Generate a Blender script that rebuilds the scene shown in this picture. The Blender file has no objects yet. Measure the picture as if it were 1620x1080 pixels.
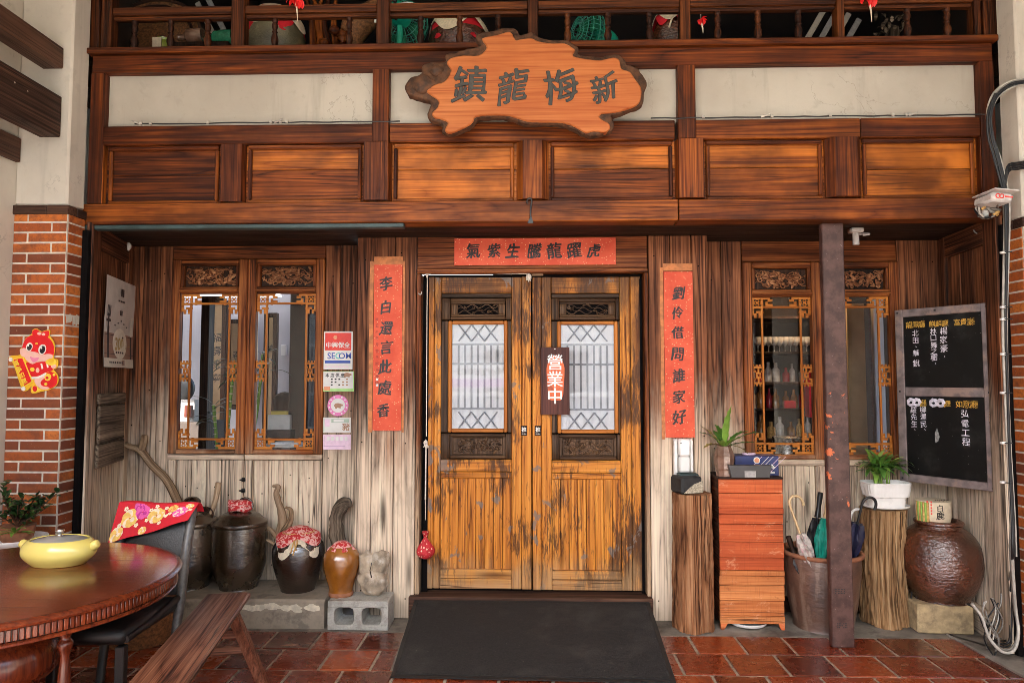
import bpy, math, random
from mathutils import Vector, Matrix
from math import sin, cos, pi, radians as rad
rnd = random.Random(7)
S = bpy.context.scene
COL = S.collection

# ---------------------------------------------------------------- camera, sky, sun, exposure
CAM = Vector((0.0, -4.5, 1.546)); YAW = rad(1.7); PITCH = rad(3.2); FPX = 1080.0
cd = bpy.data.cameras.new('camera'); cam = bpy.data.objects.new('camera', cd); COL.objects.link(cam)
cd.sensor_width = 36; cd.lens = 24.0; cd.clip_end = 300; cd.clip_start = 0.05
FW = Vector((-sin(YAW)*cos(PITCH), cos(YAW)*cos(PITCH), sin(PITCH)))
RT = Vector((cos(YAW), sin(YAW), 0)); UP = RT.cross(FW)
cam.matrix_world = Matrix(((RT.x, UP.x, -FW.x, CAM.x), (RT.y, UP.y, -FW.y, CAM.y), (RT.z, UP.z, -FW.z, CAM.z), (0, 0, 0, 1)))
S.camera = cam
SUN_EL, SUN_AZ = rad(48), rad(196)          # azimuth measured clockwise from +Y (north)
w = bpy.data.worlds.new('World'); S.world = w; w.use_nodes = True
wn = w.node_tree.nodes; wl = w.node_tree.links; wn.clear()
sky = wn.new('ShaderNodeTexSky'); sky.sky_type = 'NISHITA'; sky.sun_disc = False
sky.sun_elevation = SUN_EL; sky.sun_rotation = SUN_AZ; sky.air_density = 1.2; sky.dust_density = 3.0
bg = wn.new('ShaderNodeBackground'); bg.inputs[1].default_value = 0.15
wo = wn.new('ShaderNodeOutputWorld'); wl.new(sky.outputs[0], bg.inputs[0]); wl.new(bg.outputs[0], wo.inputs[0])
sd = bpy.data.lights.new('sun', 'SUN'); sd.energy = 5.0; sd.angle = rad(0.5); sd.color = (1, .95, .87)
so = bpy.data.objects.new('sun', sd); COL.objects.link(so)
sdir = Vector((sin(SUN_AZ)*cos(SUN_EL), cos(SUN_AZ)*cos(SUN_EL), sin(SUN_EL)))
so.rotation_euler = sdir.to_track_quat('Z', 'Y').to_euler(); so.location = (0, -10, 20)
S.view_settings.view_transform = 'Standard'; S.view_settings.look = 'None'
S.view_settings.exposure = 2.72; S.view_settings.gamma = 1.0
S.render.engine = 'CYCLES'
S.cycles.use_denoising = True; S.cycles.filter_width = 0.8
S.cycles.max_bounces = 10; S.cycles.diffuse_bounces = 6; S.cycles.transparent_max_bounces = 16
S.cycles.caustics_reflective = False; S.cycles.caustics_refractive = False
S.cycles.sample_clamp_indirect = 6.0

def ray(px, py):
    return (FW*FPX + RT*(px-810) + UP*(540-py))
def R(px, py, Y):
    d = ray(px, py); t = (Y-CAM.y)/d.y
    return CAM + d*t
def RX(px, py, Y): return R(px, py, Y).x
def RZ(px, py, Y): return R(px, py, Y).z
def RF(px, py, Z):                      # point on the horizontal plane at height Z
    d = ray(px, py); t = (Z-CAM.z)/d.z
    return CAM + d*t

# ---------------------------------------------------------------- mesh builder
ORG = {}
def frame(n):
    n = Vector(n).normalized(); a = Vector((0, 0, 1)) if abs(n.z) < .9 else Vector((1, 0, 0))
    u = a.cross(n).normalized(); return u, n.cross(u)
def cat(P, closed=False, k=4):
    P = [Vector(p) for p in P]; n = len(P); out = []
    rng = range(n) if closed else range(n-1)
    for i in rng:
        if closed: a, b, c, d = P[i-1], P[i], P[(i+1) % n], P[(i+2) % n]
        else: a, b, c, d = P[max(i-1, 0)], P[i], P[i+1], P[min(i+2, n-1)]
        for j in range(k):
            t = j/k
            out.append(.5*((2*b)+(c-a)*t+(2*a-5*b+4*c-d)*t*t+(3*b-a-3*c+d)*t**3))
    if not closed: out.append(P[-1])
    return out
class MB:
    def __init__(s): s.v = []; s.f = []; s.m = []; s.gc = []; s.tn = []
    def add(s, V, F, mat=0, gc=None, tone=None):
        o = len(s.v); t = rnd.random() if tone is None else tone
        s.v += [Vector(p) for p in V]; s.f += [[i+o for i in f] for f in F]
        s.m += [mat]*len(F) if isinstance(mat, int) else mat
        if gc is None:
            r = Vector((rnd.uniform(0, 50), rnd.uniform(0, 50), rnd.uniform(0, 50))); gc = [Vector(p)+r for p in V]
        s.gc += gc; s.tn += [t]*len(V)
        return s
    def box(s, x0, x1, y0, y1, z0, z1, g='z', b=.002, mat=0, tone=None, T=None, top=None):
        if x1 < x0: x0, x1 = x1, x0
        if y1 < y0: y0, y1 = y1, y0
        if z1 < z0: z0, z1 = z1, z0
        b = min(b, (x1-x0)*.3, (y1-y0)*.3, (z1-z0)*.3)
        lo = (x0, y0, z0); hi = (x1, y1, z1); V = []; idx = {}
        for sx in (0, 1):
            for sy in (0, 1):
                for sz in (0, 1):
                    sg = (sx, sy, sz)
                    for a in range(3):
                        p = [hi[k] if sg[k] else lo[k] for k in range(3)]
                        for k in range(3):
                            if k != a: p[k] += -b if sg[k] else b
                        idx[sg+(a,)] = len(V); V.append(Vector(p))
        F = []
        def q(*k): F.append([idx[i] for i in k])
        for a in range(3):
            i, j = (a+1) % 3, (a+2) % 3
            for sa in (0, 1):
                def c(si, sj):
                    g3 = [0, 0, 0]; g3[a] = sa; g3[i] = si; g3[j] = sj; return tuple(g3)+(a,)
                k = [c(0, 0), c(1, 0), c(1, 1), c(0, 1)]
                q(*(k if sa else k[::-1]))
            for si in (0, 1):
                for sj in (0, 1):       # edges along a
                    def e(sa, f):
                        g3 = [0, 0, 0]; g3[a] = sa; g3[i] = si; g3[j] = sj; return tuple(g3)+(f,)
                    k = [e(0, i), e(1, i), e(1, j), e(0, j)]
                    q(*(k[::-1] if (si ^ sj) == 0 else k))
        for sx in (0, 1):
            for sy in (0, 1):
                for sz in (0, 1):
                    k = [(sx, sy, sz, 0), (sx, sy, sz, 1), (sx, sy, sz, 2)]
                    q(*(k if (sx+sy+sz) % 2 else k[::-1]))
        if top:                          # scale the upper end (taper)
            cx, cy = (x0+x1)/2, (y0+y1)/2
            for p in V:
                k = (p.z-z0)/(z1-z0); f = 1+(top-1)*k
                p.x = cx+(p.x-cx)*f; p.y = cy+(p.y-cy)*f
        ax = 'xyz'.index(g); r = [rnd.uniform(0, 60) for _ in range(3)]
        gc = [Vector((p[ax]+r[0], p[(ax+1) % 3]+r[1], p[(ax+2) % 3]+r[2])) for p in V]
        if T is not None:
            V = [T @ p for p in V]
            if T.determinant() < 0: F = [f[::-1] for f in F]
        return s.add(V, F, mat, gc, tone)
    def lathe(s, prof, c, seg=32, mat=0, tone=None, smooth=2, axis=None, sx=1, sy=1, wob=0, capb=True, capt=True):
        P = [Vector((r, z, 0)) for r, z in prof]
        if smooth > 1: P = cat(P, False, smooth)
        c = Vector(c); V = []; F = []; gc = []; r0 = rnd.uniform(0, 50)
        if axis is None: u, v, n = Vector((1, 0, 0)), Vector((0, 1, 0)), Vector((0, 0, 1))
        else: n = Vector(axis).normalized(); u, v = frame(n)
        for i, p in enumerate(P):
            for j in range(seg):
                a = 2*pi*j/seg; rr = max(p.x, 1e-4)*(1+wob*(sin(3*a+i*.4+r0)+.6*sin(5*a-i*.3+r0)))
                V.append(c+u*(cos(a)*rr*sx)+v*(sin(a)*rr*sy)+n*p.y)
                gc.append(Vector((p.y+r0, cos(a)*p.x+r0, sin(a)*p.x)))
        m = len(P)
        for i in range(m-1):
            for j in range(seg):
                k = (j+1) % seg; F.append([i*seg+j, i*seg+k, (i+1)*seg+k, (i+1)*seg+j])
        if capb: F.append([j for j in range(seg)][::-1])
        if capt: F.append([(m-1)*seg+j for j in range(seg)])
        return s.add(V, F, mat, gc, tone)
    def tube(s, pts, rr, seg=8, mat=0, tone=None, k=1, cap=True, flat=1):
        P = [Vector(p) for p in pts]; n0 = len(P)
        rl = list(rr) if hasattr(rr, '__len__') else [rr]*n0
        if k > 1:
            P4 = cat([Vector(p) for p in P], False, k); rl = [rl[min(i//k, n0-1)]*(1-(i % k)/k)+rl[min(i//k+1, n0-1)]*((i % k)/k) for i in range(len(P4))]; P = P4
        V = []; F = []; gc = []; r0 = rnd.uniform(0, 50); L = 0; u = None
        for i, p in enumerate(P):
            t = (P[min(i+1, len(P)-1)]-P[max(i-1, 0)])
            t = t.normalized() if t.length > 1e-9 else Vector((0, 0, 1))
            if u is None: u, v = frame(t)
            else:
                u = (u-t*u.dot(t)); u = u.normalized() if u.length > 1e-6 else frame(t)[0]; v = t.cross(u)
            if i: L += (p-P[i-1]).length
            for j in range(seg):
                a = 2*pi*j/seg; V.append(p+u*(cos(a)*rl[i])+v*(sin(a)*rl[i]*flat)); gc.append(Vector((L+r0, cos(a)*rl[i]+r0, sin(a)*rl[i])))
        for i in range(len(P)-1):
            for j in range(seg):
                q = (j+1) % seg; F.append([i*seg+j, i*seg+q, (i+1)*seg+q, (i+1)*seg+j])
        if cap: F.append(list(range(seg))[::-1]); F.append([(len(P)-1)*seg+j for j in range(seg)])
        return s.add(V, F, mat, gc, tone)
    def blob(s, c, r, rot=None, seg=12, rings=7, mat=0, tone=None, noise=0):
        c = Vector(c); V = []; F = []; r = (r,)*3 if not hasattr(r, '__len__') else r; ph = rnd.uniform(0, 9)
        for i in range(rings+1):
            t = pi*i/rings
            for j in range(seg):
                a = 2*pi*j/seg; d = Vector((sin(t)*cos(a), sin(t)*sin(a), cos(t)))
                k = 1+noise*(sin(d.x*4+ph)*sin(d.y*5+ph*2)+.6*sin(d.z*7+d.x*6+ph))
                p = Vector((d.x*r[0]*k, d.y*r[1]*k, d.z*r[2]*k))
                if rot is not None: p = rot @ p
                V.append(c+p)
        for i in range(rings):
            for j in range(seg):
                q = (j+1) % seg; F.append([i*seg+j, (i+1)*seg+j, (i+1)*seg+q, i*seg+q])
        return s.add(V, F, mat, None, tone)
    def prism(s, poly, O, u, v, depth, mat=0, bev=0, tone=None, g=0, inset=None):
        """poly of (a,b) in the u,v frame; front face at O, body runs back along -(u x v) by depth."""
        O = Vector(O); u = Vector(u); v = Vector(v); n = u.cross(v).normalized(); m = len(poly)
        area = sum(poly[i-1][0]*poly[i][1]-poly[i][0]*poly[i-1][1] for i in range(m))
        if area < 0: poly = poly[::-1]
        V = []; F = []
        def off(d):
            out = []
            for i in range(m):
                a = Vector(poly[i-1][:2]); b = Vector(poly[i][:2]); c = Vector(poly[(i+1) % m][:2])
                t = (c-a); t = t.normalized() if t.length > 1e-9 else Vector((1, 0)); out.append(b+Vector((-t.y, t.x))*d)
            return out
        rings = [(off(bev), 0), (off(0), -bev), (off(0), -depth)] if bev else [(off(0), 0), (off(0), -depth)]
        for pl, dz in rings:
            V += [O+u*p[0]+v*p[1]+n*dz for p in pl]
        F.append(list(range(m)))
        for k in range(len(rings)-1):
            for i in range(m):
                j = (i+1) % m; F.append([k*m+i, (k+1)*m+i, (k+1)*m+j, k*m+j])
        F.append([(len(rings)-1)*m+i for i in range(m)][::-1])
        r = [rnd.uniform(0, 50) for _ in range(3)]
        gc = []
        for p in V:
            q = p-O; a, b, d = q.dot(u), q.dot(v), q.dot(n)
            gc.append(Vector((a+r[0], b+r[1], d+r[2])) if g == 0 else Vector((b+r[0], a+r[1], d+r[2])))
        return s.add(V, F, mat, gc, tone)
    def sheet(s, fn, nu, nv, mat=0, thick=0, tone=None, flip=False):
        """fn(u,v)->point, u,v in 0..1; optional thickness along the normal (backwards)."""
        G = [[Vector(fn(i/nu, j/nv)) for j in range(nv+1)] for i in range(nu+1)]
        V = [p for row in G for p in row]; F = []
        def id(i, j, k=0): return k*(nu+1)*(nv+1)+i*(nv+1)+j
        for i in range(nu):
            for j in range(nv): F.append([id(i, j), id(i+1, j), id(i+1, j+1), id(i, j+1)])
        if thick:
            for i in range(nu+1):
                for j in range(nv+1):
                    du = G[min(i+1, nu)][j]-G[max(i-1, 0)][j]; dv = G[i][min(j+1, nv)]-G[i][max(j-1, 0)]
                    n = du.cross(dv); n = n.normalized() if n.length > 1e-12 else Vector((0, 0, 1)); V.append(G[i][j]-n*thick)
            for i in range(nu):
                for j in range(nv): F.append([id(i, j, 1), id(i, j+1, 1), id(i+1, j+1, 1), id(i+1, j, 1)])
            for i in range(nu):
                F.append([id(i, 0), id(i, 0, 1), id(i+1, 0, 1), id(i+1, 0)]); F.append([id(i, nv), id(i+1, nv), id(i+1, nv, 1), id(i, nv, 1)])
            for j in range(nv):
                F.append([id(0, j), id(0, j+1), id(0, j+1, 1), id(0, j, 1)]); F.append([id(nu, j), id(nu, j, 1), id(nu, j+1, 1), id(nu, j+1)])
        if flip: F = [f[::-1] for f in F]
        r = [rnd.uniform(0, 50) for _ in range(2)]
        gc = [Vector((p.z+r[0], p.x+r[1], p.y)) for p in V]
        return s.add(V, F, mat, gc, tone)
    def build(s, name, mats, parent=None, smooth=None, **props):
        if not hasattr(mats, '__len__'): mats = [mats]
        me = bpy.data.meshes.new(name)
        xs = [p.x for p in s.v]; ys = [p.y for p in s.v]; zs = [p.z for p in s.v]
        org = Vector(((min(xs)+max(xs))/2, (min(ys)+max(ys))/2, min(zs) if parent is None else (min(zs)+max(zs))/2))
        me.from_pydata([p-org for p in s.v], [], s.f)
        for m in mats: me.materials.append(m)
        me.polygons.foreach_set('material_index', s.m)
        a = me.attributes.new('gc', 'FLOAT_VECTOR', 'POINT'); a.data.foreach_set('vector', [c for p in s.gc for c in p])
        a = me.attributes.new('tone', 'FLOAT', 'POINT'); a.data.foreach_set('value', s.tn)
        if smooth:
            me.polygons.foreach_set('use_smooth', [True]*len(me.polygons)); me.set_sharp_from_angle(angle=rad(smooth))
        me.update()
        o = bpy.data.objects.new(name, me); COL.objects.link(o); ORG[o.name] = org
        if parent is not None: o.parent = parent; o.location = org-ORG[parent.name]
        else: o.location = org
        for k, val in props.items(): o[k] = val
        return o
def thing(name, loc, label, cat_, group=None):
    o = bpy.data.objects.new(name, None); COL.objects.link(o); o.location = loc; o.empty_display_size = .1
    ORG[o.name] = Vector(loc); o['label'] = label; o['category'] = cat_
    if group: o['group'] = group
    return o
def empty(name, loc, parent):
    o = bpy.data.objects.new(name, None); COL.objects.link(o); ORG[o.name] = Vector(loc); o.parent = parent; o.location = Vector(loc)-ORG[parent.name]; o.empty_display_size = .05
    return o
def tag(o, label, cat_, group=None):
    o['label'] = label; o['category'] = cat_
    if group: o['group'] = group
    return o
def dup(o, delta, parent=None, rz=0, label=None):
    kids = [c for c in S.objects if c.parent == o]
    c = o.copy(); COL.objects.link(c); ORG[c.name] = ORG[o.name]+Vector(delta)
    if parent is not None: c.parent = parent; c.location = ORG[c.name]-ORG[parent.name]
    elif o.parent is None: c.location = o.location+Vector(delta)
    if rz: c.rotation_euler.z = rz
    if label: c['label'] = label
    for k in kids:
        d = k.copy(); COL.objects.link(d); d.parent = c
        ORG[d.name] = ORG[k.name]+Vector(delta)
        for kk in [x for x in S.objects if x.parent == k]:
            e = kk.copy(); COL.objects.link(e); e.parent = d; ORG[e.name] = ORG[kk.name]+Vector(delta)
    return c

# ---------------------------------------------------------------- writing
_g = {}
def glyph(ch, off):
    k = (ch, off)
    if k not in _g:
        c = bpy.data.curves.new('glyph', 'FONT'); c.body = ch; c.offset = off; c.resolution_u = 4
        o = bpy.data.objects.new('glyph', c); COL.objects.link(o)
        me = bpy.data.meshes.new_from_object(o.evaluated_get(bpy.context.evaluated_depsgraph_get()))
        V = [(v.co.x, v.co.y) for v in me.vertices]; F = [list(p.vertices) for p in me.polygons]
        bpy.data.objects.remove(o); bpy.data.curves.remove(c); bpy.data.meshes.remove(me)
        if V:
            cx = (min(p[0] for p in V)+max(p[0] for p in V))/2; cy = (min(p[1] for p in V)+max(p[1] for p in V))/2
            V = [(x-cx, y-cy) for x, y in V]
            F = [f if sum(V[f[i-1]][0]*V[f[i]][1]-V[f[i]][0]*V[f[i-1]][1] for i in range(len(f))) > 0 else f[::-1] for f in F]
        _g[k] = (V, F)
    return _g[k]
def write(mb, s, O, u, v, size, step, mat=0, off=.0, jit=0, lift=.001, sx=1, seed=1, slant=0, fn=None):
    """One glyph per entry of s, the i-th centred on O + step*i (step in the u,v frame)."""
    O = Vector(O); u = Vector(u).normalized(); v = Vector(v).normalized(); n = u.cross(v); rr = random.Random(seed)
    for i, ch in enumerate(s):
        if ch == ' ': continue
        V, F = glyph(ch, 0.0); ph = rr.uniform(0, 6); a = rr.uniform(-1, 1)*.09*jit; k = 1+rr.uniform(-.1, .1)*jit
        ox, oy = step[0]*i+rr.uniform(-.04, .04)*jit*size, step[1]*i
        P = []
        for x, y in V:
            x2 = x+.035*jit*sin(6*y+ph)+slant*y; y2 = y+.03*jit*sin(5*x+ph*2)+.10*jit*x
            x3 = x2*cos(a)-y2*sin(a); y3 = x2*sin(a)+y2*cos(a)
            p = (ox+x3*size*k*sx, oy+y3*size*k)
            P.append(O+u*p[0]+v*p[1]+n*lift if fn is None else fn(*p))
        if off < .004: mb.add(P, F, mat); continue
        for d in range(7):                       # a slanted nib: thick and thin strokes
            k2 = (d-3)/3*1.45 if d < 6 else 0; s_ = (u*.80*k2-v*.55*k2)*(off*size)+(u*.3+v*.5)*(off*size*(.6 if d % 2 else -.6))+n*(.00006*d); mb.add([p+s_ for p in P], F, mat)
def line_text(mb, s, O, u, v, size, mat=0, off=0, lift=.001, align=0, slant=0, sx=1):
    """A run of Latin text on one line, centred (align 0) or starting at O (align 1)."""
    c = bpy.data.curves.new('line', 'FONT'); c.body = s; c.offset = off; c.resolution_u = 3; c.shear = slant
    o = bpy.data.objects.new('line', c); COL.objects.link(o)
    me = bpy.data.meshes.new_from_object(o.evaluated_get(bpy.context.evaluated_depsgraph_get()))
    V = [(q.co.x, q.co.y) for q in me.vertices]; F = [list(p.vertices) for p in me.polygons]
    bpy.data.objects.remove(o); bpy.data.curves.remove(c); bpy.data.meshes.remove(me)
    x0 = min(p[0] for p in V); x1 = max(p[0] for p in V); y0 = min(p[1] for p in V); y1 = max(p[1] for p in V)
    O = Vector(O); u = Vector(u).normalized(); v = Vector(v).normalized(); n = u.cross(v)
    cx = x0 if align else (x0+x1)/2; cy = (y0+y1)/2
    F = [f if sum(V[f[i-1]][0]*V[f[i]][1]-V[f[i]][0]*V[f[i-1]][1] for i in range(len(f))) > 0 else f[::-1] for f in F]
    mb.add([O+u*((x-cx)*size*sx)+v*((y-cy)*size)+n*lift for x, y in V], F, mat)
    return (x1-x0)*size*sx

# ---------------------------------------------------------------- materials
class NT:
    def __init__(s, name):
        s.m = bpy.data.materials.new(name); s.m.use_nodes = True; s.t = s.m.node_tree; s.N = s.t.nodes; s.L = s.t.links
        s.b = s.N['Principled BSDF']; s.o = s.N['Material Output']
    def put(s, sock, val):
        if isinstance(val, bpy.types.NodeSocket): s.L.new(val, sock)
        elif hasattr(val, '__len__') and len(val) == 3 and sock.type == 'RGBA': sock.default_value = (*val, 1)
        else: sock.default_value = val
    def attr(s, n, out='Vector'):
        a = s.N.new('ShaderNodeAttribute'); a.attribute_name = n; return a.outputs[out]
    def pos(s): return s.N.new('ShaderNodeNewGeometry').outputs['Position']
    def sep(s, v):
        a = s.N.new('ShaderNodeSeparateXYZ'); s.L.new(v, a.inputs[0]); return a.outputs
    def vmul(s, v, k):
        a = s.N.new('ShaderNodeVectorMath'); a.operation = 'MULTIPLY'; s.L.new(v, a.inputs[0]); a.inputs[1].default_value = k; return a.outputs[0]
    def vadd(s, v, k):
        a = s.N.new('ShaderNodeVectorMath'); a.operation = 'ADD'; s.L.new(v, a.inputs[0]); s.put(a.inputs[1], k); return a.outputs[0]
    def noise(s, v, sc=1, det=4, ro=.55, dist=0, col=False):
        a = s.N.new('ShaderNodeTexNoise'); s.L.new(v, a.inputs['Vector']); a.inputs['Scale'].default_value = sc; a.inputs['Detail'].default_value = det
        a.inputs['Roughness'].default_value = ro; a.inputs['Distortion'].default_value = dist; return a.outputs[1 if col else 0]
    def vor(s, v, sc=1, feat='F1', rnd_=1.0):
        a = s.N.new('ShaderNodeTexVoronoi'); a.feature = feat; s.L.new(v, a.inputs['Vector']); a.inputs['Scale'].default_value = sc; a.inputs['Randomness'].default_value = rnd_; return a.outputs
    def math(s, op, a, b=0.0, clamp=False):
        n = s.N.new('ShaderNodeMath'); n.operation = op; n.use_clamp = clamp; s.put(n.inputs[0], a); s.put(n.inputs[1], b); return n.outputs[0]
    def mr(s, x, a, b, c=0.0, d=1.0, smooth=True):
        n = s.N.new('ShaderNodeMapRange'); n.interpolation_type = 'SMOOTHSTEP' if smooth else 'LINEAR'; s.put(n.inputs[0], x)
        for i, q in enumerate((a, b, c, d)): n.inputs[i+1].default_value = q
        return n.outputs[0]
    def ramp(s, f, stops):
        n = s.N.new('ShaderNodeValToRGB'); s.L.new(f, n.inputs[0]); e = n.color_ramp.elements
        while len(e) < len(stops): e.new(.5)
        for i, (p, c) in enumerate(stops): e[i].position = p; e[i].color = (*c, 1)
        return n.outputs[0]
    def mix(s, f, a, b, mode='MIX'):
        n = s.N.new('ShaderNodeMix'); n.data_type = 'RGBA'; n.blend_type = mode; s.put(n.inputs[0], f); s.put(n.inputs[6], a); s.put(n.inputs[7], b); return n.outputs[2]
    def bump(s, h, st=.3, dist=.01):
        n = s.N.new('ShaderNodeBump'); n.inputs['Strength'].default_value = st; n.inputs['Distance'].default_value = dist; s.L.new(h, n.inputs['Height']); s.L.new(n.outputs[0], s.b.inputs['Normal'])
    def fin(s, col=None, rough=None, **kw):
        if col is not None: s.put(s.b.inputs['Base Color'], col)
        if rough is not None: s.put(s.b.inputs['Roughness'], rough)
        for k, v in kw.items(): s.put(s.b.inputs[k.replace('_', ' ')], v)
        return s.m
def wood(name, dark, mid, lite, weather=None, rough=.6, bump=.35, knots=.8, coat=0, ringw=.22, tonew=.45, crack=.8, gs=1.0, extra=None, con=1.0, blotw=.55):
    t = NT(name); gc = t.attr('gc'); tone = t.attr('tone', 'Fac')
    grain = t.noise(t.vmul(gc, (.4*gs, 30*gs, 30*gs)), 1, 8, .75, .25)
    fib = t.noise(t.vmul(gc, (.9*gs, 78*gs, 78*gs)), 1, 4, .75)
    fig = t.noise(t.vmul(gc, (.22*gs, 4.5*gs, 4.5*gs)), 1, 2, .5, .3)
    ring = t.math('SUBTRACT', t.math('MULTIPLY', t.math('POWER', t.math('ABSOLUTE', t.math('SINE', t.math('MULTIPLY', fig, 55.0))), .55), 2.0), 1.25)
    f = t.math('ADD', t.math('MULTIPLY', t.math('SUBTRACT', grain, .5), .9*con), .5)
    f = t.math('ADD', f, t.math('MULTIPLY', t.math('SUBTRACT', fib, .5), 2.1*con))
    f = t.math('ADD', f, t.math('MULTIPLY', ring, ringw*.85*con))
    f = t.math('ADD', f, t.math('MULTIPLY', t.math('SUBTRACT', tone, .5), tonew), True)
    c = t.ramp(f, [(.12, dark), (.48, mid), (.92, lite)])
    P = t.pos(); blot = t.noise(P, 2.3, 4, .6)
    c = t.mix(t.mr(t.noise(t.vmul(gc, (1.3, 4, 4)), 1, 4, .6), .36, .6, blotw*.8, 0), c, tuple(k*1.3 for k in dark)); c = t.mix(t.mr(blot, .35, .62, blotw*.6, 0), c, dark)
    if weather:
        wc, z0, z1 = weather
        z = t.sep(P)[2]
        zz = t.math('ADD', z, t.math('MULTIPLY', t.math('SUBTRACT', t.noise(t.vmul(P, (6, 6, 1.6)), 1, 5, .65), .5), 1.1))
        zz = t.math('ADD', zz, t.math('MULTIPLY', t.math('SUBTRACT', grain, .5), .7))
        wf = t.mr(zz, z0, z1, .93, 0)
        wcol = t.ramp(f, [(.06, tuple(k*.2 for k in wc)), (.3, tuple(k*.62 for k in wc)), (.62, tuple(k*1.0 for k in wc)), (.95, tuple(min(k*1.18, .84) for k in wc))])
        wcol = t.mix(t.mr(t.noise(t.vmul(P, (7, 7, 2.2)), 1, 5, .7), .5, .7, 0, .6), wcol, tuple(k*.42 for k in wc))
        wcol = t.mix(t.mr(z, .0, .28, .55, 0), wcol, tuple(k*.5 for k in wc))
        c = t.mix(wf, c, wcol)
    if extra: c = extra(t, c, P, grain, fib)
    vk = t.vor(t.vmul(gc, (1.0, 6.5, 6.5)), 1)
    kn = t.math('MULTIPLY', t.mr(vk['Distance'], .03, .2, 1, 0), t.mr(t.sep(vk['Color'])[0], .42, .47, 0, knots))
    c = t.mix(kn, c, tuple(k*.45 for k in dark))
    cn = t.noise(t.vmul(gc, (.45, 30, 30)), 1, 2, .5, .15)
    ck = t.math('MULTIPLY', t.mr(t.math('ABSOLUTE', t.math('SUBTRACT', cn, .5)), .004, .02, 1, 0), t.mr(t.noise(t.vmul(gc, (1, 6, 6)), 1, 1), .45, .6, 0, crack))
    c = t.mix(ck, c, tuple(k*.3 for k in dark))
    h = t.math('SUBTRACT', t.math('ADD', t.math('MULTIPLY', grain, .6), t.math('MULTIPLY', fib, .5)), t.math('MULTIPLY', ck, 1.2))
    t.bump(h, bump, .006)
    r = t.mr(f, 0, 1, rough+.12, rough-.12, False)
    return t.fin(c, r, Coat_Weight=coat, Coat_Roughness=.25, Specular_IOR_Level=.22)
def plain(name, col, rough=.5, var=.25, sc=12, bump=0, bsc=60, metal=0, spec=.5, coat=0, dirt=None, dsc=3, dlo=.5, dhi=.65, damt=.7):
    t = NT(name); P = t.pos(); n = t.noise(P, sc, 4, .6)
    c = t.mix(t.mr(n, .3, .7), tuple(k*(1-var) for k in col), tuple(min(k*(1+var), .95) for k in col))
    if dirt: c = t.mix(t.mr(t.noise(P, dsc, 5, .65), dlo, dhi, 0, damt), c, dirt)
    if bump: t.bump(t.noise(P, bsc, 4, .6), bump, .004)
    return t.fin(c, t.mr(n, .2, .8, max(rough-.07, .02), min(rough+.07, 1)), Metallic=metal, Specular_IOR_Level=spec, Coat_Weight=coat, Coat_Roughness=.1)
M = {}
M['wood_up'] = wood('red_stained_timber', (.02, .004, .0013), (.14, .029, .005), (.42, .115, .016), rough=.5, tonew=.6, con=.62, ringw=.3, blotw=.8, crack=.6)
M['wood_loft'] = wood('dark_loft_timber', (.009, .003, .0015), (.055, .013, .0035), (.18, .05, .011), rough=.55)
M['wood_panel'] = wood('orange_panel_timber', (.028, .006, .002), (.23, .054, .008), (.58, .17, .022), rough=.5, tonew=.75, ringw=.34, con=.6, blotw=.85, crack=.6)
M['wood_board'] = wood('old_wall_boards', (.014, .005, .0028), (.155, .05, .02), (.38, .145, .06), weather=((.8, .64, .48), .7, 1.65), rough=.65, ringw=.25)
M['wood_frame'] = wood('window_frame_timber', (.026, .007, .002), (.21, .052, .012), (.48, .16, .04), weather=((.62, .43, .27), .45, 1.25), rough=.55)
M['wood_dark'] = wood('blackened_timber', (.008, .004, .002), (.028, .011, .006), (.07, .03, .014), rough=.6)
M['wood_joist'] = wood('brown_joist_timber', (.022, .011, .008), (.07, .032, .02), (.13, .065, .04), rough=.6)
M['wood_grey'] = wood('grey_driftwood', (.03, .022, .016), (.16, .115, .08), (.36, .28, .2), rough=.8)
M['wood_pale'] = wood('pale_stick', (.1, .06, .035), (.32, .21, .12), (.55, .4, .26), rough=.75)
M['fret'] = wood('orange_fretwork', (.22, .06, .01), (.5, .165, .026), (.66, .26, .05), rough=.5, knots=0, crack=.2, bump=.12)
M['slab'] = wood('orange_slab', (.3, .07, .018), (.44, .135, .038), (.54, .185, .06), rough=.42, knots=.25, crack=.15, bump=.08, tonew=0)
M['bark'] = plain('bark_edge', (.075, .03, .012), .75, .6, 25, 1.0, 40)
M['wood_bench'] = wood('worn_bench_timber', (.035, .012, .007), (.17, .06, .032), (.34, .16, .09), rough=.45, tonew=.3)
M['log'] = wood('brown_log', (.05, .018, .008), (.33, .135, .055), (.56, .3, .15), rough=.85, bump=1.0, gs=.6, con=1.2)
M['log2'] = wood('tan_log', (.07, .034, .015), (.4, .22, .095), (.64, .42, .22), rough=.85, bump=1.0, gs=.7, knots=.1, con=1.2)
def crate_extra(t, c, P, grain, fib):
    saw = t.noise(t.vmul(P, (170, 170, 5)), 1, 3, .7); c = t.mix(t.mr(saw, .55, .7, 0, .35), c, (.16, .04, .015))
    w_ = t.noise(t.vmul(P, (7, 7, 11)), 1, 6, .75, .5); c = t.mix(t.mr(w_, .56, .68, 0, .5), c, (.8, .42, .24)); c = t.mix(t.mr(w_, .3, .42, .5, 0), c, (.2, .035, .015))
    return c
M['wood_crate_low'] = wood('bare_crate_timber', (.16, .04, .013), (.5, .145, .042), (.7, .28, .095), rough=.65, tonew=.6, con=.75, knots=.95, blotw=.3, extra=crate_extra)
M['wood_crate'] = wood('red_orange_crate_timber', (.22, .035, .012), (.58, .115, .035), (.76, .23, .08), rough=.6, tonew=.7, gs=.8, crack=.6, con=.55, blotw=.4, extra=crate_extra)
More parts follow.
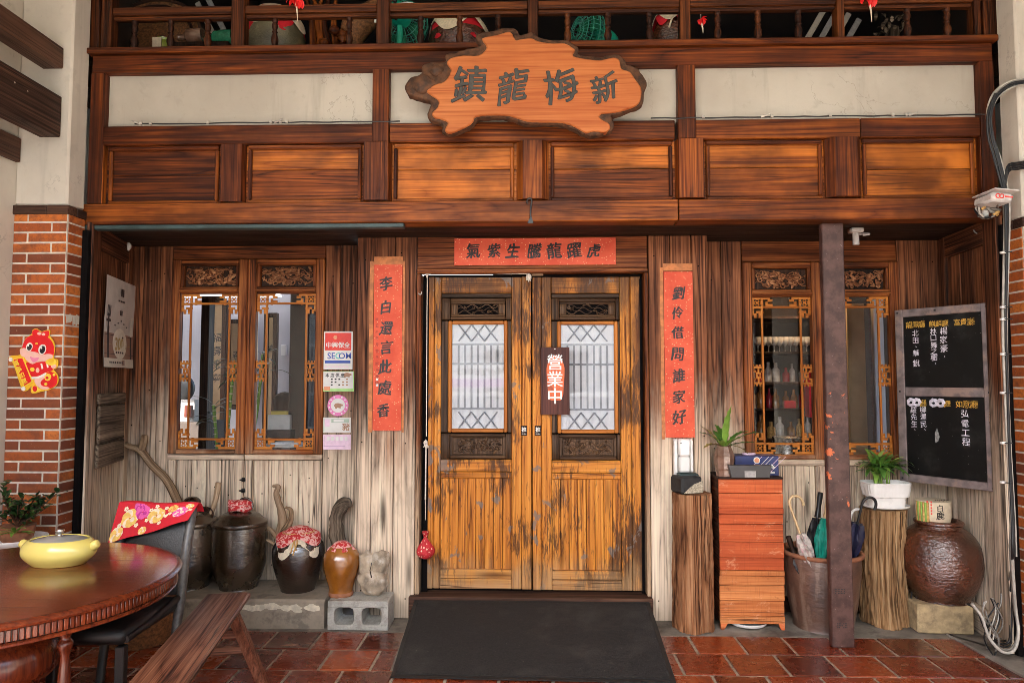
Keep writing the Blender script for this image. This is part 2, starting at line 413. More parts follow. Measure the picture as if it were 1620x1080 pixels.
def door_extra(t, c, P, grain, fib):
    z = t.sep(P)[2]; gc = t.attr('gc')
    big = t.noise(t.vmul(P, (5, 5, 1.1)), 1, 6, .7, .3)
    zz = t.math('ADD', z, t.math('MULTIPLY', t.math('SUBTRACT', big, .5), 2.4))
    dk = t.mr(zz, 1.6, 2.3, 0, .86)
    c = t.mix(dk, c, t.ramp(grain, [(.3, (.02, .009, .004)), (.6, (.085, .036, .014)), (.8, (.22, .085, .025))]))
    st = t.noise(t.vmul(P, (26, 26, 3.6)), 1, 6, .72, .4)                       # blackened varnish flakes
    lm = t.mr(t.noise(t.vmul(P, (3, 3, 1.8)), 1, 3, .6), .4, .62, -.09, .1)
    c = t.mix(t.mr(t.math('ADD', st, lm), .5, .68, 0, .85), c, (.07, .028, .011))
    s2 = t.noise(t.vmul(P, (75, 75, 9)), 1, 5, .7, .3)
    c = t.mix(t.mr(t.math('ADD', s2, lm), .48, .6, 0, .85), c, (.07, .03, .014))
    gp = t.noise(t.vadd(t.vmul(P, (7, 7, 5)), (4, 2, 7)), 1, 5, .6, .6)
    c = t.mix(t.mr(gp, .62, .65, 0, .8), c, (.17, .145, .13))                  # worn grey patches
    lo = t.math('ADD', z, t.math('MULTIPLY', t.math('SUBTRACT', t.noise(t.vmul(P, (9, 9, 4)), 1, 4, .6), .5), .4))
    c = t.mix(t.mr(lo, .16, .42, .72, 0), c, t.ramp(grain, [(.3, (.13, .07, .035)), (.55, (.42, .26, .13)), (.8, (.62, .45, .27))]))
    return c
M['door'] = wood('worn_orange_door', (.19, .05, .008), (.57, .195, .025), (.74, .32, .055), rough=.48, tonew=.4, extra=door_extra, blotw=.1)
M['door_carve'] = wood('dark_carved_timber', (.02, .01, .005), (.085, .042, .02), (.2, .11, .055), rough=.5, knots=0)
M['carve'] = wood('brown_carving', (.05, .016, .007), (.26, .095, .037), (.5, .24, .11), rough=.5, knots=0, crack=0)
def plaster(name='grey_white_plaster', lo=(.4, .355, .295), hi=(.5, .455, .385)):
    t = NT(name); P = t.pos(); n = t.noise(P, 1.3, 5, .6); f = t.noise(P, 9, 5, .65)
    c = t.mix(t.mr(n, .3, .7), lo, hi); c = t.mix(t.mr(f, .56, .7, 0, .3), c, tuple(k*.75 for k in lo))
    st = t.noise(t.vmul(P, (9, 9, .8)), 1, 4, .6); c = t.mix(t.mr(st, .56, .74, 0, .3), c, tuple(k*.55 for k in lo))
    ck = t.math('MULTIPLY', t.mr(t.math('ABSOLUTE', t.math('SUBTRACT', t.noise(P, 2.6, 6, .6, .4), .5)), .0015, .006, 1, 0), t.mr(t.noise(P, 1.7, 2), .55, .63, 0, .38)); c = t.mix(ck, c, tuple(k*.45 for k in lo))
    c = t.mix(t.mr(t.noise(t.vmul(P, (25, 25, 9)), 1, 5, .75), .64, .72, 0, .35), c, tuple(k*.5 for k in lo))
    t.bump(t.noise(P, 45, 4, .6), .25, .004); return t.fin(c, .85)
M['plaster'] = plaster(); M['plaster_wall'] = plaster('pale_wall_plaster', (.53, .48, .41), (.64, .59, .51))
def brickm():
    t = NT('orange_brick'); P = t.pos(); tone = t.attr('tone', 'Fac')
    c = t.ramp(tone, [(.0, (.13, .032, .014)), (.3, (.36, .078, .014)), (.7, (.48, .112, .017)), (1, (.6, .18, .03))])
    n = t.noise(P, 45, 6, .7); c = t.mix(t.mr(n, .42, .66, 0, .6), c, (.17, .042, .016)); c = t.mix(t.mr(t.noise(P, 90, 3), .66, .72, 0, .5), c, (.55, .4, .3))
    c = t.mix(t.mr(t.noise(P, 4, 6, .7), .48, .66, 0, .6), c, (.11, .035, .02))
    t.bump(n, .35, .004); return t.fin(c, .62)
M['brick'] = brickm()
M['mortar'] = plain('pale_mortar', (.62, .56, .47), .9, .15, 20, .5, 80, dirt=(.4, .33, .26), dsc=5, dlo=.58, dhi=.75)
def tilem():
    t = NT('red_clay_tile'); P = t.pos(); tone = t.attr('tone', 'Fac'); n = t.noise(P, 7, 6, .7)
    c = t.ramp(tone, [(0, (.075, .012, .005)), (.5, (.185, .028, .009)), (1, (.3, .056, .014))])
    c = t.mix(t.mr(n, .5, .7, 0, .6), c, (.06, .014, .008))
    sc = t.noise(t.vmul(P, (5, 20, 5)), 1, 6, .75, .8); c = t.mix(t.mr(sc, .6, .64, 0, .55), c, (.46, .24, .14))
    t.bump(t.noise(P, 25, 5, .6), .25, .006); return t.fin(c, t.mr(n, .3, .7, .1, .4), Specular_IOR_Level=.8)
M['tile'] = tilem()
M['grout'] = plain('dirty_grout', (.3, .24, .18), .9, .35, 30, .6, 60)
M['concrete'] = plain('stained_concrete', (.2, .175, .145), .85, .35, 5, .6, 50, dirt=(.05, .042, .034), dsc=4)
M['black_gap'] = plain('flat_black', (.006, .005, .005), .9, spec=.05)  # flat black for gaps, rebates, strips and nail heads
M['steel'] = None
def steel():
    t = NT('maroon_painted_steel'); P = t.pos(); n = t.noise(P, 14, 5, .65)
    c = t.mix(t.mr(n, .35, .65), (.05, .022, .018), (.105, .052, .042))
    z = t.sep(P)[2]
    rs = t.noise(t.vadd(P, (3, 1, 2)), 11, 4, .6); band = t.mr(t.math('ABSOLUTE', t.math('SUBTRACT', z, 1.15)), .2, .65, .06, -.1)
    c = t.mix(t.mr(t.math('ADD', rs, band), .655, .675, 0, .95), c, (.6, .14, .045))
    c = t.mix(t.mr(t.noise(P, 60, 3), .68, .74, 0, .5), c, (.3, .25, .23))
    t.bump(n, .25, .004); return t.fin(c, .48)
M['steel'] = steel()
def matrub():
    t = NT('black_rubber_mat'); P = t.pos(); s = t.sep(P)
    rib = t.noise(t.vmul(P, (30, 260, 60)), 1, 2, .5); n = t.noise(P, 120, 3, .75); b = t.noise(P, 4, 5, .65)
    c = t.mix(t.mr(n, .35, .7), (.004, .004, .004), (.022, .021, .021)); c = t.mix(t.mr(b, .5, .72, 0, .4), c, (.055, .05, .044))
    c = t.mix(t.mr(t.noise(P, 90, 2), .72, .77, 0, .5), c, (.25, .22, .18))
    t.bump(t.math('ADD', t.math('MULTIPLY', rib, .35), n), .8, .004); return t.fin(c, .85)
M['mat'] = matrub()
M['mat_edge'] = plain('black_rubber_edge', (.01, .01, .01), .6)
def redpaper():
    t = NT('gold_flecked_red_paper'); P = t.pos(); v = t.vor(t.vmul(P, (75, 75, 75)), 1)
    c = t.mix(t.mr(t.noise(P, 5, 6, .7), .3, .7), (.6, .065, .027), (.74, .12, .055))
    fl = t.math('MULTIPLY', t.mr(v['Distance'], .16, .24, 1, 0), t.mr(t.sep(v['Color'])[0], .55, .6))
    c = t.mix(fl, c, (.85, .6, .3)); return t.fin(c, .7)
M['redpaper'] = redpaper()
M['ghost'] = plain('sun_protected_timber_and_glue', (.5, .17, .05), .6, .3, 20)
M['ink'] = plain('black_ink', (.012, .008, .007), .45, .2)
M['white'] = plain('white_enamel', (.84, .83, .8), .3, .04)
M['paper'] = plain('white_paper', (.76, .74, .71), .7, .06)
M['black'] = plain('black_plastic', (.014, .014, .015), .35)
M['rubber_black'] = plain('black_cable', (.012, .012, .013), .5)
M['grey_cable'] = plain('grey_cable', (.2, .185, .16), .5)
M['white_cable'] = plain('white_cable', (.42, .39, .34), .5)
def emit(name, col, st):
    t = NT(name); t.put(t.b.inputs['Emission Color'], col); t.b.inputs['Emission Strength'].default_value = st; return t.fin(col, .5)
def glass(name, refl, rough=.01, tint=(1, 1, 1)):
    t = NT(name); t.N.remove(t.b)
    tr = t.N.new('ShaderNodeBsdfTransparent'); tr.inputs[0].default_value = (*tint, 1)
    gl = t.N.new('ShaderNodeBsdfGlossy'); gl.inputs['Roughness'].default_value = rough
    P = t.pos(); bp = t.N.new('ShaderNodeBump'); bp.inputs['Strength'].default_value = .02; bp.inputs['Distance'].default_value = .02
    t.L.new(t.noise(P, 4, 2), bp.inputs['Height']); t.L.new(bp.outputs[0], gl.inputs['Normal'])
    lw = t.N.new('ShaderNodeLayerWeight'); lw.inputs[0].default_value = .35
    f = t.math('ADD', t.math('MULTIPLY', lw.outputs['Fresnel'], .35), refl, True)
    mx = t.N.new('ShaderNodeMixShader'); t.L.new(f, mx.inputs[0]); t.L.new(tr.outputs[0], mx.inputs[1]); t.L.new(gl.outputs[0], mx.inputs[2]); t.L.new(mx.outputs[0], t.o.inputs[0])
    return t.m
M['glass'] = glass('clear_window_glass', .015)
M['mirror_glass'] = glass('raised_reflection_glass', .12, .03)  # reflection raised above plain glass to brighten the door panes

# ================================================================ THE SETTING
def slab(name, x0, x1, y0, y1, z0, z1, m, **kw):
    b = MB(); b.box(x0, x1, y0, y1, z0, z1, b=0); o = b.build(name, m, **kw); o['kind'] = 'structure'; return o
M['asphalt'] = plain('asphalt', (.2, .19, .18), .9, .2, 30, .5, 90)
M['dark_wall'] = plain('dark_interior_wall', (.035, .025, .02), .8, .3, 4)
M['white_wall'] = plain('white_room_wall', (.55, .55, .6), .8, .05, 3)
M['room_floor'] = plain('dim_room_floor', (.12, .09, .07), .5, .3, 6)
slab('ground', -70, 70, -80, 40, -.6, -.14, M['asphalt'])
# tile floor: individually laid clay tiles on a grout bed
b = MB(); tw, td = .2785, .277; y_edge = -.24
b.box(-3.0, 3.3, -3.5, y_edge, -.14, -.006, b=0, mat=1)
for j in range(12):
    ya = y_edge-j*td; x = -3.0+((.04+.139*(j % 2)) % tw)-tw
    while x < 3.3:
        xa, xb = max(x+.0085, -2.99), min(x+tw-.0085, 3.29)
        if xb-xa > .02:
            dz = rnd.uniform(-.002, .002); T = Matrix.Translation(((xa+xb)/2, ya-td/2, dz)) @ Matrix.Rotation(rnd.uniform(-.004, .004), 4, 'X') @ Matrix.Rotation(rnd.uniform(-.005, .005), 4, 'Y')
            b.box(-(xb-xa)/2, (xb-xa)/2, -td/2+.0085, td/2-.0085, -.02, 0, b=.003, T=T)
        x += tw
o = b.build('tile_floor', [M['tile'], M['grout']]); o['kind'] = 'structure'
M['bounce_paving'] = plain('pale_bounce_paving', (.42, .4, .36), .85, .15, 4, .4, 40)
slab('bounce_paving', -12, 12, -9.5, -3.502, -.14, -.012, M['bounce_paving'])  # unseen pale ground added to temper the red bounce from the tiles
slab('concrete_strip', -3.0, 3.3, y_edge, .6, -.14, -.003, M['concrete'])
e0, e1 = RF(1497, 1004, 0), RF(1625, 1078, 0)
b = MB(); b.prism([(e0.x, e0.y), (e1.x+.02, e1.y), (3.28, e1.y-.6), (3.28, y_edge+.02), (e0.x, y_edge+.02)], (0, 0, .012), (1, 0, 0), (0, 1, 0), .02, bev=.003)
o = b.build('concrete_gutter_edge', M['concrete']); o['kind'] = 'structure'
ZB = RZ(842, 351, -.5)
slab('porch_ceiling', -3.3, 3.5, -6.4, -.36, 4.7, 4.85, M['plaster'])
# side walls of the arcade
XL, XLP, XRP = RX(14, 540, -.655), RX(100, 540, -.655), 2.735
slab('added_shade_beam', -3.2, 3.5, -6.6, -6.4, 4.35, 4.85, M['plaster'])  # unseen beam added to cut the light on the upper front
slab('plaster_side_wall', -3.2, XL, -4.0, .9, -.1, 4.7, M['plaster_wall'])
slab('plaster_return_wall', 3.12, 3.4, -1.1, .9, -.1, 4.7, M['plaster']); slab('plaster_far_wall', 3.12, 3.4, -6.2, -1.45, -.1, 4.7, M['plaster'])

# ---------------------------------------------------------------- brick pillars with plaster above
def pillar(name, label, x0, x1, zt, mirror=False, left_wall=True):
    t = thing(name, ((x0+x1)/2, -.58, 0), label, 'pillar')
    yf, yb = -.655, -.5; b = MB(); bh, gp, L = .0492, .0108, .212
    b.box(x0+.0025, x1-.0025, yf+.0015, yb, -.02, zt, b=0, mat=1); z = .005; k = 0
    b2 = b
    while z+bh < zt+.02:
        zz = min(z+bh, zt); W = x1-x0
        cuts = ([0, .085, W] if k % 2 else [0, W-.093, W])
        if mirror: cuts = [W-c for c in cuts][::-1]
        for i in range(len(cuts)-1):
            a, c = x0+cuts[i]+(0 if i == 0 else gp/2), x0+cuts[i+1]-(0 if i == len(cuts)-2 else gp/2)
            if i == 0: a += .002
            if i == len(cuts)-2: c -= .006 if not mirror else .002
            if i == 0 and mirror: a += .004
            b.box(a, c, yf-rnd.uniform(0, .0025), yf+.05, z, zz, g='x', b=.0015)
        xs = x1 if not mirror else x0
        b.box(xs-.05 if not mirror else xs-rnd.uniform(0, .002), xs+rnd.uniform(0, .002) if not mirror else xs+.05, yf+.012, yb-.004, z, zz, g='y', b=.0015)
        z += bh+gp; k += 1
    b.build('brickwork', [M['brick'], M['mortar']], t)
    c = MB(); n = 2
    c.box(x0-.008, x0+(x1-x0)*.62, yf-.012, yf+.07, zt, zt+.052, g='x', b=.004); c.box(x0+(x1-x0)*.63, x1+.008, yf-.012, yf+.07, zt, zt+.052, g='x', b=.004)
    xs = x1 if not mirror else x0
    c.box(xs-.06 if not mirror else xs-.01, xs+.01 if not mirror else xs+.06, yf+.072, yb, zt, zt+.05, g='y', b=.004)
    c.build('dark_brick_cap', M['wood_joist'], t)
    p = MB(); p.box(x0+.0, x1-.005, yf-.004, yb, zt+.053, 4.7, b=.012); p.build('plaster_shaft', M['plaster_wall'], t, smooth=40)
    return t
pillar('brick_pillar', 'red brick pillar with plaster top carrying the red cartoon snake cutout', XL, XLP, RZ(70, 339, -.655))
pillar('brick_pillar', 'red brick pillar behind the hanging cable bundle and blackboard', XRP, 3.12, RZ(1612, 358, -.655), mirror=True)
b = MB(); b.box(XLP+.004, RX(139, 540, -.5), -.53, -.49, 0, ZB-.04, b=.002); o = b.build('dark_gap_strip', M['black_gap']); tag(o, 'black vertical strip for the dark gap beside the left brick pillar', 'strip')  # black strip stands in for the shaded gap beside the pillar
b = MB(); b.box(2.70, XRP-.004, -.53, -.49, 0, ZB-.04, b=.002); o = b.build('dark_gap_strip', M['black_gap']); tag(o, 'black vertical strip for the dark gap beside the pillar with the cables', 'strip')
# joists running out along the left wall
JL = ['upper brown joist running from the plaster pilaster towards the street', 'thick brown joist with white paint chips, below the upper one', 'lowest brown joist running along the left plaster wall']
for (x0, x1, y0, y1, d), lb in zip([(70, 102, 77, 110, .1), (66, 99, 154, 218, .1), (-20, 35, 219, 257, .1)], JL):
    X0, X1 = RX(x0, y0, -.66), RX(x1, y0, -.66); Z0, Z1 = RZ(90, y1, -.66), RZ(90, y0, -.66)
    b = MB(); b.box(X0 if x0 > 0 else XL+.002, X1, -4.4, -.662, Z0, Z1, g='y', b=.006)
    if 'chips' in lb:
        for _ in range(7):
            yy, zz = rnd.uniform(-1.6, -.75), rnd.uniform(Z0+.03, Z1-.03); r = rnd.uniform(.004, .012)
            b.prism([(r*cos(q)*rnd.uniform(.6, 1.3), r*sin(q)*rnd.uniform(.6, 1.3)) for q in [i*.8 for i in range(8)]], (X1+.0015, yy, zz), (0, 1, 0), (0, 0, 1), .001, mat=1)
    o = b.build('ceiling_joist', [M['wood_joist'], M['plaster']]); tag(o, lb, 'joist', 'joists along the left wall')

# ---------------------------------------------------------------- upper timber front (beam, panels, plaster fields)
F = -.5
t = thing('panelled_beam_front', (0.05, -.45, ZB), 'wide panelled timber front over the entrance with three white plaster fields', 'timber wall')
XA, XB = RX(143, 200, F), RX(1574, 200, F)
zr = lambda py: RZ(842, py, F)
Z = {'bot': zr(350), 'pb': zr(317), 'pt': zr(222), 'rail': zr(192), 'plt': zr(106.5), 'fas': zr(78.5), 'sill': zr(69.5)}
def bx(p, name, x0, x1, z0, z1, yf, d, m, g='x', bv=.004, tone=None):
    q = MB(); q.box(x0, x1, yf, yf+d, z0, z1, g=g, b=bv, tone=tone); return q.build(name, m, p)
bx(t, 'lower_beam', XA-.04, RX(1073, 335, F), Z['bot'], Z['pb'], F, .13, M['wood_up'], tone=.75)
bx(t, 'lower_beam', RX(1074.5, 335, F), XB+.03, Z['bot'], Z['pb'], F+.004, .126, M['wood_up'], tone=.55)
xs_up = [XA, RX(602, 205, F), RX(1085, 205, F), XB]
rl = [(RX(162, 205, F), RX(590, 205, F), .35), (RX(616, 205, F), RX(1068, 205, F), .5), (RX(1101, 205, F), RX(1362, 205, F), .6), (RX(1363, 205, F), RX(1552, 205, F), .45)]
for a, c, tn in rl: bx(t, 'middle_rail', a, c, Z['pt'], Z['rail'], F+.006, .1, M['wood_up'], tone=tn)
bx(t, 'fascia_beam', XA, XB, Z['plt'], Z['fas']-.002, F-.004, .13, M['wood_up'], tone=.28)
bx(t, 'sill_beam', XA-.02, XB+.02, Z['fas'], Z['sill'], F-.035, .17, M['wood_up'], tone=.4)
for px, hw, z0, tn in ((154, 11, 'pb', .2), (602.5, 13, 'pt', .35), (1086, 14, 'pt', .35), (1562, 11.5, 'pb', .2)):
    a, c = RX(px-hw, 150, F), RX(px+hw, 150, F)
    bx(t, 'post', a, c, Z[z0], Z['plt'], F-.006 if z0 == 'pt' else F-.002, .12, M['wood_up'], 'z', tone=tn)
# stiles between the panels; three carry a proud chamfered post
def chamfer_post(px0, px1, c, proud, tn):
    a, d = RX(px0, 270, F), RX(px1, 270, F); q = MB()
    q.prism([(a, 0), (d, 0), (d-c, proud), (a+c, proud)] if False else [(a, F+.06), (d, F+.06), (d, F+.03), (d-c, F-proud), (a+c, F-proud), (a, F+.03)], (0, 0, Z['pt']-.004 if px1 < 1380 else Z['pt']-.004), (1, 0, 0), (0, 1, 0), Z['pt']-Z['pb']-.012, tone=tn)
    for i, p in enumerate(q.v): q.gc[i] = Vector((p.z, p.x*1.0+px0*.01, p.y))
    q.build('panel_stile', M['wood_up'], t)
for a in ((346, 385, .012, .004, .35), (573, 618, .014, .014, .5), (817, 868, .04, .018, .62), (1070, 1116, .014, .014, .55), (1309, 1366, .04, .018, .45)): chamfer_post(*a)
bx(t, 'panel_stile', XA+.075, RX(162, 270, F), Z['pb']+.002, Z['pt']-.002, F+.004, .08, M['wood_up'], 'z')
bx(t, 'panel_stile', RX(1553, 270, F), XB-.08, Z['pb']+.002, Z['pt']-.002, F+.004, .08, M['wood_up'], 'z')
for i, (a, c, s, t0, t1) in enumerate([(160, 349, .5, .12, .05), (382, 577, .42, .75, .3), (614, 820, .44, .95, .8), (864, 1073, .45, .85, .3), (1112, 1312, .45, .8, .45), (1362, 1555, .5, .95, .9)]):
    x0, x1 = RX(a, 270, F), RX(c, 270, F); zm = Z['pt']+(Z['pb']-Z['pt'])*s; q = MB()
    q.box(x0, x1, F+.045, F+.09, Z['pb'], zm-.0015, g='x', b=.003, tone=t1); q.box(x0, x1, F+.045+rnd.uniform(0, .003), F+.09, zm+.0015, Z['pt'], g='x', b=.003, tone=t0)
    mo = .03                                       # bevelled moulding round the panel
    xa, xb = RX(a+4, 270, F)+.012, RX(c-4, 270, F)-.012
    q.build('plank_panel', M['wood_panel'], t)
    m_ = MB(); za, zb = Z['pb']+.001, Z['pt']-.001
    m_.box(xa, xb, F+.025, F+.046, zb-.028, zb, g='x', b=.008); m_.box(xa, xb, F+.025, F+.046, za, za+.022, g='x', b=.008)
    m_.box(xa, xa+.022, F+.026, F+.046, za+.023, zb-.029, g='z', b=.008); m_.box(xb-.022, xb, F+.026, F+.046, za+.023, zb-.029, g='z', b=.008)
    m_.build('panel_moulding', M['wood_up'], t)
for a, c in ((165, 590), (616, 1072), (1100, 1551)):
    q = MB(); q.box(RX(a, 150, F)-.01, RX(c, 150, F)+.01, F+.05, F+.1, Z['rail']+.001, Z['plt']+.005, b=0); q.build('plaster_panel', M['plaster'], t)
M['teal_steel'] = plain('teal_grey_steel_rail', (.035, .06, .06), .5, .3, 8)
q = MB(); q.box(RX(135, 356, F)-.01, RX(638, 356, F), F+.01, F+.07, Z['bot']-.028, Z['bot']-.002, b=.004); tag(q.build('shutter_rail', M['teal_steel']), 'thin teal grey steel rail under the left half of the lower beam', 'rail')
# thin black cable with clips lying along the middle rail
q = MB(); P = [(RX(x, 190, F), F-.01, Z['rail']+.006+rnd.uniform(-.003, .003)) for x in range(215, 1560, 22) if not 640 < x < 1010]
Lp = [p for p in P if p[0] < -.3]; Rp = [p for p in P if p[0] > .3]
q.tube(Lp, .004, 6, k=2)
LBL = ('thin black cable with small clips along the rail left of the name board', 'thin black cable with small clips along the rail right of the name board')
for k_, (xs_, es_) in enumerate((((225, 240, 330, 430, 445, 455), ((225, -1), (436, 1))), ((1112, 1205, 1220, 1312, 1411, 1433, 1438), ((1203, 1), (1436, 1))))):
    if k_: q = MB(); q.tube(Rp, .004, 6, k=2)
    for x in xs_:
        X = RX(x, 190, F); q.box(X-.008, X+.008, F-.02, F, Z['rail']+.002, Z['rail']+.018, b=.002, mat=1)
    for x, s in es_:
        X = RX(x, 190, F); q.tube([(X, F-.012, Z['rail']+.005), (X+.03*s, F-.025, Z['rail']+.012), (X+.05*s, F-.02, Z['rail']+.022)], .005, 6, mat=2, k=2)
    tag(q.build('thin_cable', [M['rubber_black'], M['white_cable'], M['white_cable']], smooth=50), LBL[k_], 'cable')
# iron hook on the beam
X, Zh = RX(838, 335, F), RZ(838, 335, F)
q = MB(); q.tube([(X-.012, F-.012, Zh+.045), (X-.018, F-.02, Zh+.06), (X, F-.025, Zh+.075), (X+.012, F-.02, Zh+.06), (X+.006, F-.012, Zh+.02), (X+.004, F-.006, Zh-.04)], .005, 6, k=3); q.prism([(-.018, -.02), (.018, -.02), (.004, .03)], (X+.004, F-.006, Zh-.05), (1, 0, 0), (0, 0, 1), .006)
tag(q.build('iron_hook', M['black'], smooth=50), 'small black iron hook at the middle of the lower beam', 'hook')

# soffit between the beam and the door wall
b = MB()
for i in range(6):
    y0 = -.38+i*.13; b.box(-2.93, 3.1, y0, y0+.128, ZB+.02, ZB+.05, g='x', b=.002, tone=.2)
o = b.build('soffit_boards', M['wood_dark']); tag(o, 'dark boards of the soffit under the panelled beam', 'soffit')

LZ = Z['sill']-.03
# ---------------------------------------------------------------- the loft behind the balustrade
slab('loft_floor', -3.2, 3.4, -.36, 2.5, LZ-.14, LZ, M['wood_dark'])
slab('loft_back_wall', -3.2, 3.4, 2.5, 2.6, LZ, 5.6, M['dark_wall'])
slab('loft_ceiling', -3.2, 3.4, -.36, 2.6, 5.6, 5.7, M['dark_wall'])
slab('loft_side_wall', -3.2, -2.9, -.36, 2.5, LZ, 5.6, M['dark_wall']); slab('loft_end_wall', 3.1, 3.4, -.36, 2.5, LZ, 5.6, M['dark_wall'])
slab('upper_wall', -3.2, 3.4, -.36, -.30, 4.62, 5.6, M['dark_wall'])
t = thing('loft_balustrade', (.05, -.45, Z['sill']), 'dark timber balustrade with turned balusters in front of the loft', 'balustrade')
posts = [(153, 10), (174, 8), (380, 10), (607.5, 10), (843, 8), (1082, 8), (1326, 5.5), (1541, 5), (1562, 12)]
YB = -.44
for px, hw in posts:
    a, c = RX(px-hw, 40, YB), RX(px+hw, 40, YB); bx(t, 'post', a, c, Z['sill']+.001, 4.62, YB-.04, .08, M['wood_loft'], 'z', tone=.5 if hw != 5.5 else .9)
for a, c, py in ((182, 370, 24), (390, 597, 18), (617, 835, 14), (851, 1074, 12), (1090, 1320, 11), (1332, 1552, 10)):
    zt = RZ(842, 12, YB); bx(t, 'handrail', RX(a, 20, YB), RX(c, 20, YB), zt-.02, zt+.028, YB-.025, .06, M['wood_loft'], tone=.6)
    bx(t, 'handrail', RX(a, 20, YB), RX(c, 20, YB), zt-.045, zt-.022, YB-.01, .04, M['wood_loft'], tone=.4)
h = RZ(842, 12, YB)-.045-Z['sill']
def baluster(px):
    X = RX(px, 45, YB); q = MB()
    q.lathe([(.019, 0), (.019, h*.1), (.012, h*.14), (.021, h*.3), (.023, h*.42), (.013, h*.58), (.019, h*.62), (.013, h*.66), (.02, h*.8), (.014, h*.9), (.019, h*.93), (.019, h)], (X, YB+.01, Z['sill']), 10); q.build('baluster', M['wood_loft'], t, smooth=50)
for px in (212, 269, 328, 434, 552, 665, 727, 788, 898, 962, 1028, 1136, 1200, 1264, 1437, 1500): baluster(px)

# ---------------------------------------------------------------- rooms behind the windows
BL, B = .26, .2
slab('room_back_wall', -4.6, -2.35, 3.4, 3.55, 0, 2.9, M['white_wall']); slab('bar_back_wall', -.2, 4.6, 2.1, 2.2, 0, 2.9, M['dark_wall'])  # white back wall stops short: open rear doorway added to let daylight in
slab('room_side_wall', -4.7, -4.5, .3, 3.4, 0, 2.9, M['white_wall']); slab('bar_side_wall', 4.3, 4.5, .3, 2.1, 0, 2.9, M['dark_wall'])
slab('room_ceiling', -4.7, 4.6, .34, 2.98, 2.9, 3.0, M['white_wall']); slab('room_floor', -4.7, 4.6, .6, 6, .0, .12, M['room_floor'])  # ceiling cut short at the back: gap added to let skylight in
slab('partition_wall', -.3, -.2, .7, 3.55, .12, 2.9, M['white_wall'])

# ================================================================ DOOR WALL
def boards(p, xs, z0, z1, yf, d, m, name='board', tones=None, jit=.006):
    for i in range(len(xs)-1):
        q = MB(); y = yf+rnd.uniform(0, jit); q.box(xs[i]+.002, xs[i+1]-.002, y, y+d, z0, z1, g='z', b=.003, tone=None if tones is None else tones[i])
        for zz in (z0+rnd.uniform(.1, .2), z0+(z1-z0)*rnd.uniform(.4, .6), z1-rnd.uniform(.1, .3)):
            xx = (xs[i]+xs[i+1])/2+rnd.uniform(-.25, .25)*(xs[i+1]-xs[i])
            if z1-z0 > .5: q.box(xx-.004, xx+.004, y-.001, y+.002, zz-.004, zz+.004, b=.001, mat=1)
        q.build(name, [m, M['black_gap']], p)
ZS = ZB+.019
t = thing('door_surround', (.05, .03, 0), 'weathered timber door surround carrying the three red couplets', 'door frame')
A = 0.0
X = lambda px, Y=A, py=650: RX(px, py, Y)
boards(t, [X(562), X(588), X(623), X(657)], .0, ZS, A, .07, M['wood_board'], tones=[.35, .55, .5])
boards(t, [X(1028), X(1063), X(1097), X(1123)], .0, ZS, A, .07, M['wood_board'], tones=[.65, .6, .5])
zd = RZ(842, 431, A)
q = MB(); q.box(X(658), X(1027), A+.012, A+.07, zd+.028, ZS, g='x', b=.003, tone=.35); q.build('header_board', M['wood_frame'], t)
q = MB(); q.box(X(657)+.002, X(1028)-.002, A+.002, A+.08, zd, zd+.027, g='x', b=.004, tone=.4); q.build('header_moulding', M['wood_frame'], t)
for a, c in ((657, 665), (1021, 1028)):
    q = MB(); q.box(X(a)+.002, X(c)-.002, A+.006, A+.16, .152, zd-.002, g='z', b=.004, tone=.2); q.build('jamb', M['wood_frame'], t)
q = MB(); q.box(X(665), X(1021), A+.11, A+.16, .152, zd-.002, b=0, mat=0); q.box(X(666), X(1020), A+.077, A+.11, zd-.02, zd-.003, b=0)
q.box(X(666), X(675), A+.07, A+.11, .152, zd-.035, b=0); q.box(X(1016), X(1020), A+.07, A+.11, .152, zd-.035, b=0)
q.build('dark_rebate', M['black_gap'], t)
q = MB(); q.box(X(650), X(1029), A-.035, A+.15, .0, .15, g='x', b=.006, tone=.3); q.build('sill', M['wood_joist'], t)
b = MB(); b.prism([(RF(842, 1070, 0).y+.05, .0), (-.04, .0), (-.04, .115)], (X(1022), 0, 0), (0, 1, 0), (0, 0, 1), X(1022)-X(660)); o = b.build('ramp', M['concrete']); o['kind'] = 'structure'

# ---------------------------------------------------------------- carved fretwork in grid patterns
CORNER = ["############..", "#.....#....#..", "#.....#.##.###", "#.....#.#....#", "#.....#.#.####", "#.....#.##....", "#######..#....",
          "#.............", "#.####........", "#.#..##.......", "#.#...........", "###...........", "..##..........", "..#..........."]
CORNER_OLD = ["#############.", "#.....#...#.##", "#.....#.#.#...", "#.....#.#.#.##", "#.....#.#.###.", "#.....#.#...##", "#######.#####.",
          "#.....#.......", "#.###.#.......", "###.###.......", "#.....#.......", "##.#.##.......", ".#.#.#........", "............."]
MIDDLE_OLD = ["#.#...#.#", "#########", "#.......#", "#.##.##.#", "#.#...#.#", "###.#.###", "..#####..", "..##.##..", "..#####..", "###.#.###", "#.#...#.#", "#.##.##.#", "#.......#", "#########", "#.#...#.#"]
_U = ['########.', '....#..##', '....#.#..', '....#.###', '#####.#..', '.........', '.........', '.........', '.........']
CORNER = [''.join(_U[min(i, j)][max(i, j)] if i != j or i in (0, 4) else '.' for j in range(9)) for i in range(9)]
CORNER = [('#' if 1 else '')+r[1:] if i < 8 else r for i, r in enumerate(CORNER)]
MIDDLE = ['#.#.#.#', '#######', '#..#..#', '##.#.##', '..###..', '..#.#..', '..###..', '##.#.##', '#..#..#', '#######', '#.#.#.#']
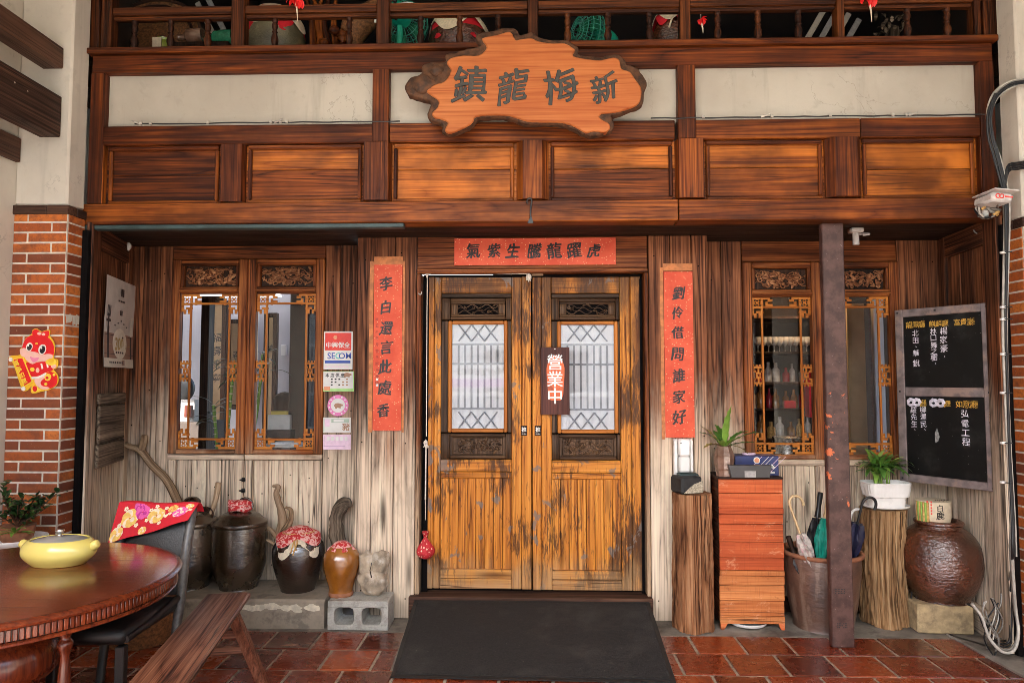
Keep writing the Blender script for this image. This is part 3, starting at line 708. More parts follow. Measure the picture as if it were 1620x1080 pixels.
def gridpat(b, rows, O, cx, cz, sx=1, sz=-1, y0=0, d=.012, mat=0):
    for j, r in enumerate(rows):
        i = 0
        while i < len(r):
            if r[i] == '#':
                k = i
                while k < len(r) and r[k] == '#': k += 1
                xa, xb = O[0]+sx*i*cx, O[0]+sx*k*cx; za, zb = O[1]+sz*j*cz, O[1]+sz*(j+1)*cz
                b.box(xa, xb, y0+rnd.uniform(0, .0006), y0+d, za, zb, g='x', b=.0008, mat=mat, tone=.6); i = k
            else: i += 1
def ring(b, c, r, tr, y, n=16, mat=0, a0=0, a1=2*pi):
    P = [(c[0]+r*cos(a0+(a1-a0)*i/n), y, c[1]+r*sin(a0+(a1-a0)*i/n)) for i in range(n+1)]; b.tube(P, tr, 6, mat=mat, tone=.6)
def flower(b, c, r, y):
    for k in range(4):
        a = k*pi/2; ring(b, (c[0]+cos(a)*r*.48, c[1]+sin(a)*r*.48), r*.44, r*.1, y, 10)
    ring(b, c, r*.25, r*.1, y, 10)
def carving(b, x0, x1, z0, z1, y, seed, n=60, mat=0, dens=1):
    rr = random.Random(seed); W, H = x1-x0, z1-z0
    for i in range(n):
        cx, cz = x0+W*rr.uniform(.03, .97), z0+H*rr.uniform(.08, .92); a = rr.uniform(0, 2*pi); s = H*rr.uniform(.1, .19)
        if rr.random() < .6:
            b.blob((cx, y-rr.uniform(0, .006), cz), (s*1.25, .008, s*.5), Matrix.Rotation(a, 3, 'Y'), 8, 5, mat, rr.random())
        else:
            P = [(cx+s*(1-.09*k)*cos(a+k*.7), y-.004, cz+s*(1-.09*k)*sin(a+k*.7)) for k in range(9)]
            P = [(min(max(p[0], x0), x1), p[1], min(max(p[2], z0), z1)) for p in P]; b.tube(P, s*.2, 5, mat, rr.random())
    for k in range(3):
        ph = rr.uniform(0, 6); P = [(x0+W*i/16, y-.003, z0+H*(.25+.25*k)+H*.16*sin(i*1.1+ph)) for i in range(17)]; b.tube(P, H*.035, 5, mat, .5)
def pbx(q, x0, x1, y0, y1, z0, z1, **k): q.box(x0, x1, y0, y1, z0, z1, **k)

def window(parent, L, Rr, zt, zb, zc0, zc1, Y, seed):
    """Lattice window: frame, carved head panel, pane and fretwork. L..Rr is the clear opening, zb..zt its height, zc0..zc1 the carving."""
    w_ = empty('window', ((L+Rr)/2, Y, (zt+zb)/2), parent)
    f = MB(); s = .062
    f.box(L-s, L, Y-.012, Y+.05, zb-.03, zc1+.055, g='z', b=.006, tone=.5); f.box(Rr, Rr+s, Y-.012, Y+.05, zb-.03, zc1+.055, g='z', b=.006, tone=.6)
    f.box(L+.001, Rr-.001, Y-.010, Y+.05, zc1+.012, zc1+.053, g='x', b=.006, tone=.35); f.box(L+.001, Rr-.001, Y-.010, Y+.05, zt, zc0-.012, g='x', b=.006, tone=.5)
    f.box(L+.001, Rr-.001, Y-.016, Y+.05, zb-.03, zb, g='x', b=.006, tone=.6)
    f.box(L+.002, Rr-.002, Y-.03, Y-.011, zt+.012, zt+.028, g='x', b=.006, tone=.8)
    f.box(L+.002, L+.024, Y-.004, Y+.05, zc0-.011, zc1+.011, g='z', b=.004, tone=.3); f.box(Rr-.024, Rr-.002, Y-.004, Y+.05, zc0-.011, zc1+.011, g='z', b=.004, tone=.3)
    f.build('frame', M['wood_frame'], w_, smooth=35)
    c = MB(); c.box(L+.024, Rr-.024, Y+.03, Y+.045, zc0-.01, zc1+.01, b=0, mat=1); carving(c, L+.03, Rr-.03, zc0, zc1, Y+.022, seed, 75)
    c.build('carved_panel', [M['carve'], M['wood_dark']], w_, smooth=50)
    g = MB(); g.box(L+.001, Rr-.001, Y+.034, Y+.038, zb+.001, zt-.001, b=0); g.build('pane', M['glass'], w_)
    k = MB(); W = Rr-L; cx = .0158; cz = .0158; y0 = Y+.012
    for sx, O0 in ((1, L+.002), (-1, Rr-.002)):
        for sz, O1 in ((-1, zt-.002), (1, zb+.002)):
            gridpat(k, CORNER, (O0, O1), cx, cz, sx, sz, y0); flower(k, (O0+sx*cx*2.5, O1+sz*cz*2.5), cx*1.55, y0+.004)
    zm = (zt+zb)/2-.0
    for O0, sx in ((L+.001, 1), (Rr-.001, -1)): gridpat(k, MIDDLE, (O0, zm+.074), .0112, .0135, sx, -1, y0+.001); 
    xi, zi = 4.5*cx, 4.5*cz
    for a in (L+xi, Rr-xi): k.box(a-.007, a+.007, y0-.001, y0+.012, zb+zi-.005, zt-zi+.005, g='z', b=.002, tone=.3)
    for a in (zb+zi, zt-zi): k.box(L+xi+.006, Rr-xi-.006, y0-.0015, y0+.012, a-.007, a+.007, g='x', b=.002, tone=.3)
    k.build('fretwork', M['fret'], w_, smooth=40)
    return w_
def backing(t, xa, xb, w1, w2, zt, zb, Y):
    q = MB(); y0, y1 = Y+.062, Y+.075
    q.box(xa, w1[0]-.03, y0, y1, 0, ZS+.08, b=0); q.box(w2[1]+.03, xb, y0, y1, 0, ZS+.08, b=0)
    q.box(w1[0]-.029, w2[1]+.029, y0, y1, zt+.02, ZS+.08, b=0); q.box(w1[0]-.029, w2[1]+.029, y0, y1, 0, zb-.02, b=0); q.box(w1[1]+.03, w2[0]-.03, y0, y1, zb-.019, zt+.019, b=0)
    q.build('light_stop_backing', M['black_gap'], t)  # added unseen backing that stops room light leaking through the board gaps
YW = YWL = BL
t = thing('window_wall', (-1.9, BL+.03, 0), 'weathered board wall with two fretwork windows, left of the door', 'timber wall')
xl = lambda px, py=600: RX(px, py, YW)
zt, zb = RZ(390, 464, YW), RZ(390, 711, YW); zc0, zc1 = RZ(390, 451, YW), RZ(390, 422, YW); ztop = RZ(390, 405, YW)
W1 = (xl(282), xl(375)); W2 = (xl(403), xl(498))
boards(t, [RX(205, 600, YW)-.03, xl(222), xl(248), xl(268)], 0, ZS, YW, .05, M['wood_board'], tones=[.45, .3, .5])
boards(t, [xl(512), xl(536), xl(564)], 0, ZS, YW, .05, M['wood_board'], tones=[.45, .35])
q = MB(); q.box(xl(268)+.002, xl(512)-.002, YW+.006, YW+.05, zc1+.058, ZS, g='x', b=.003, tone=.25); q.build('header_board', M['wood_frame'], t)
window(t, *W1, zt, zb, zc0, zc1, YW, 11); window(t, *W2, zt, zb, zc0, zc1, YW, 12)
zr2 = RZ(390, 727, YW)
for (a, c) in (W1, W2):
    q = MB(); q.box(a-.06, c+.06, YW-.006, YW+.04, zr2, zb-.033, g='x', b=.005, tone=.6); q.build('apron_rail', M['wood_board'], t)
    n = 4; d = (c-a)/n
    boards(t, [a+d*i for i in range(n+1)], .1, zr2-.003, YW+.01, .03, M['wood_board'], jit=.003)
def bstile(x0, x1, y, top, tn): 
    q = MB(); q.box(x0, x1, y, y+.05, .1, top, g='z', b=.005, tone=tn); q.build('stile', M['wood_board'], t)
bstile(W1[0]-.06, W1[0]-.002, YW-.004, zr2-.002, .5); bstile(W1[1]+.002, (W1[1]+W2[0])/2-.003, YW-.004, zr2-.002, .55); bstile((W1[1]+W2[0])/2+.003, W2[0]-.002, YW-.004, zr2-.002, .6); bstile(W2[1]+.002, W2[1]+.06, YW-.004, zr2-.002, .5)
backing(t, RX(205, 600, YW)-.03, xl(564), W1, W2, zt, zb, YW)
q = MB(); q.box(xl(205), xl(564), YW+.0, YW+.06, .0, .098, g='x', b=.004, tone=.2); q.build('base_rail', M['wood_joist'], t)
q = MB(); xm = (W1[1]+W2[0])/2
for z_ in (RZ(384, 758, YW), RZ(384, 775, YW)): q.box(xm-.012, xm+.012, YW-.012, YW-.002, z_-.015, z_+.015, b=.004); q.tube([(xm-.02, YW-.02, z_), (xm+.02, YW-.02, z_)], .005, 6)
q.build('latch', M['black'], t)

YW = B
t = thing('window_wall', (2.0, B+.03, 0), 'board wall with two fretwork windows behind the maroon steel post', 'timber wall')
zt, zb = RZ(1250, 469, YW), RZ(1250, 719, YW); zc0, zc1 = RZ(1250, 455, YW), RZ(1250, 427, YW)
V1 = (xl(1192), xl(1287)); V2 = (xl(1318), xl(1411))
boards(t, [xl(1121), xl(1144), xl(1177)], 0, ZS, YW, .05, M['wood_board'], tones=[.6, .75])
boards(t, [xl(1425), xl(1462), xl(1500)], 0, ZS, YW, .05, M['wood_board'], tones=[.7, .6])
q = MB(); q.box(xl(1177)+.002, xl(1425)-.002, YW+.006, YW+.05, zc1+.058, ZS, g='x', b=.003, tone=.4); q.build('header_board', M['wood_frame'], t)
window(t, *V1, zt, zb, zc0, zc1, YW, 13); window(t, *V2, zt, zb, zc0, zc1, YW, 14)
zr2 = RZ(1250, 736, YW)
for (a, c) in (V1, V2):
    q = MB(); q.box(a-.06, c+.06, YW-.006, YW+.04, zr2, zb-.033, g='x', b=.005, tone=.7); q.build('apron_rail', M['wood_board'], t)
    d = (c-a)/3; boards(t, [a+d*i for i in range(4)], .1, zr2-.003, YW+.01, .03, M['wood_board'], jit=.003)
bstile(V1[0]-.06, V1[0]-.002, YW-.004, zr2-.002, .5); bstile(V1[1]+.002, (V1[1]+V2[0])/2-.003, YW-.004, zr2-.002, .6); bstile((V1[1]+V2[0])/2+.003, V2[0]-.002, YW-.004, zr2-.002, .6); bstile(V2[1]+.002, V2[1]+.06, YW-.004, zr2-.002, .5)
backing(t, xl(1121), xl(1500), V1, V2, zt, zb, YW)
q = MB(); q.box(xl(1121), xl(1500), YW, YW+.06, 0, .098, g='x', b=.004, tone=.3); q.build('base_rail', M['wood_joist'], t)

# splayed return walls at both ends (built in their own u axis running from the far corner to the near edge)
def ret(name, label, P0, P1, side):
    P0, P1 = Vector(P0), Vector(P1); L = (P1-P0).length; u = (P1-P0)/L; n = Vector((-u.y, u.x, 0))*side
    T = Matrix(((u.x, -n.x, 0, P0.x), (u.y, -n.y, 0, P0.y), (0, 0, 1, 0), (0, 0, 0, 1)))
    t = thing(name, ((P0.x+P1.x)/2, (P0.y+P1.y)/2, 0), label, 'timber wall')
    def b_(nm, a, c, z0, z1, y0, m, tone, g='z'):
        q = MB(); q.box(a, c, y0, y0+.04, z0, z1, g=g, b=.004, T=T, tone=tone)
        q.build(nm, m, t)
    b_('stile', 0, .09, 0, ZS, -.012, M['wood_board'], .35); b_('stile', L-.14, L, 0, ZS, -.012, M['wood_board'], .25)
    b_('rail', .092, L-.142, 2.36, ZS, -.01, M['wood_board'], .2, 'x'); b_('rail', .092, L-.142, 0, .16, -.01, M['wood_board'], .3, 'x'); b_('rail', .092, L-.142, 1.28, 1.36, -.008, M['wood_board'], .3, 'x')
    k = (L-.234)/3
    for i in range(3):
        b_('board', .092+k*i+.001, .092+k*(i+1)-.001, 1.362, 2.358, .008+rnd.uniform(0, .004), M['wood_board'], rnd.uniform(.2, .5)); b_('board', .092+k*i+.001, .092+k*(i+1)-.001, .162, 1.278, .008+rnd.uniform(0, .004), M['wood_board'], rnd.uniform(.3, .6))
    return t, T, L
PL0, PL1 = (RX(203, 600, BL), BL, 0), (RX(139, 540, -.5), -.5, 0)
rl_, TL, LL = ret('return_wall', 'old boarded return wall on the left carrying the menu poster', PL0, PL1, 1)
for z0, z1, dx in ((1.39, 1.46, 0), (1.15, 1.385, .01), (1.0, 1.145, 0)):
    q = MB(); q.box(.16+dx, LL-.13-dx, -.035, -.013, z0, z1, g='x', b=.006, T=TL, tone=.4); q.build('nailed_board', M['wood_grey'], rl_)
PR0, PR1 = (RX(1493, 600, B), B, 0), (2.70, -.5, 0)
rr_, TR, LR = ret('return_wall', 'brown boarded return wall on the right behind the blackboard', PR0, PR1, -1)

# ---------------------------------------------------------------- the double door
D = .075
lat = plain('grey_lattice', (.26, .25, .26), .6); M['lattice'] = plain('dark_lattice', (.2, .2, .22), .6); M['street_bar'] = lat; M['backing'] = plain('pale_brightening_sheet', (.8, .8, .83), .8, .05)
def leaf(label, x0, x1, st0, st1, gx0, gx1, zoff, pull, sign):
    t = thing('door_leaf', ((x0+x1)/2, D, .18), label, 'door', 'leaves of the double door')
    zz = lambda py: RZ(842, py+zoff, D)
    ztop, zbot = zz(437), zz(932); zl = zz(745)
    def fb(nm, a, c, z0, z1, y0, d=.035, g='z', tone=None, m='door', bv=.004):
        q = MB(); q.box(a, c, y0, y0+d, z0, z1, g=g, b=bv, tone=tone); return q.build(nm, M[m], t)
    am, bm = x0+(st0-x0)*.48, st1+(x1-st1)*.5
    fb('stile', x0+.002, am-.001, zbot, ztop, D, tone=.3); fb('stile', am+.001, st0-.001, zbot, ztop, D+.004, tone=.6)
    fb('stile', st1+.001, bm-.001, zbot, ztop, D+.003, tone=.6); fb('stile', bm+.001, x1-.002, zbot, ztop, D, tone=.5)
    fb('rail', st0, st1, zz(463), ztop, D+.005, g='x', tone=.3); fb('rail', st0, st1, zz(470), zz(463.5), D+.012, g='x', tone=.1, m='door_carve')
    fb('rail', st0, st1, zz(746), zz(727), D+.004, g='x', tone=.7); fb('rail', st0, st1, zz(757), zz(747), D+.010, g='x', tone=.35)
    zm = zz(916); fb('rail', st0, st1, zm+.001, zz(901), D+.003, g='x', tone=.7); fb('rail', st0, st1, zbot, zm-.001, D+.003, g='x', tone=.8)
    n = 8; d = (st1-st0)/n
    for i in range(n): fb('plank', st0+d*i+.0011, st0+d*(i+1)-.0011, zz(901)+.001, zz(757)-.001, D+.012+rnd.uniform(0, .0025), .02, tone=rnd.uniform(.25, .75), bv=.002)
    for (za, zb_, nm, seed, opn) in ((zz(505), zz(471), 'vent_panel', 21, 1), (zz(726), zz(686), 'carved_panel', 23, 0)):
        q = MB(); a, c = gx0-.012, gx1+.012; s = .022
        q.box(st0, a, D+.008, D+.035, za, zb_, g='z', b=.004, tone=.2); q.box(c, st1, D+.008, D+.035, za, zb_, g='z', b=.004, tone=.25)
        q.box(a+.001, c-.001, D+.010, D+.035, zb_-s, zb_, g='x', b=.005, tone=.2); q.box(a+.001, c-.001, D+.010, D+.035, za, za+s, g='x', b=.005, tone=.4)
        i0, i1 = za+s+.004, zb_-s-.004
        if opn:
            q.box(a+.001, c-.001, D+.03, D+.033, za+s, zb_-s, b=0, mat=1)
            q.box(a+.004, c-.004, D+.016, D+.029, i1-.012, i1+.003, g='x', b=.003, tone=.6); q.box(a+.004, c-.004, D+.016, D+.029, i0-.003, i0+.01, g='x', b=.003, tone=.6)
            q.box(a+.004, a+.05, D+.016, D+.029, i0+.01, i1-.012, g='z', b=.003, tone=.6); q.box(c-.05, c-.004, D+.016, D+.029, i0+.01, i1-.012, g='z', b=.003, tone=.6)
            carving(q, a+.05, c-.05, i0+.006, i1-.008, D+.022, seed+sign, 16)
        else:
            q.box(a+.001, c-.001, D+.024, D+.033, za+s, zb_-s, b=0, tone=.5); carving(q, a+.03, c-.03, i0+.006, i1-.006, D+.024, seed+sign, 45)
            q.tube([(a+.02, D+.022, i0+.002), (c-.02, D+.022, i0+.002), (c-.02, D+.022, i1-.002), (a+.02, D+.022, i1-.002), (a+.02, D+.022, i0+.002)], .004, 6)
        q.build(nm, [M['door_carve'], M['black_gap']], t, smooth=50)
    za, zb_ = zz(684), zz(507); q = MB(); f = .024
    q.box(gx0-f, gx0, D+.002, D+.035, za, zb_, g='z', b=.005, tone=.5); q.box(gx1, gx1+f, D+.002, D+.035, za, zb_, g='z', b=.005, tone=.5)
    q.box(gx0+.001, gx1-.001, D+.003, D+.035, zb_-f, zb_, g='x', b=.005, tone=.5); q.box(gx0+.001, gx1-.001, D+.003, D+.035, za, za+f, g='x', b=.005, tone=.6)
    q.box(st0, gx0-f-.001, D+.008, D+.035, za, zb_, g='z', b=.003, tone=.1, mat=1); q.box(gx1+f+.001, st1, D+.008, D+.035, za, zb_, g='z', b=.003, tone=.15, mat=1)
    fr = q.build('glazing_frame', [M['fret'], M['door_carve']], t)
    z0, z1 = za+f, zb_-f
    q = MB(); q.box(gx0, gx1, D+.018, D+.021, z0, z1, b=0); q.build('pane', M['mirror_glass'], t)
    q = MB(); q.box(gx0, gx1, D+.034, D+.036, z0, z1, b=0); q.build('brightening_sheet', M['backing'], t)  # white sheet added behind the glass to make the pane look bright
    q = MB(); W, H = gx1-gx0, z1-z0; bar = .0062; yl = D+.024
    for i in range(1, 8): q.box(gx0+W*i/8-bar, gx0+W*i/8+bar, yl, yl+.005, z0+H*.19, z1-H*.19, b=0)
    for zc in (z0+H*.19, z1-H*.19, z0+H*.62): q.box(gx0, gx1, yl-.0015, yl+.004, zc-bar, zc+bar, b=0)
    for zc, sg in ((z1, -1), (z0, 1)):
        for i in range(4):
            c = gx0+W*(i*2+1)/8
            for s_ in (-1, 1):
                p0 = Vector((c, yl-.001, zc+sg*H*.0)); p1 = Vector((c+s_*W*.25, yl-.001, zc+sg*H*.16))
                if gx0 <= p1.x <= gx1: q.tube([p0, p1], bar*.8, 4)
    q.build('lattice', M['lattice'], t)
    # push plate
    pz, pxx = RZ(842, 681, D), RX(pull, 681, D)
    q = MB(); q.box(pxx-.021, pxx+.021, D-.004, D-.0005, pz-.033, pz+.033, b=.004); pp = q.build('push_plate', M['wood_dark'], t)
    q = MB(); write(q, '推', (pxx, D-.0055, pz+.008), (1, 0, 0), (0, 0, 1), .034, (0, 0), off=.02); line_text(q, 'PUSH', (pxx, D-.0055, pz-.021), (1, 0, 0), (0, 0, 1), .0125, off=.01); q.build('lettering', M['paper'], pp)
    return t
xd = lambda px: RX(px, 690, D)
leaf('left leaf of the worn orange double door, with the cord and red weight beside it', xd(676), xd(841), xd(697), xd(809), xd(714), xd(797), 0, 829, 0)
rd = leaf('right leaf of the worn orange double door, with the open sign over its pane', xd(842), xd(1016), xd(873), xd(982), xd(888), xd(973), 1, 851, 5)
q = MB(); q.box(xd(842), xd(860), D-.02, D+.03, RZ(842, 437, D), RZ(842, 431, D), g='x', b=.003); q.build('latch_block', M['wood_pale'], rd)

# ================================================================ THINGS ON THE WALLS
UX, UZ = Vector((1, 0, 0)), Vector((0, 0, 1))
def wavy(x0, x1, z0, z1, y, amp=.0012, seed=1):
    return lambda u, v: (x0+(x1-x0)*u, y-amp*(1+sin(u*5+seed)*sin(v*11+seed*2)), z0+(z1-z0)*v)
def couplet(label, px0, py0, px1, py1, chars, centers, size, vertical, jit=1.05, ghost=None, small=None, seal=None, grp='red couplets round the door'):
    x0, x1 = RX(px0, (py0+py1)/2, A), RX(px1, (py0+py1)/2, A); xm = (px0+px1)/2; z0, z1 = RZ(xm, py1, A), RZ(xm, py0, A)
    b = MB(); b.sheet(wavy(x0, x1, z0, z1, A-.006, .001, px0), 10, 24, thick=.0015); b_ = b.build('couplet', M['redpaper'], smooth=40); tag(b_, label, 'couplet', grp)
    q = MB()
    for i, ch in enumerate(chars):
        cx, cy = centers[i]; write(q, [ch], (RX(cx, cy, A), A-.009, RZ(cx, cy, A)), UX, UZ, size, (0, 0), off=.022, jit=jit, seed=px0+i*3, slant=.05, sx=.92)
    if small:
        for i, ch in enumerate(small[0]): write(q, [ch], (RX(small[1], small[2]+small[3]*i, A), A-.009, RZ(small[1], small[2]+small[3]*i, A)), UX, UZ, .024, (0, 0), jit=1.2, seed=i, mat=1)
    if seal:
        for cx, cy in seal: q.box(RX(cx, cy, A)-.008, RX(cx, cy, A)+.008, A-.0095, A-.009, RZ(cx, cy, A)-.008, RZ(cx, cy, A)+.008, b=0, mat=2)
    q.build('brush_writing', [M['ink'], M['ink_red'], M['paper']], b_)
    return b_
M['ink_red'] = plain('dark_red_ink', (.25, .02, .012), .5)
couplet('tall red couplet pasted left of the door, reading downward 李白還言此處香', 591, 419, 636, 681, '李白還言此處香', [(612, 449), (612, 486), (611, 519), (611, 549), (610, 580), (609, 613), (607, 649)], .098, True, small=('辛丑年冬月吉日新梅龍鎮', 597, 505, 10), seal=[(597, 600), (597, 609)])
couplet('tall red couplet pasted right of the door, above the soap dispenser', 1051, 430, 1097, 692, '劉伶借問誰家好', [(1073, 464), (1071, 495), (1072, 526), (1073, 560), (1073, 594), (1074, 627), (1074, 659)], .092, True)
couplet('wide red banner with seven brushed characters over the double door', 719, 377, 974, 419.5, '氣紫生騰龍躍虎', [(749, 397), (782, 397), (811, 397), (845, 397), (876, 397), (908, 397), (940, 397)], .102, False)
PL_ = ['orange strip of old paste along the left edge of the left couplet', 'orange strip of old paste along the right edge of the left couplet', 'orange strip of old paste along the left edge of the right couplet', 'orange patch of old paste above the left couplet', 'orange patch of old paste above the right couplet']
for ip, (a, c, d, e) in enumerate(((584, 412, 590.2, 684), (636.6, 412, 640, 684), (1045, 424, 1050.2, 694), (590.3, 405, 636.5, 418.6), (1050.5, 418, 1097, 429.5))):
    q = MB(); q.box(RX(a, 540, A), RX(d, 540, A), A-.004, A-.003, RZ(842, e, A), RZ(842, c, A), b=0); tag(q.build('paste_residue', M['ghost']), PL_[ip], 'paste residue', 'old paste around the couplets')


# live-edge name board
YS = -.66
def c2(pts, Y): return [(RX(540+x/3, y/3, Y), RZ(540+x/3, y/3, Y)) for x, y in pts]
FACE = [(405,430),(440,402),(490,385),(520,335),(500,300),(520,275),(580,262),(650,262),(690,225),(668,182),(740,165),(800,150),(826,188),(850,186),(900,180),(935,195),(1000,205),(1060,205),(1108,235),(1100,265),(1170,280),(1230,285),(1290,272),(1320,285),(1330,325),(1370,340),(1395,375),(1420,410),(1425,445),(1413,490),(1370,513),(1300,533),(1235,540),(1228,560),(1270,585),(1275,610),(1250,628),(1200,622),(1160,630),(1110,602),(1050,582),(960,578),(880,575),(800,550),(720,545),(640,553),(622,580),(590,602),(520,630),(490,618),(505,582),(470,565),(440,558),(430,535),(455,510),(460,478),(425,452)]
BARK = [(305,412),(330,375),(380,355),(385,320),(430,300),(492,303),(498,265),(560,252),(600,235),(660,222),(640,190),(650,165),(720,152),(780,140),(830,143),(848,172),(900,158),(942,183),(1010,196),(1070,198),(1120,228),(1125,260),(1180,270),(1240,276),(1300,262),(1345,288),(1352,310),(1400,325),(1427,360),(1449,400),(1436,450),(1430,502),(1380,522),(1310,550),(1278,556),(1292,590),(1277,627),(1215,642),(1160,645),(1105,616),(1050,596),(960,592),(870,588),(790,564),(720,561),(650,566),(627,592),(592,617),(520,643),(478,627),(478,595),(430,577),(408,545),(428,505),(408,480),(350,467),(310,447)]
def smooth2(P, k=3): return [(p.x, p.y) for p in cat([Vector((a, b, 0)) for a, b in P], True, k)]
t = thing('name_board', (.0, YS, 3.0), 'orange live-edge slab sign with four carved black characters over the entrance', 'sign')
q = MB(); bp = smooth2(c2(BARK, YS+.03)); bp = [(x+rnd.uniform(-.004, .004), z+rnd.uniform(-.004, .004)) for x, z in bp]
q.prism(bp, (0, YS+.012, 0), UX, UZ, .06, bev=.01); kx, kz = c2([(400, 395)], YS)[0]
q.blob((kx-.01, YS+.035, kz), (.085, .05, .06), None, 16, 10, noise=.12); kx, kz = c2([(450, 330)], YS)[0]; q.blob((kx, YS+.03, kz), (.05, .04, .035), None, 14, 8, noise=.15)
q.build('bark_edge', M['bark'], t, smooth=60)
q = MB(); fp = smooth2(c2(FACE, YS)); q.prism(fp, (0, YS, 0), UX, UZ, .05, bev=.006); q.build('slab_face', M['slab'], t, smooth=35)
q = MB(); M['ink_grey'] = plain('olive_black_paint', (.045, .042, .035), .5, .3, 40)
for ch, cx, cy, s in (('鎮', 741, 134, .205), ('龍', 812, 137, .195), ('梅', 885, 136, .2), ('新', 957, 139, .19)):
    O = (RX(cx, cy, YS), YS-.0015, RZ(cx, cy, YS))
    write(q, [ch], O, UX, UZ, s, (0, 0), mat=0, off=.021, jit=1.3, seed=cx, slant=.06, sx=.92); write(q, [ch], O, UX, UZ, s, (0, 0), mat=1, off=.006, jit=1.3, seed=cx, slant=.06, sx=.92, lift=.0018)
q.build('carved_writing', [M['ink'], M['ink_grey']], t)

# open sign on the door
t = thing('open_sign', (RX(877, 602, .05), .05, RZ(877, 655, .05)), 'dark red hanging plaque on the door reading 營業中', 'sign')
YO = .052; x0, x1 = RX(855, 602, YO), RX(901, 602, YO); z0, z1 = RZ(877, 656, YO), RZ(877, 549, YO)
M['sign_wood'] = wood('maroon_plaque_timber', (.03, .008, .006), (.085, .022, .015), (.15, .045, .03), rough=.4, knots=0, crack=.2)
q = MB(); q.box(x0, x1, YO, YO+.018, z0, z1, g='z', b=.003); q.build('plaque', M['sign_wood'], t)
M['orange_patch'] = plain('orange_red_patch', (.72, .13, .03), .55, .15, 25, dirt=(.2, .04, .02), dsc=10)
xc, zc = (x0+x1)/2, (z0+z1)/2; pl = []
for i in range(40):
    a = 2*pi*i/40; pl.append((.058*(abs(cos(a))**.6)*(1 if cos(a) > 0 else -1)*(1+.06*sin(5*a)), .15*(abs(sin(a))**.7)*(1 if sin(a) > 0 else -1)*(1+.03*sin(9*a))))
q = MB(); q.prism([(a, b) for a, b in pl], (xc+.004, YO-.001, zc+.018), UX, UZ, .0008); q.build('orange_ground', M['orange_patch'], t)
q = MB(); write(q, '營業中', (xc, YO-.002, zc+.125), UX, UZ, .112, (0, -.112), off=.012); q.build('lettering', M['white'], t)
q = MB(); q.lathe([(.004, 0), (.004, .004)], (xc, YO-.004, z1-.012), 8, axis=(0, 1, 0), smooth=1); q.build('nail', M['white'], t)

# cord over the door with the red weight
t = thing('strung_rope', (RX(669, 440, .05), .05, RZ(669, 440, .05)), 'white cord strung across the door top and hanging down its left side', 'cord')
M['cord'] = plain('white_cord', (.66, .6, .52), .8, .2, 90)
Y_ = .04; pt = lambda x, y, Yy=Y_: Vector((RX(x, y, Yy), Yy, RZ(x, y, Yy)))
q = MB(); q.tube([pt(836, 433), pt(790, 432), pt(720, 430.5), pt(677, 430)], .0045, 6); q.tube([pt(676, 430), pt(675.5, 500), pt(674.5, 690)], .0035, 6); q.tube([pt(674, 700), pt(673, 790)], .005, 6); q.tube([pt(673, 790), pt(673, 822)], .003, 6)
q.build('cord', M['cord'], t, smooth=60)
q = MB()
for x, y, r in ((677, 431, .018), (836, 438, .02), (673.5, 700, .016)):
    p = pt(x, y); q.blob(p, (r, r*.7, r*1.2), None, 8, 6, noise=.2)
    for k in range(4): q.tube([p, p+Vector((rnd.uniform(-.02, .02), -.006, -.035+rnd.uniform(0, .02)))], .004, 5)
q.build('knot', M['cord'], t, smooth=60)
def redfloral():
    t = NT('red_floral_cloth'); P = t.pos(); v = t.vor(P, 60); n = t.noise(P, 45, 3, .6, .6)
    c = t.mix(t.mr(n, .35, .65), (.42, .012, .02), (.56, .025, .035)); c = t.mix(t.math('MULTIPLY', t.mr(v['Distance'], .3, .42, 1, 0), t.mr(t.sep(v['Color'])[0], .5, .55)), c, (.8, .55, .42))
    return t.fin(c, .75)
M['redfloral'] = redfloral()
p = pt(673, 862, .02); q = MB(); q.lathe([(.0, -.085), (.035, -.08), (.058, -.05), (.056, -.02), (.035, .015), (.014, .045), (.011, .055), (.02, .075), (.024, .09), (.012, .088)], p, 20, wob=.05, smooth=3)
o = q.build('red_weight_bag', M['redfloral'], smooth=60); tag(o, 'small red floral pouch hanging as a weight from the door cord', 'pouch')
q = MB(); X_, Z_ = RX(665, 464, .03), RZ(665, 464, .03); q.tube([(X_-.012, .03, Z_+.012), (X_-.004, .0, Z_-.008), (X_+.01, -.004, Z_-.01), (X_+.014, -.004, Z_+.008)], .003, 5, k=3); tag(q.build('cup_hook', M['white'], smooth=60), 'small pale cup hook on the left door jamb', 'hook')

# stickers
def sticker(label, px0, py0, px1, py1, base, name='sticker'):
    Ys = YWL-.004; x0, x1 = RX(px0, (py0+py1)/2, Ys), RX(px1, (py0+py1)/2, Ys); xm = (px0+px1)/2; z0, z1 = RZ(xm, py1, Ys), RZ(xm, py0, Ys)
    q = MB(); q.box(x0, x1, Ys-.001, Ys, z0, z1, b=0); o = q.build(name, base); tag(o, label, 'sticker', 'stickers on the board beside the left window')
    f = lambda a, c: (x0+(x1-x0)*a, Ys-.0012, z1-(z1-z0)*c)
    return o, f, x0, x1, z0, z1, Ys
flat = lambda n, c: plain(n, c, .5, .08, 40)
M['st_red'] = flat('sticker_red', (.75, .045, .03)); M['st_blue'] = flat('sticker_blue', (.03, .08, .4)); M['st_teal'] = flat('sticker_teal', (.1, .55, .5)); M['st_green'] = flat('sticker_green', (.4, .72, .25)); M['st_pink'] = flat('sticker_pink', (.78, .22, .5)); M['st_lpink'] = flat('sticker_light_pink', (.82, .6, .74)); M['st_orange'] = flat('sticker_orange', (.75, .3, .15)); M['st_grey'] = flat('sticker_grey_green', (.42, .52, .42)); M['st_brown'] = flat('sticker_brown', (.38, .2, .12)); M['st_lilac'] = flat('sticker_lilac', (.5, .3, .5))
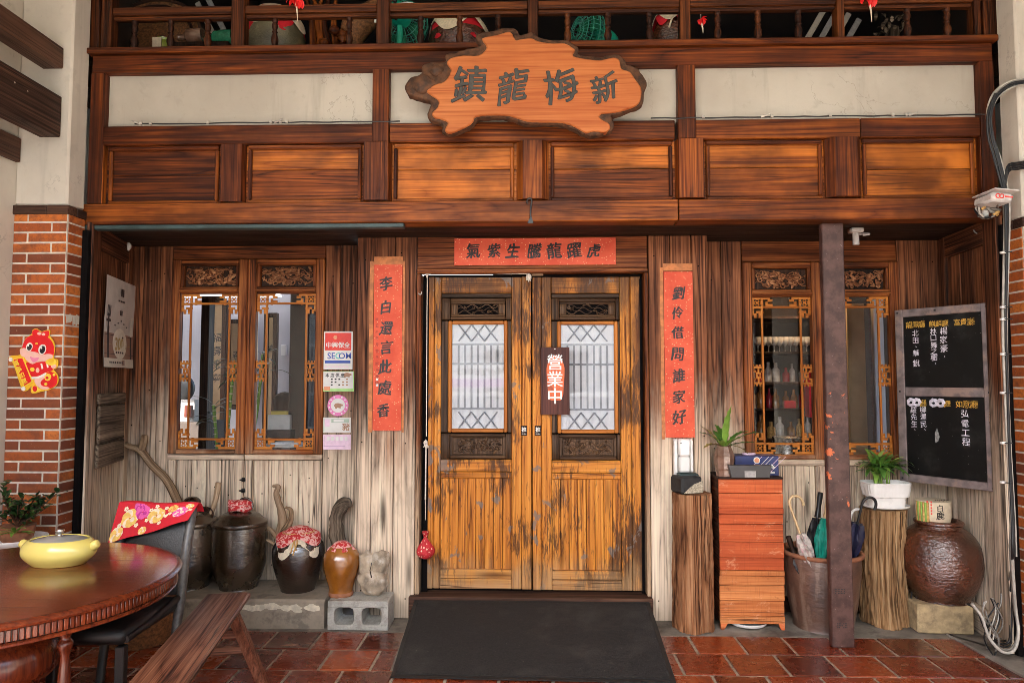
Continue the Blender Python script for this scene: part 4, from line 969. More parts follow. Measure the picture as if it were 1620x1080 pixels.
def rect(q, f, a, c, b, d, mat, l=.0006):
    p0, p1 = f(a, d), f(b, c); q.add([(p0[0], p0[1]-l, p0[2]), (p1[0], p0[1]-l, p0[2]), (p1[0], p0[1]-l, p1[2]), (p0[0], p0[1]-l, p1[2])], [[0, 1, 2, 3]], mat)
o, f, x0, x1, z0, z1, Ys = sticker('white security company sticker with a red top and blue letters, topmost of the column', 512, 524, 558, 584, M['paper'])
q = MB(); rect(q, f, .05, .04, .95, .5, 0); w_ = x1-x0; h_ = z1-z0
for i in range(4): write(q, '中興保全'[i], f(.18+.21*i, .36), UX, UZ, .044, (0, 0), 2, off=.02, lift=.0012)
q.lathe([(.014, 0), (.014, .0005)], (f(.4, .16)[0], Ys-.0022, f(.4, .16)[2]), 16, 3, axis=(0, 1, 0), smooth=1)
line_text(q, 'SE', f(.27, .645), UX, UZ, .06, 1, .012, .0012); line_text(q, 'C', f(.5, .645), UX, UZ, .06, 4, .012, .0012); line_text(q, 'OM', f(.74, .645), UX, UZ, .058, 1, .012, .0012)
rect(q, f, .05, .77, .93, .84, 1)
for i in range(7): rect(q, f, .06+.12*i, .92, .06+.12*i+.07, .95, 5)
q.build('printed_marks', [M['st_red'], M['st_blue'], M['paper'], M['st_orange'], M['st_teal'], M['st_lpink']], o)
def pig(q, c, s, mat, y):
    q.prism([(s*.5*cos(a)*(1+.05*sin(4*a)), s*.3*sin(a)) for a in [2*pi*i/20 for i in range(20)]], (c[0], y, c[2]), UX, UZ, .0004, mat)
    for k in (-.32, -.18, .16, .3): q.prism([(-.05*s, 0), (.05*s, 0), (.05*s, -.3*s), (-.05*s, -.3*s)], (c[0]+k*s, y-.0002, c[2]-.12*s), UX, UZ, .0004, mat)
    q.prism([(0, -.14*s), (.26*s, -.1*s), (.26*s, .08*s), (0, .16*s)], (c[0]+.38*s, y-.0002, c[2]+.04*s), UX, UZ, .0004, mat)
o, f, x0, x1, z0, z1, Ys = sticker('green bordered white notice headed 本店供應, below the security sticker', 510, 587, 560, 619, M['st_green'])
q = MB(); rect(q, f, .03, .03, .97, .86, 0)
for i in range(4): write(q, '本店供應'[i], f(.16+.16*i, .2), UX, UZ, .03, (0, 0), 1, off=.02, lift=.0012)
for r in range(3):
    for c in range(5):
        if (r+c) % 4 != 3: rect(q, f, .27+.12*c, .36+.14*r, .27+.12*c+.06, .36+.14*r+.07, 1 if c < 3 else 2, .0012)
pig(q, f(.78, .18), .05, 2, Ys-.0024); rect(q, f, .05, .76, .25, .95, 3, .0014)
q.build('printed_marks', [M['paper'], M['ink'], M['st_brown'], M['st_orange']], o)
cx, cz = RX(535, 641, YWL), RZ(535, 641, YWL); q = MB(); q.lathe([(.074, 0), (.074, .001)], (cx, YWL-.004, cz), 40, axis=(0, -1, 0), smooth=1); o = q.build('sticker', M['st_pink']); tag(o, 'round pink sticker with a pig in its white middle', 'sticker', 'stickers on the board beside the left window')
q = MB(); q.lathe([(.05, 0), (.05, .0006)], (cx, YWL-.0052, cz), 32, 0, axis=(0, -1, 0), smooth=1); pig(q, (cx, 0, cz), .055, 1, YWL-.0066)
for i in range(14):
    if i % 7: a = pi/2-i*2*pi/14; q.box(cx+.062*cos(a)-.005, cx+.062*cos(a)+.005, YWL-.006, YWL-.0055, cz+.062*sin(a)-.005, cz+.062*sin(a)+.005, b=0, mat=0)
q.build('printed_marks', [M['paper'], M['st_brown']], o)
o, f, x0, x1, z0, z1, Ys = sticker('white notice with a grey green head and the character 豬, under the round sticker', 511, 660, 555, 684, M['paper'])
q = MB(); rect(q, f, .3, .1, .93, .35, 0); rect(q, f, .38, .15, .75, .3, 1, .0012); write(q, '豬', f(.83, .62), UX, UZ, .055, (0, 0), 2, lift=.0012, off=.015); rect(q, f, .02, .05, .05, .95, 0); rect(q, f, .06, .12, .24, .6, 3); q.build('printed_marks', [M['st_grey'], M['paper'], M['st_brown'], M['st_lpink']], o)
o, f, x0, x1, z0, z1, Ys = sticker('pale pink notice, lowest of the sticker column', 511, 687, 555, 711, M['st_lpink'])
q = MB(); rect(q, f, .03, .08, .05, .8, 0); rect(q, f, .03, .76, .8, .8, 0); rect(q, f, .1, .1, .92, .7, 1)
for c in range(5): rect(q, f, .14+.16*c, .14, .14+.16*c+.1, .4, 2, .0012)
q.build('printed_marks', [M['st_lilac'], M['st_lpink'], M['paper']], o)

# menu poster on the left return wall
ax = lambda a, y, z: TL @ Vector((a, y, z))
u_ = (TL @ Vector((1, 0, 0))-TL @ Vector((0, 0, 0))); n_ = -(TL @ Vector((0, 1, 0))-TL @ Vector((0, 0, 0)))
# left edge of the picture is the near end of the wall: run the poster frame from near (large a) to far (small a)
def onret(px, T, P0, P1):
    best = None
    for i in range(401):
        a = i/400; P = Vector(P0)*(1-a)+Vector(P1)*a; d = P-CAM; q_ = abs(810+FPX*d.dot(RT)/d.dot(FW)-px)
        if best is None or q_ < best[0]: best = (q_, a)
    return best[1]*(Vector(P1)-Vector(P0)).length
aN, aF = onret(144, TL, PL0, PL1), onret(207, TL, PL0, PL1)
z1, z0 = 2.21, 1.66
pn = ax(aN, -.02, 0); pf = ax(aF, -.02, 0); zt_ = RZ(145, 434, pn.y); zb_ = RZ(143, 580, pn.y)
Wp = (pf-pn).length; up = (pf-pn).normalized(); H_ = zt_-zb_
def pos_(a, c, l=0): return pn+up*(Wp*a)+UZ*(zb_-pn.z+H_*(1-c))+n_*(l+(.0016 if l else 0)+.004*sin(c*6+1)+.006*a)
q = MB(); q.sheet(lambda u, v: pos_(u, 1-v), 8, 16, thick=.0012); M['poster'] = plain('pale_poster_paper', (.6, .545, .5), .5, .1, 9)
o = q.build('menu_poster', M['poster'], smooth=60); tag(o, 'pale restaurant poster with a fork, a plate and the number 300 on the return wall', 'poster')
q = MB()
def pr(a0, c0, a1, c1, mat, l=.001): q.sheet(lambda u, v: pos_(a0+(a1-a0)*u, c1+(c0-c1)*v, l), 2 if a1-a0 < .3 else 8, 2 if c1-c0 < .1 else 10, mat)
M['p_brown'] = flat('poster_brown', (.33, .2, .15)); M['p_dark'] = flat('poster_dark', (.03, .022, .025)); M['p_cream'] = flat('poster_cream', (.72, .67, .57)); M['p_gold'] = flat('poster_gold', (.5, .36, .14))
pr(.0, .62, 1, .9, 0, .0008); pr(0, .9, 1, 1, 2, .0009)
for i in range(7): pr(0, .64+.035*i, 1, .645+.035*i, 3 if i % 2 else 1, .001) if i % 3 == 0 else None
q.add([pos_(.5+.24*cos(a), .73+.175*sin(a), .0016) for a in [2*pi*i/32 for i in range(32)]], [list(range(32))], 2)
for a in (.06, .1, .14): pr(a, .32, a+.02, .42, 1, .0016)
pr(.06, .41, .16, .44, 1, .0016); pr(.09, .44, .13, .55, 1, .0015); pr(.04, .47, .18, .5, 1, .0017); pr(.085, .55, .145, .9, 1, .0018); pr(.86, .4, .93, .63, 2, .0014); pr(.86, .63, .91, .9, 1, .0015)
def pw(s, a, c, size, mat, off=.01, lat_=False):
    O = pos_(a, c, .002)
    if lat_: line_text(q, s, O, up, UZ, size, mat, off)
    else: write(q, s, O, up, UZ, size, (size*1.02, 0), mat, off=off)
pw('300', .48, .735, .115, 3, .03, True); pw('元', .7, .77, .035, 3)
for a, c, w__, hh in ((.36, .645, .28, .022), (.36, .82, .28, .022), (.38, .235, .24, .018), (.46, .35, .1, .055), (.46, .1, .12, .09)):
    k = max(2, int(w__/.07))
    for i in range(k): pr(a+w__*i/k, c, a+w__*(i+.75)/k, c+hh, 1, .002)
for i in range(5): pr(.3+.1*i, .52-.03*(2-abs(i-2)), .34+.1*i, .535-.03*(2-abs(i-2)), 1, .002)
for i in range(8): pr(.15+.06*i, .935, .19+.06*i, .955, 1, .002)
pr(.56, .915, .66, .975, 0, .002)
q.build('printed_marks', [M['p_brown'], M['p_dark'], M['p_cream'], M['p_gold']], o)

# blackboard hung across the right corner
BL0, BR0 = R(1413, 492, .09), R(1563, 477, -.37); BLb, BRb = R(1425, 761, .09), R(1580, 777, -.37)
zT, zB = (BL0.z+BR0.z)/2, (BLb.z+BRb.z)/2; pL = Vector(((BL0.x+BLb.x)/2, .09, 0)); pR = Vector(((BR0.x+BRb.x)/2, -.37, 0))
ub = (pR-pL).normalized(); nb = ub.cross(UZ); Wb, Hb = (pR-pL).length, zT-zB
TB = Matrix(((ub.x, -nb.x, 0, pL.x), (ub.y, -nb.y, 0, pL.y), (0, 0, 1, zB), (0, 0, 0, 1)))
t = thing('blackboard', ((pL.x+pR.x)/2, (pL.y+pR.y)/2, zB), 'framed black board of reservations with gold and white writing hung across the right corner', 'blackboard')
M['frame_alu'] = plain('grey_pink_metal_frame', (.2, .16, .155), .5, .3, 14, metal=.3, dirt=(.36, .25, .2), dsc=9)
M['slate'] = None
nt = NT('glossy_black_slate'); P_ = nt.pos(); v_ = nt.vor(P_, 60)
cc = nt.mix(nt.math('MULTIPLY', nt.mr(v_['Distance'], .07, .12, 1, 0), nt.mr(nt.sep(v_['Color'])[0], .8, .85, 0, .7)), (.006, .006, .006), (.3, .3, .28)); cc = nt.mix(nt.mr(nt.noise(P_, 6, 5, .7), .5, .75, 0, .3), cc, (.05, .05, .045)); M['slate'] = nt.fin(cc, .3, Specular_IOR_Level=.25)
fw = .05; zm = Hb*(1-(620-484)/(768-484.))
q = MB(); q.box(0, fw, 0, .03, 0, Hb, b=.004, T=TB); q.box(Wb-fw, Wb, 0, .03, 0, Hb, b=.004, T=TB); q.box(fw+.001, Wb-fw-.001, .001, .03, Hb-fw, Hb, b=.004, T=TB); q.box(fw+.001, Wb-fw-.001, .001, .03, 0, fw, b=.004, T=TB); q.box(fw+.001, Wb-fw-.001, .001, .03, zm-.03, zm+.028, b=.004, T=TB)
for a, c in ((.02, .02), (Wb-.02, .02), (.02, Hb-.02), (Wb-.02, Hb-.02), (.02, zm), (Wb-.02, zm), (Wb*.45, Hb-.02)): q.box(a-.006, a+.006, -.003, .0, c-.006, c+.006, b=.001, T=TB, mat=1)
q.build('frame', [M['frame_alu'], M['black']], t)
M['chalk'] = plain('white_chalk_ink', (.6, .57, .64), .8, .2, 50); M['chalk_gold'] = plain('gold_ink', (.62, .36, .05), .6, .2, 40); M['smear'] = plain('chalk_smear', (.22, .22, .21), .9, .4, 60)
for z0, z1, nm in ((fw, zm-.03, 'lower_board'), (zm+.028, Hb-fw, 'upper_board')):
    q = MB(); q.box(fw, Wb-fw, .012, .02, z0, z1, b=0, T=TB); bo = q.build('board', M['slate'], t)
    q = MB(); hb = z1-z0; wb = Wb-2*fw
    def cw(ch, a, c, s, mat=0, sx=1.5, jit=.6, off=.006 if True else 0):
        s = s*.6
        O = TB @ Vector((fw+wb*a, .0115, z1-hb*c)); write(q, [ch], O, ub, UZ, s, (0, 0), mat, off=0 if mat else off, jit=jit, seed=int(a*97+c*31), sx=sx*s_, lift=.0008)
    s_ = .62; s__ = 1
    if nm == 'upper_board':
        for i, ch in enumerate('龍鳳廳'): cw(ch, .08+.085*i, .115, .075, 1)
        for i, ch in enumerate('麒麟廳'): cw(ch, .385+.085*i, .12, .075, 1)
        for i, ch in enumerate('富貴廳'): cw(ch, .7+.085*i, .12, .075, 1)
        for ch, c in zip('北田華銳', (.235, .34, .52, .66)): cw(ch, .16, c, .078)
        cw('、', .165, .43, .05)
        for ch, c in zip('林口舞之樹', (.225, .315, .415, .5, .585)): cw(ch, .4, c, .078)
        for ch, c in zip('楊家豪', (.225, .345, .465)): cw(ch, .53, c, .082)
        cw('.', .535, .58, .1); cw('.', .415, .67, .1)
        q.sheet(lambda u, v: TB @ Vector((fw+wb*(.76+.13*u), .0112, z0+hb*(.02+.82*v))), 2, 2, 2) if False else None
    else:
        for a in (.07, .15, .37, .46):
            for k in range(3):
                P = [TB @ Vector((fw+wb*a+.026*cos(x*.9)*(1-x*.03), .0105, z1-hb*.085+.026*sin(x*.9)*(1-x*.03)+k*.002)) for x in range(18)]; q.tube(P, .005, 4, 0)
        for a in (.235, .545): cw('廳', a, .085, .075, 1)
        for i, ch in enumerate('如意廳'): cw(ch, .69+.09*i, .085, .078, 1)
        for ch, c in zip('羅先生', (.18, .265, .355)): cw(ch, .105, c, .072)
        for ch, c in zip('柳澤民', (.17, .26, .355)): cw(ch, .23, c, .072)
        cw('、', .11, .43, .05); cw('、', .245, .42, .05)
        for ch, c in zip('弘電工程', (.2, .32, .43, .54)): cw(ch, .76, c, .085)
        q.prism([(-.012, -.05), (.006, -.04), (.016, -.01), (.002, .045), (-.012, .01)], TB @ Vector((fw+wb*.4, .0112, z1-hb*.48)), ub, UZ, .0004, 2)
    q.build('writing', [M['chalk'], M['chalk_gold'], M['smear']], bo)

# red cartoon snake cut-out on the left pillar (a generic New Year card decoration)
YM = -.668
mp = lambda P: [(RX(x/7.715, 500+y/7.715, YM), RZ(x/7.715, 500+y/7.715, YM)) for x, y in P]
t = thing('new_year_cutout', (RX(52, 560, YM), YM, RZ(52, 620, YM)), 'red and gold cartoon snake New Year cutout stuck on the left brick pillar', 'decoration')
C_ = {k: plain('cutout_'+k, c, .35, .04, 30) for k, c in dict(gold=(.85, .5, .03), red=(.72, .012, .018), pink=(.85, .5, .42), white=(.82, .78, .72), black=(.02, .015, .02), dred=(.4, .0, .01), yellow=(.9, .62, .06), rose=(.8, .25, .4)).items()}
ORDER = list(C_); lay = MB()
def pz(P, c, lv, sm=3): lay.prism(smooth2(mp(P), sm), (0, YM-.0012*lv, 0), UX, UZ, .004, ORDER.index(c))
def ell(x, y, a, b, c, lv, rot=0): pz([(x+a*cos(q_)*cos(rot)-b*sin(q_)*sin(rot), y+a*cos(q_)*sin(rot)+b*sin(q_)*cos(rot)) for q_ in [2*pi*i/16 for i in range(16)]], c, lv, 2)
pz([(385,215),(400,165),(450,152),(505,185),(560,170),(610,175),(605,240),(655,310),(668,400),(655,510),(705,530),(705,600),(680,640),(650,650),(700,710),(712,780),(680,850),(590,900),(500,920),(420,942),(375,925),(385,850),(340,900),(290,915),(258,870),(160,580),(112,540),(115,500),(150,480),(245,470),(240,410),(275,370),(300,290),(355,240)], 'gold', 0)
pz([(300,300),(350,250),(420,225),(520,240),(600,270),(650,340),(660,420),(640,510),(560,560),(420,540),(300,500),(265,420)], 'red', 1)
pz([(395,215),(405,175),(450,162),(500,195),(560,180),(600,185),(595,240),(560,265),(500,235),(430,240)], 'red', 2); ell(485, 212, 25, 18, 'pink', 3); ell(535, 222, 22, 16, 'pink', 3)
pz([(245,410),(290,388),(340,400),(390,430),(450,440),(510,470),(580,460),(640,470),(640,510),(560,550),(460,560),(400,590),(330,540),(300,500),(260,480)], 'pink', 2)
pz([(370,490),(420,510),(480,505),(450,550),(400,555)], 'rose', 3)
for x, y, a, b, r_ in ((362, 375, 38, 52, .35), (520, 405, 46, 62, .25)): ell(x, y, a, b, 'white', 3, r_); ell(x+4, y+4, a*.7, b*.75, 'black', 4, r_); ell(x-8, y-18, a*.25, b*.22, 'white', 5)
ell(450, 335, 16, 12, 'yellow', 3)
pz([(330,560),(400,585),(470,560),(600,560),(650,620),(640,660),(560,690),(450,740),(370,720),(330,640)], 'red', 3); ell(400, 650, 28, 24, 'yellow', 4); ell(465, 660, 22, 30, 'pink', 4)
for P in ([(500,580),(520,575),(535,640),(515,645)], [(570,570),(590,575),(600,625),(580,630)]): pz(P, 'white', 4, 1)
pz([(370,745),(480,730),(560,690),(560,720),(470,760),(380,765)], 'white', 4)
pz([(430,780),(520,740),(600,680),(660,690),(700,740),(690,830),(620,880),(520,880),(460,840)], 'red', 2); pz([(430,770),(520,730),(560,740),(500,800),(520,850),(610,870),(560,895),(490,880),(440,830)], 'pink', 3); ell(590, 745, 38, 45, 'yellow', 4, .4); ell(582, 752, 18, 16, 'red', 5); ell(565, 828, 18, 18, 'yellow', 4); ell(665, 715, 16, 16, 'yellow', 4)
ell(632, 560, 68, 40, 'yellow', 5); ell(632, 540, 36, 24, 'gold', 6); ell(660, 612, 32, 24, 'pink', 4)
pz([(440,850),(490,870),(500,900),(440,925),(400,920),(395,880)], 'yellow', 3); ell(432, 885, 28, 34, 'red', 4)
pz([(165,520),(290,500),(410,800),(300,860)], 'yellow', 5, 1); pz([(178,528),(282,512),(395,795),(308,848)], 'red', 6, 1)
for x, y in ((138, 530), (292, 885)): ell(x, y, 24, 26, 'white', 5)
uu = Vector((RX(310/7.7, 840/7.7+500, YM)-RX(172/7.7, 520/7.7+500, YM), 0, RZ(310/7.7, 840/7.7+500, YM)-RZ(172/7.7, 520/7.7+500, YM))).normalized(); vv = Vector((-uu.z, 0, uu.x))
for ch, (x, y) in zip('萬事如意', ((212, 575), (245, 650), (278, 722), (310, 790))):
    p = mp([(x, y)])[0]; write(lay, [ch], (p[0], YM-.009, p[1]), vv, -uu, .036, (0, 0), ORDER.index('yellow'), off=.03)
lay.build('cutout_card', [C_[k] for k in ORDER], t)
# small grey paint tag on the corner bricks
q = MB(); p = Vector((XLP+.003, -.57, RZ(122, 505, -.57)))
for k in range(8): q.box(XLP+.0015, XLP+.0022, -.64+k*.014, -.63+k*.014+rnd.uniform(0, .006), p.z-.03+rnd.uniform(-.01, .02), p.z+.02+rnd.uniform(-.01, .01), b=0)
tag(q.build('paint_smear', M['mortar']), 'pale smear of paint on the side of the left brick pillar', 'smear')
from mathutils import noise

# ================================================================ THINGS ON THE FLOOR, RIGHT
def glaze(name, dark, lite, rough=.18, bumpv=.25, bsc=30, drip=None, sc=4, spec=.6):
    t = NT(name); P = t.pos(); n = t.noise(P, sc, 5, .65); c = t.mix(t.mr(n, .3, .7), dark, lite)
    z = t.sep(t.attr('gc'))[0]
    if drip: c = t.mix(t.mr(t.noise(t.vmul(P, (14, 14, 3)), 1, 4, .6), .5, .62, 0, .8), c, drip)
    t.bump(t.noise(t.vmul(P, (1, 1, 2.2)), bsc, 3, .55, .4), bumpv, .012); return t.fin(c, t.mr(n, .2, .8, rough, rough+.12), Specular_IOR_Level=spec, IOR=1.9)
M['jar_brown'] = glaze('rippled_brown_glaze', (.035, .011, .005), (.13, .034, .014), .16, .85, 34)
M['jar_dark'] = glaze('black_brown_glaze', (.006, .004, .003), (.03, .015, .009), .14, .3, 22)
M['jar_olive'] = glaze('olive_brown_stoneware', (.012, .008, .004), (.055, .033, .017), .2, .2, 18)
M['jar_amber'] = glaze('amber_glaze', (.2, .062, .006), (.36, .13, .014), .14, .15, 15)
M['vat'] = glaze('dull_brown_vat', (.04, .016, .009), (.13, .055, .03), .42, .3, 20, drip=(.2, .125, .085), sc=5)
M['clay'] = plain('bare_clay', (.3, .12, .06), .8, .2, 30)
M['stone_y'] = plain('rough_yellow_stone', (.42, .31, .17), .9, .25, 20, 1.0, 45, dirt=(.2, .15, .09), dsc=12)
M['stone_g'] = plain('old_grey_stone', (.3, .25, .19), .9, .3, 6, .9, 35, dirt=(.12, .1, .08), dsc=6)
M['block'] = plain('cinder_block', (.42, .41, .37), .95, .12, 90, 1.0, 160, dirt=(.25, .23, .2), dsc=9)
M['basalt'] = plain('black_stone', (.02, .02, .02), .7, .4, 20, .8, 40)
M['granite'] = plain('speckled_granite', (.4, .35, .26), .8, .45, 120, .5, 80)

def log(name, px0, px1, pt_, pb, zc, yc, rx, ztop, m, label, bend=0, wob=.035):
    X0 = (RX(px0, 880, yc)+RX(px1, 880, yc))/2; q = MB(); prof = []; seg = 150; rows = 60; rdg = .19; seedn = px0*.37; V = []; F = []; gc = []
    for i in range(rows+1):
        z = ztop*i/rows; dx = bend*sin(pi*i/rows*1.0)*(1) ; k = 1.04+.05*(1-i/rows)**3+.012*sin(i*.3)
        for j in range(seg):
            a = 2*pi*j/seg; r = rx*k*(1+wob*(sin(3*a+1+i*.02)+.5*sin(7*a+i*.05)+.3*sin(13*a+2))-rdg*abs(noise.noise((cos(a)*8+seedn, sin(a)*8, z*3.2)))-rdg*.6*abs(noise.noise((cos(a)*21+seedn, sin(a)*21, z*9))))
            V.append(Vector((X0+dx+r*cos(a), yc+r*sin(a), z+(.006*sin(4*a) if i == 0 else 0)))); gc.append(Vector((z+3.3, cos(a)*.14+9, sin(a)*.14+2)))
    for i in range(rows):
        for j in range(seg): p_ = (j+1) % seg; F.append([i*seg+j, i*seg+p_, (i+1)*seg+p_, (i+1)*seg+j])
    F.append([rows*seg+j for j in range(seg)]); q.add(V, F, 0, gc, .5)
    o = q.build(name, m, smooth=80); tag(o, label, 'log'); return o
log('log_stump', 1064, 1126, 780, 1003, 0, -.10, .122, RZ(1095, 783, -.2), M['log'], 'tall reddish log standing upright beside the right door post')
X_ = RX(1087, 770, -.1)
q = MB(); T = Matrix.Translation((X_, -.1, RZ(1095, 783, -.2)+.002)) @ Matrix.Rotation(.35, 4, 'Z')
q.box(-.08, .068, -.07, .07, 0, .105, b=.012, T=T); q.prism([(-.075, -.055), (.065, -.055), (.068, .02), (.0, .0), (-.03, -.02)], T @ Vector((.005, -.0715, .06)), (T.to_3x3() @ UX), UZ, .002, mat=1)
tag(q.build('stone_block', [M['basalt'], M['granite']]), 'black stone block with a speckled broken face on the tall log', 'stone')
# soap dispenser on the boards over the log
xc = RX(1081, 720, -.01); z0, z1 = RZ(1081, 753, -.02), RZ(1081, 693, -.02)
t = thing('soap_dispenser', (xc, -.02, z0), 'white wall soap dispenser with a dark drip tray under the right couplet', 'dispenser')
q = MB(); h = z1-z0; q.box(xc-.064, xc+.056, -.016, -.012, z0+.004, z1-.006, b=.002); q.box(xc-.066, xc-.045, -.05, -.0165, z0+.02, z1-.008, b=.006); q.box(xc+.036, xc+.056, -.05, -.0165, z0+.03, z1-.008, b=.006)
q.box(xc-.066, xc+.08, -.11, -.0165, z0, z0+.008, b=.003); q.prism([(-.05, 0), (-.11, -.0), (-.11, -.012), (-.05, -.055)], (xc-.06, -.0, z0+.064), (0, 1, 0), UZ, -.012) if False else None
q.build('bracket', M['white'], t)
q = MB(); q.box(xc-.042, xc+.032, -.085, -.018, z0+h*.55, z1, b=.01); q.box(xc-.034, xc-.026, -.0865, -.085, z1-.028, z1-.022, b=0, mat=1); q.build('housing', [M['white'], M['black']], t, smooth=40)
M['frost'] = plain('milky_tank', (.68, .68, .66), .2, .04)
q = MB(); q.box(xc-.042, xc+.033, -.082, -.02, z0+.03, z0+h*.545, b=.012); q.build('tank', M['frost'], t, smooth=40)
q = MB(); q.box(xc-.045, xc+.075, -.105, -.02, z0+.009, z0+.026, b=.004); q.build('drip_tray', M['teal_steel'], t)

# crate cabinet of stacked orange planks
YF = -.136
z1 = RZ(1190, 758, YF); x0, x1 = RX(1139, 880, YF), RX(1241, 880, YF); dpt = .25
t = thing('plank_crate', ((x0+x1)/2, YF+dpt/2, 0), 'narrow red-orange cabinet of stacked planks standing between log and umbrella vat', 'cabinet')
ys = [757, 780, 803, 813, 829, 857, 882, 902, 911, 925, 950, 974, 987]
for i in range(len(ys)-1):
    za, zc = RZ(1190, ys[i+1], YF), RZ(1190, ys[i], YF); q = MB(); j = rnd.uniform(0, .004)
    q.box(x0-(.004 if i > 7 else 0), x1+rnd.uniform(-.003, .003)-(.004 if i > 7 else 0), YF+j, YF+.02, za+.0014, zc-.0014, g='x', b=.002, tone=rnd.uniform(.3, .8)*(1.1 if i > 6 else .8)); q.build('front_plank', M['wood_crate'] if i < 7 else M['wood_crate_low'], t)
    q = MB(); q.box(x0+.002, x0+.018, YF+.021, YF+dpt, za+.0008, zc-.0008, g='y', b=.002, tone=.15, mat=0); q.build('side_plank', M['wood_up'], t)
q = MB(); q.box(x1-.016, x1-.002, YF+.021, YF+dpt, .05, z1-.001, g='y', b=.002); q.box(x0+.02, x1-.018, YF+dpt-.015, YF+dpt, .05, z1-.001, b=.001); q.build('back_panel', M['wood_crate'], t)
q = MB(); q.box(x0-.004, x1+.003, YF-.003, YF+dpt+.002, z1, z1+.014, g='x', b=.004, tone=.15); q.build('top_board', M['wood_joist'], t)
for a, c in ((x0, x0+.05), (x1-.05, x1-.006)):
    q = MB(); q.prism([(a, 0), (a+.02, 0), (c, .05), (a, .05)] if a == x0 else [(c-.02, 0), (c, 0), (c, .05), (a, .05)], (0, YF+.002, 0), UX, UZ, .03); q.build('foot', M['wood_crate'], t)
q = MB(); q.lathe([(.09, .003), (.115, .012), (.125, .03), (.118, .03), (.1, .014), (.0, .01)], (x0+.19, YF+.10, 0), 32, smooth=2); tag(q.build('white_dish', M['white'], smooth=50), 'white dish pushed under the orange plank cabinet', 'dish')
zt = z1+.014
# plant in a brown glass
M['leaf'] = plain('green_leaf', (.07, .18, .025), .45, .35, 12); M['leaf_l'] = plain('light_green_leaf', (.19, .34, .05), .45, .3, 14); M['leaf_d'] = plain('dark_green_leaf', (.02, .055, .014), .4, .35, 14); M['leaf_dead'] = plain('yellowed_leaf', (.32, .24, .06), .6, .3, 20)
def leafb(b, base, az, el, L, W, droop, n=9, mat=0, wave=0, fold=.25):
    p = Vector(base); V = []; F = []; e = el; az0 = az
    for i in range(n+1):
        t_ = i/n; w_ = W*(sin(pi*min(t_*.93+.07, 1))**.8)*.5; d = Vector((cos(az0)*cos(e), sin(az0)*cos(e), sin(e))); s_ = Vector((-sin(az0), cos(az0), 0)); u_ = s_.cross(d)
        wv = wave*sin(i*2.6); V += [p+s_*w_+u_*(-w_*fold+wv), p+Vector((0, 0, 0)), p-s_*w_+u_*(-w_*fold-wv)]
        p = p+d*(L/n); e -= droop/n; az0 += .03
    for i in range(n):
        k = i*3; F += [[k, k+3, k+4, k+1], [k+1, k+4, k+5, k+2]]
    b.add(V, F, mat)
yp = -.08; xp = RX(1146, 740, yp)
t = thing('potted_fern', (xp, yp, zt), 'small fern in a squat brown glass on the left of the plank cabinet', 'potted plant')
M['brown_glass'] = glaze('smoky_brown_glass', (.1, .045, .025), (.3, .18, .13), .12, .2, 30)
q = MB(); q.lathe([(.052, 0), (.056, .04), (.06, .05), (.064, .11), (.066, .13), (.048, .175), (.042, .19), (.038, .188), (.04, .17)], (xp, yp, zt), 10, smooth=1); q.build('glass_pot', M['brown_glass'], t)
q = MB(); bz = zt+.185
for az, el, L, W, dr, m_ in ((2.9, 1.0, .19, .035, 1.1, 0), (-.5, .75, .26, .045, .75, 0), (-1.2, 1.5, .27, .06, .3, 1), (-2.2, .7, .14, .05, .8, 1), (.3, .9, .22, .04, 1.0, 0), (-2.9, .45, .15, .04, 1.1, 3), (-1.0, .8, .14, .05, .7, 1), (-2.6, 1.2, .16, .04, .9, 0), (.0, .3, .2, .035, .4, 0), (-.3, .25, .16, .03, 1.4, 3), (1.5, 1.1, .2, .04, .8, 0), (2.4, .9, .26, .03, .5, 3)):
    leafb(q, (xp+.015*cos(az), yp+.015*sin(az), bz), az, el, L, W, dr, 12, m_, .004)
q.build('fronds', [M['leaf'], M['leaf_l'], M['leaf_d'], M['leaf_dead']], t, smooth=60)
# blue gift box and card holder
yb = -.06; x0b, x1b = RX(1163, 740, yb), RX(1232, 740, yb); zb1 = RZ(1198, 721, yb)
M['blue'] = plain('dark_blue_card', (.02, .03, .12), .5, .12, 30)
t = thing('gift_box', ((x0b+x1b)/2, yb, zt), 'dark blue gift box with pink stripes and a white lotus on the plank cabinet', 'box')
q = MB(); q.box(x0b, x1b, yb, yb+.13, zt, zb1, b=.002); q.build('carton', M['blue'], t)
q = MB(); W, H = x1b-x0b, zb1-zt
for k, s_ in ((.26, 0), (.42, 1), (.52, 1), (.68, 0), (.8, 0)):
    xa = x0b+W*k; q.prism([(0, 0), (.004, 0), (.004+H*.8, H*.8), (H*.8, H*.8)], (xa, yb-.001, zb1-H*.82), UX, UZ, .0005, mat=s_)
q.lathe([(.016, 0), (.016, .001)], (x0b+W*.5, yb-.0018, zb1-H*.22), 20, 2, axis=(0, -1, 0), smooth=1); q.lathe([(.021, 0), (.021, .001)], (x0b+W*.5, yb-.0008, zb1-H*.22), 20, 1, axis=(0, -1, 0), smooth=1)
lc = (x0b+W*.83, yb-.0015, zb1-H*.6)
for k in range(9):
    a = -.2+k*.45; q.prism([(0, 0), (.012*cos(a-.4), .012*sin(a-.4)), (.027*cos(a), .027*sin(a)), (.012*cos(a+.4), .012*sin(a+.4))], lc, UX, UZ, .0006, mat=1)
q.box(lc[0]-.018, lc[0]+.02, yb-.0018, yb-.0012, lc[2]-.034, lc[2]-.026, b=0, mat=1)
q.build('printed_marks', [M['st_lpink'], M['paper'], M['st_orange']], t)
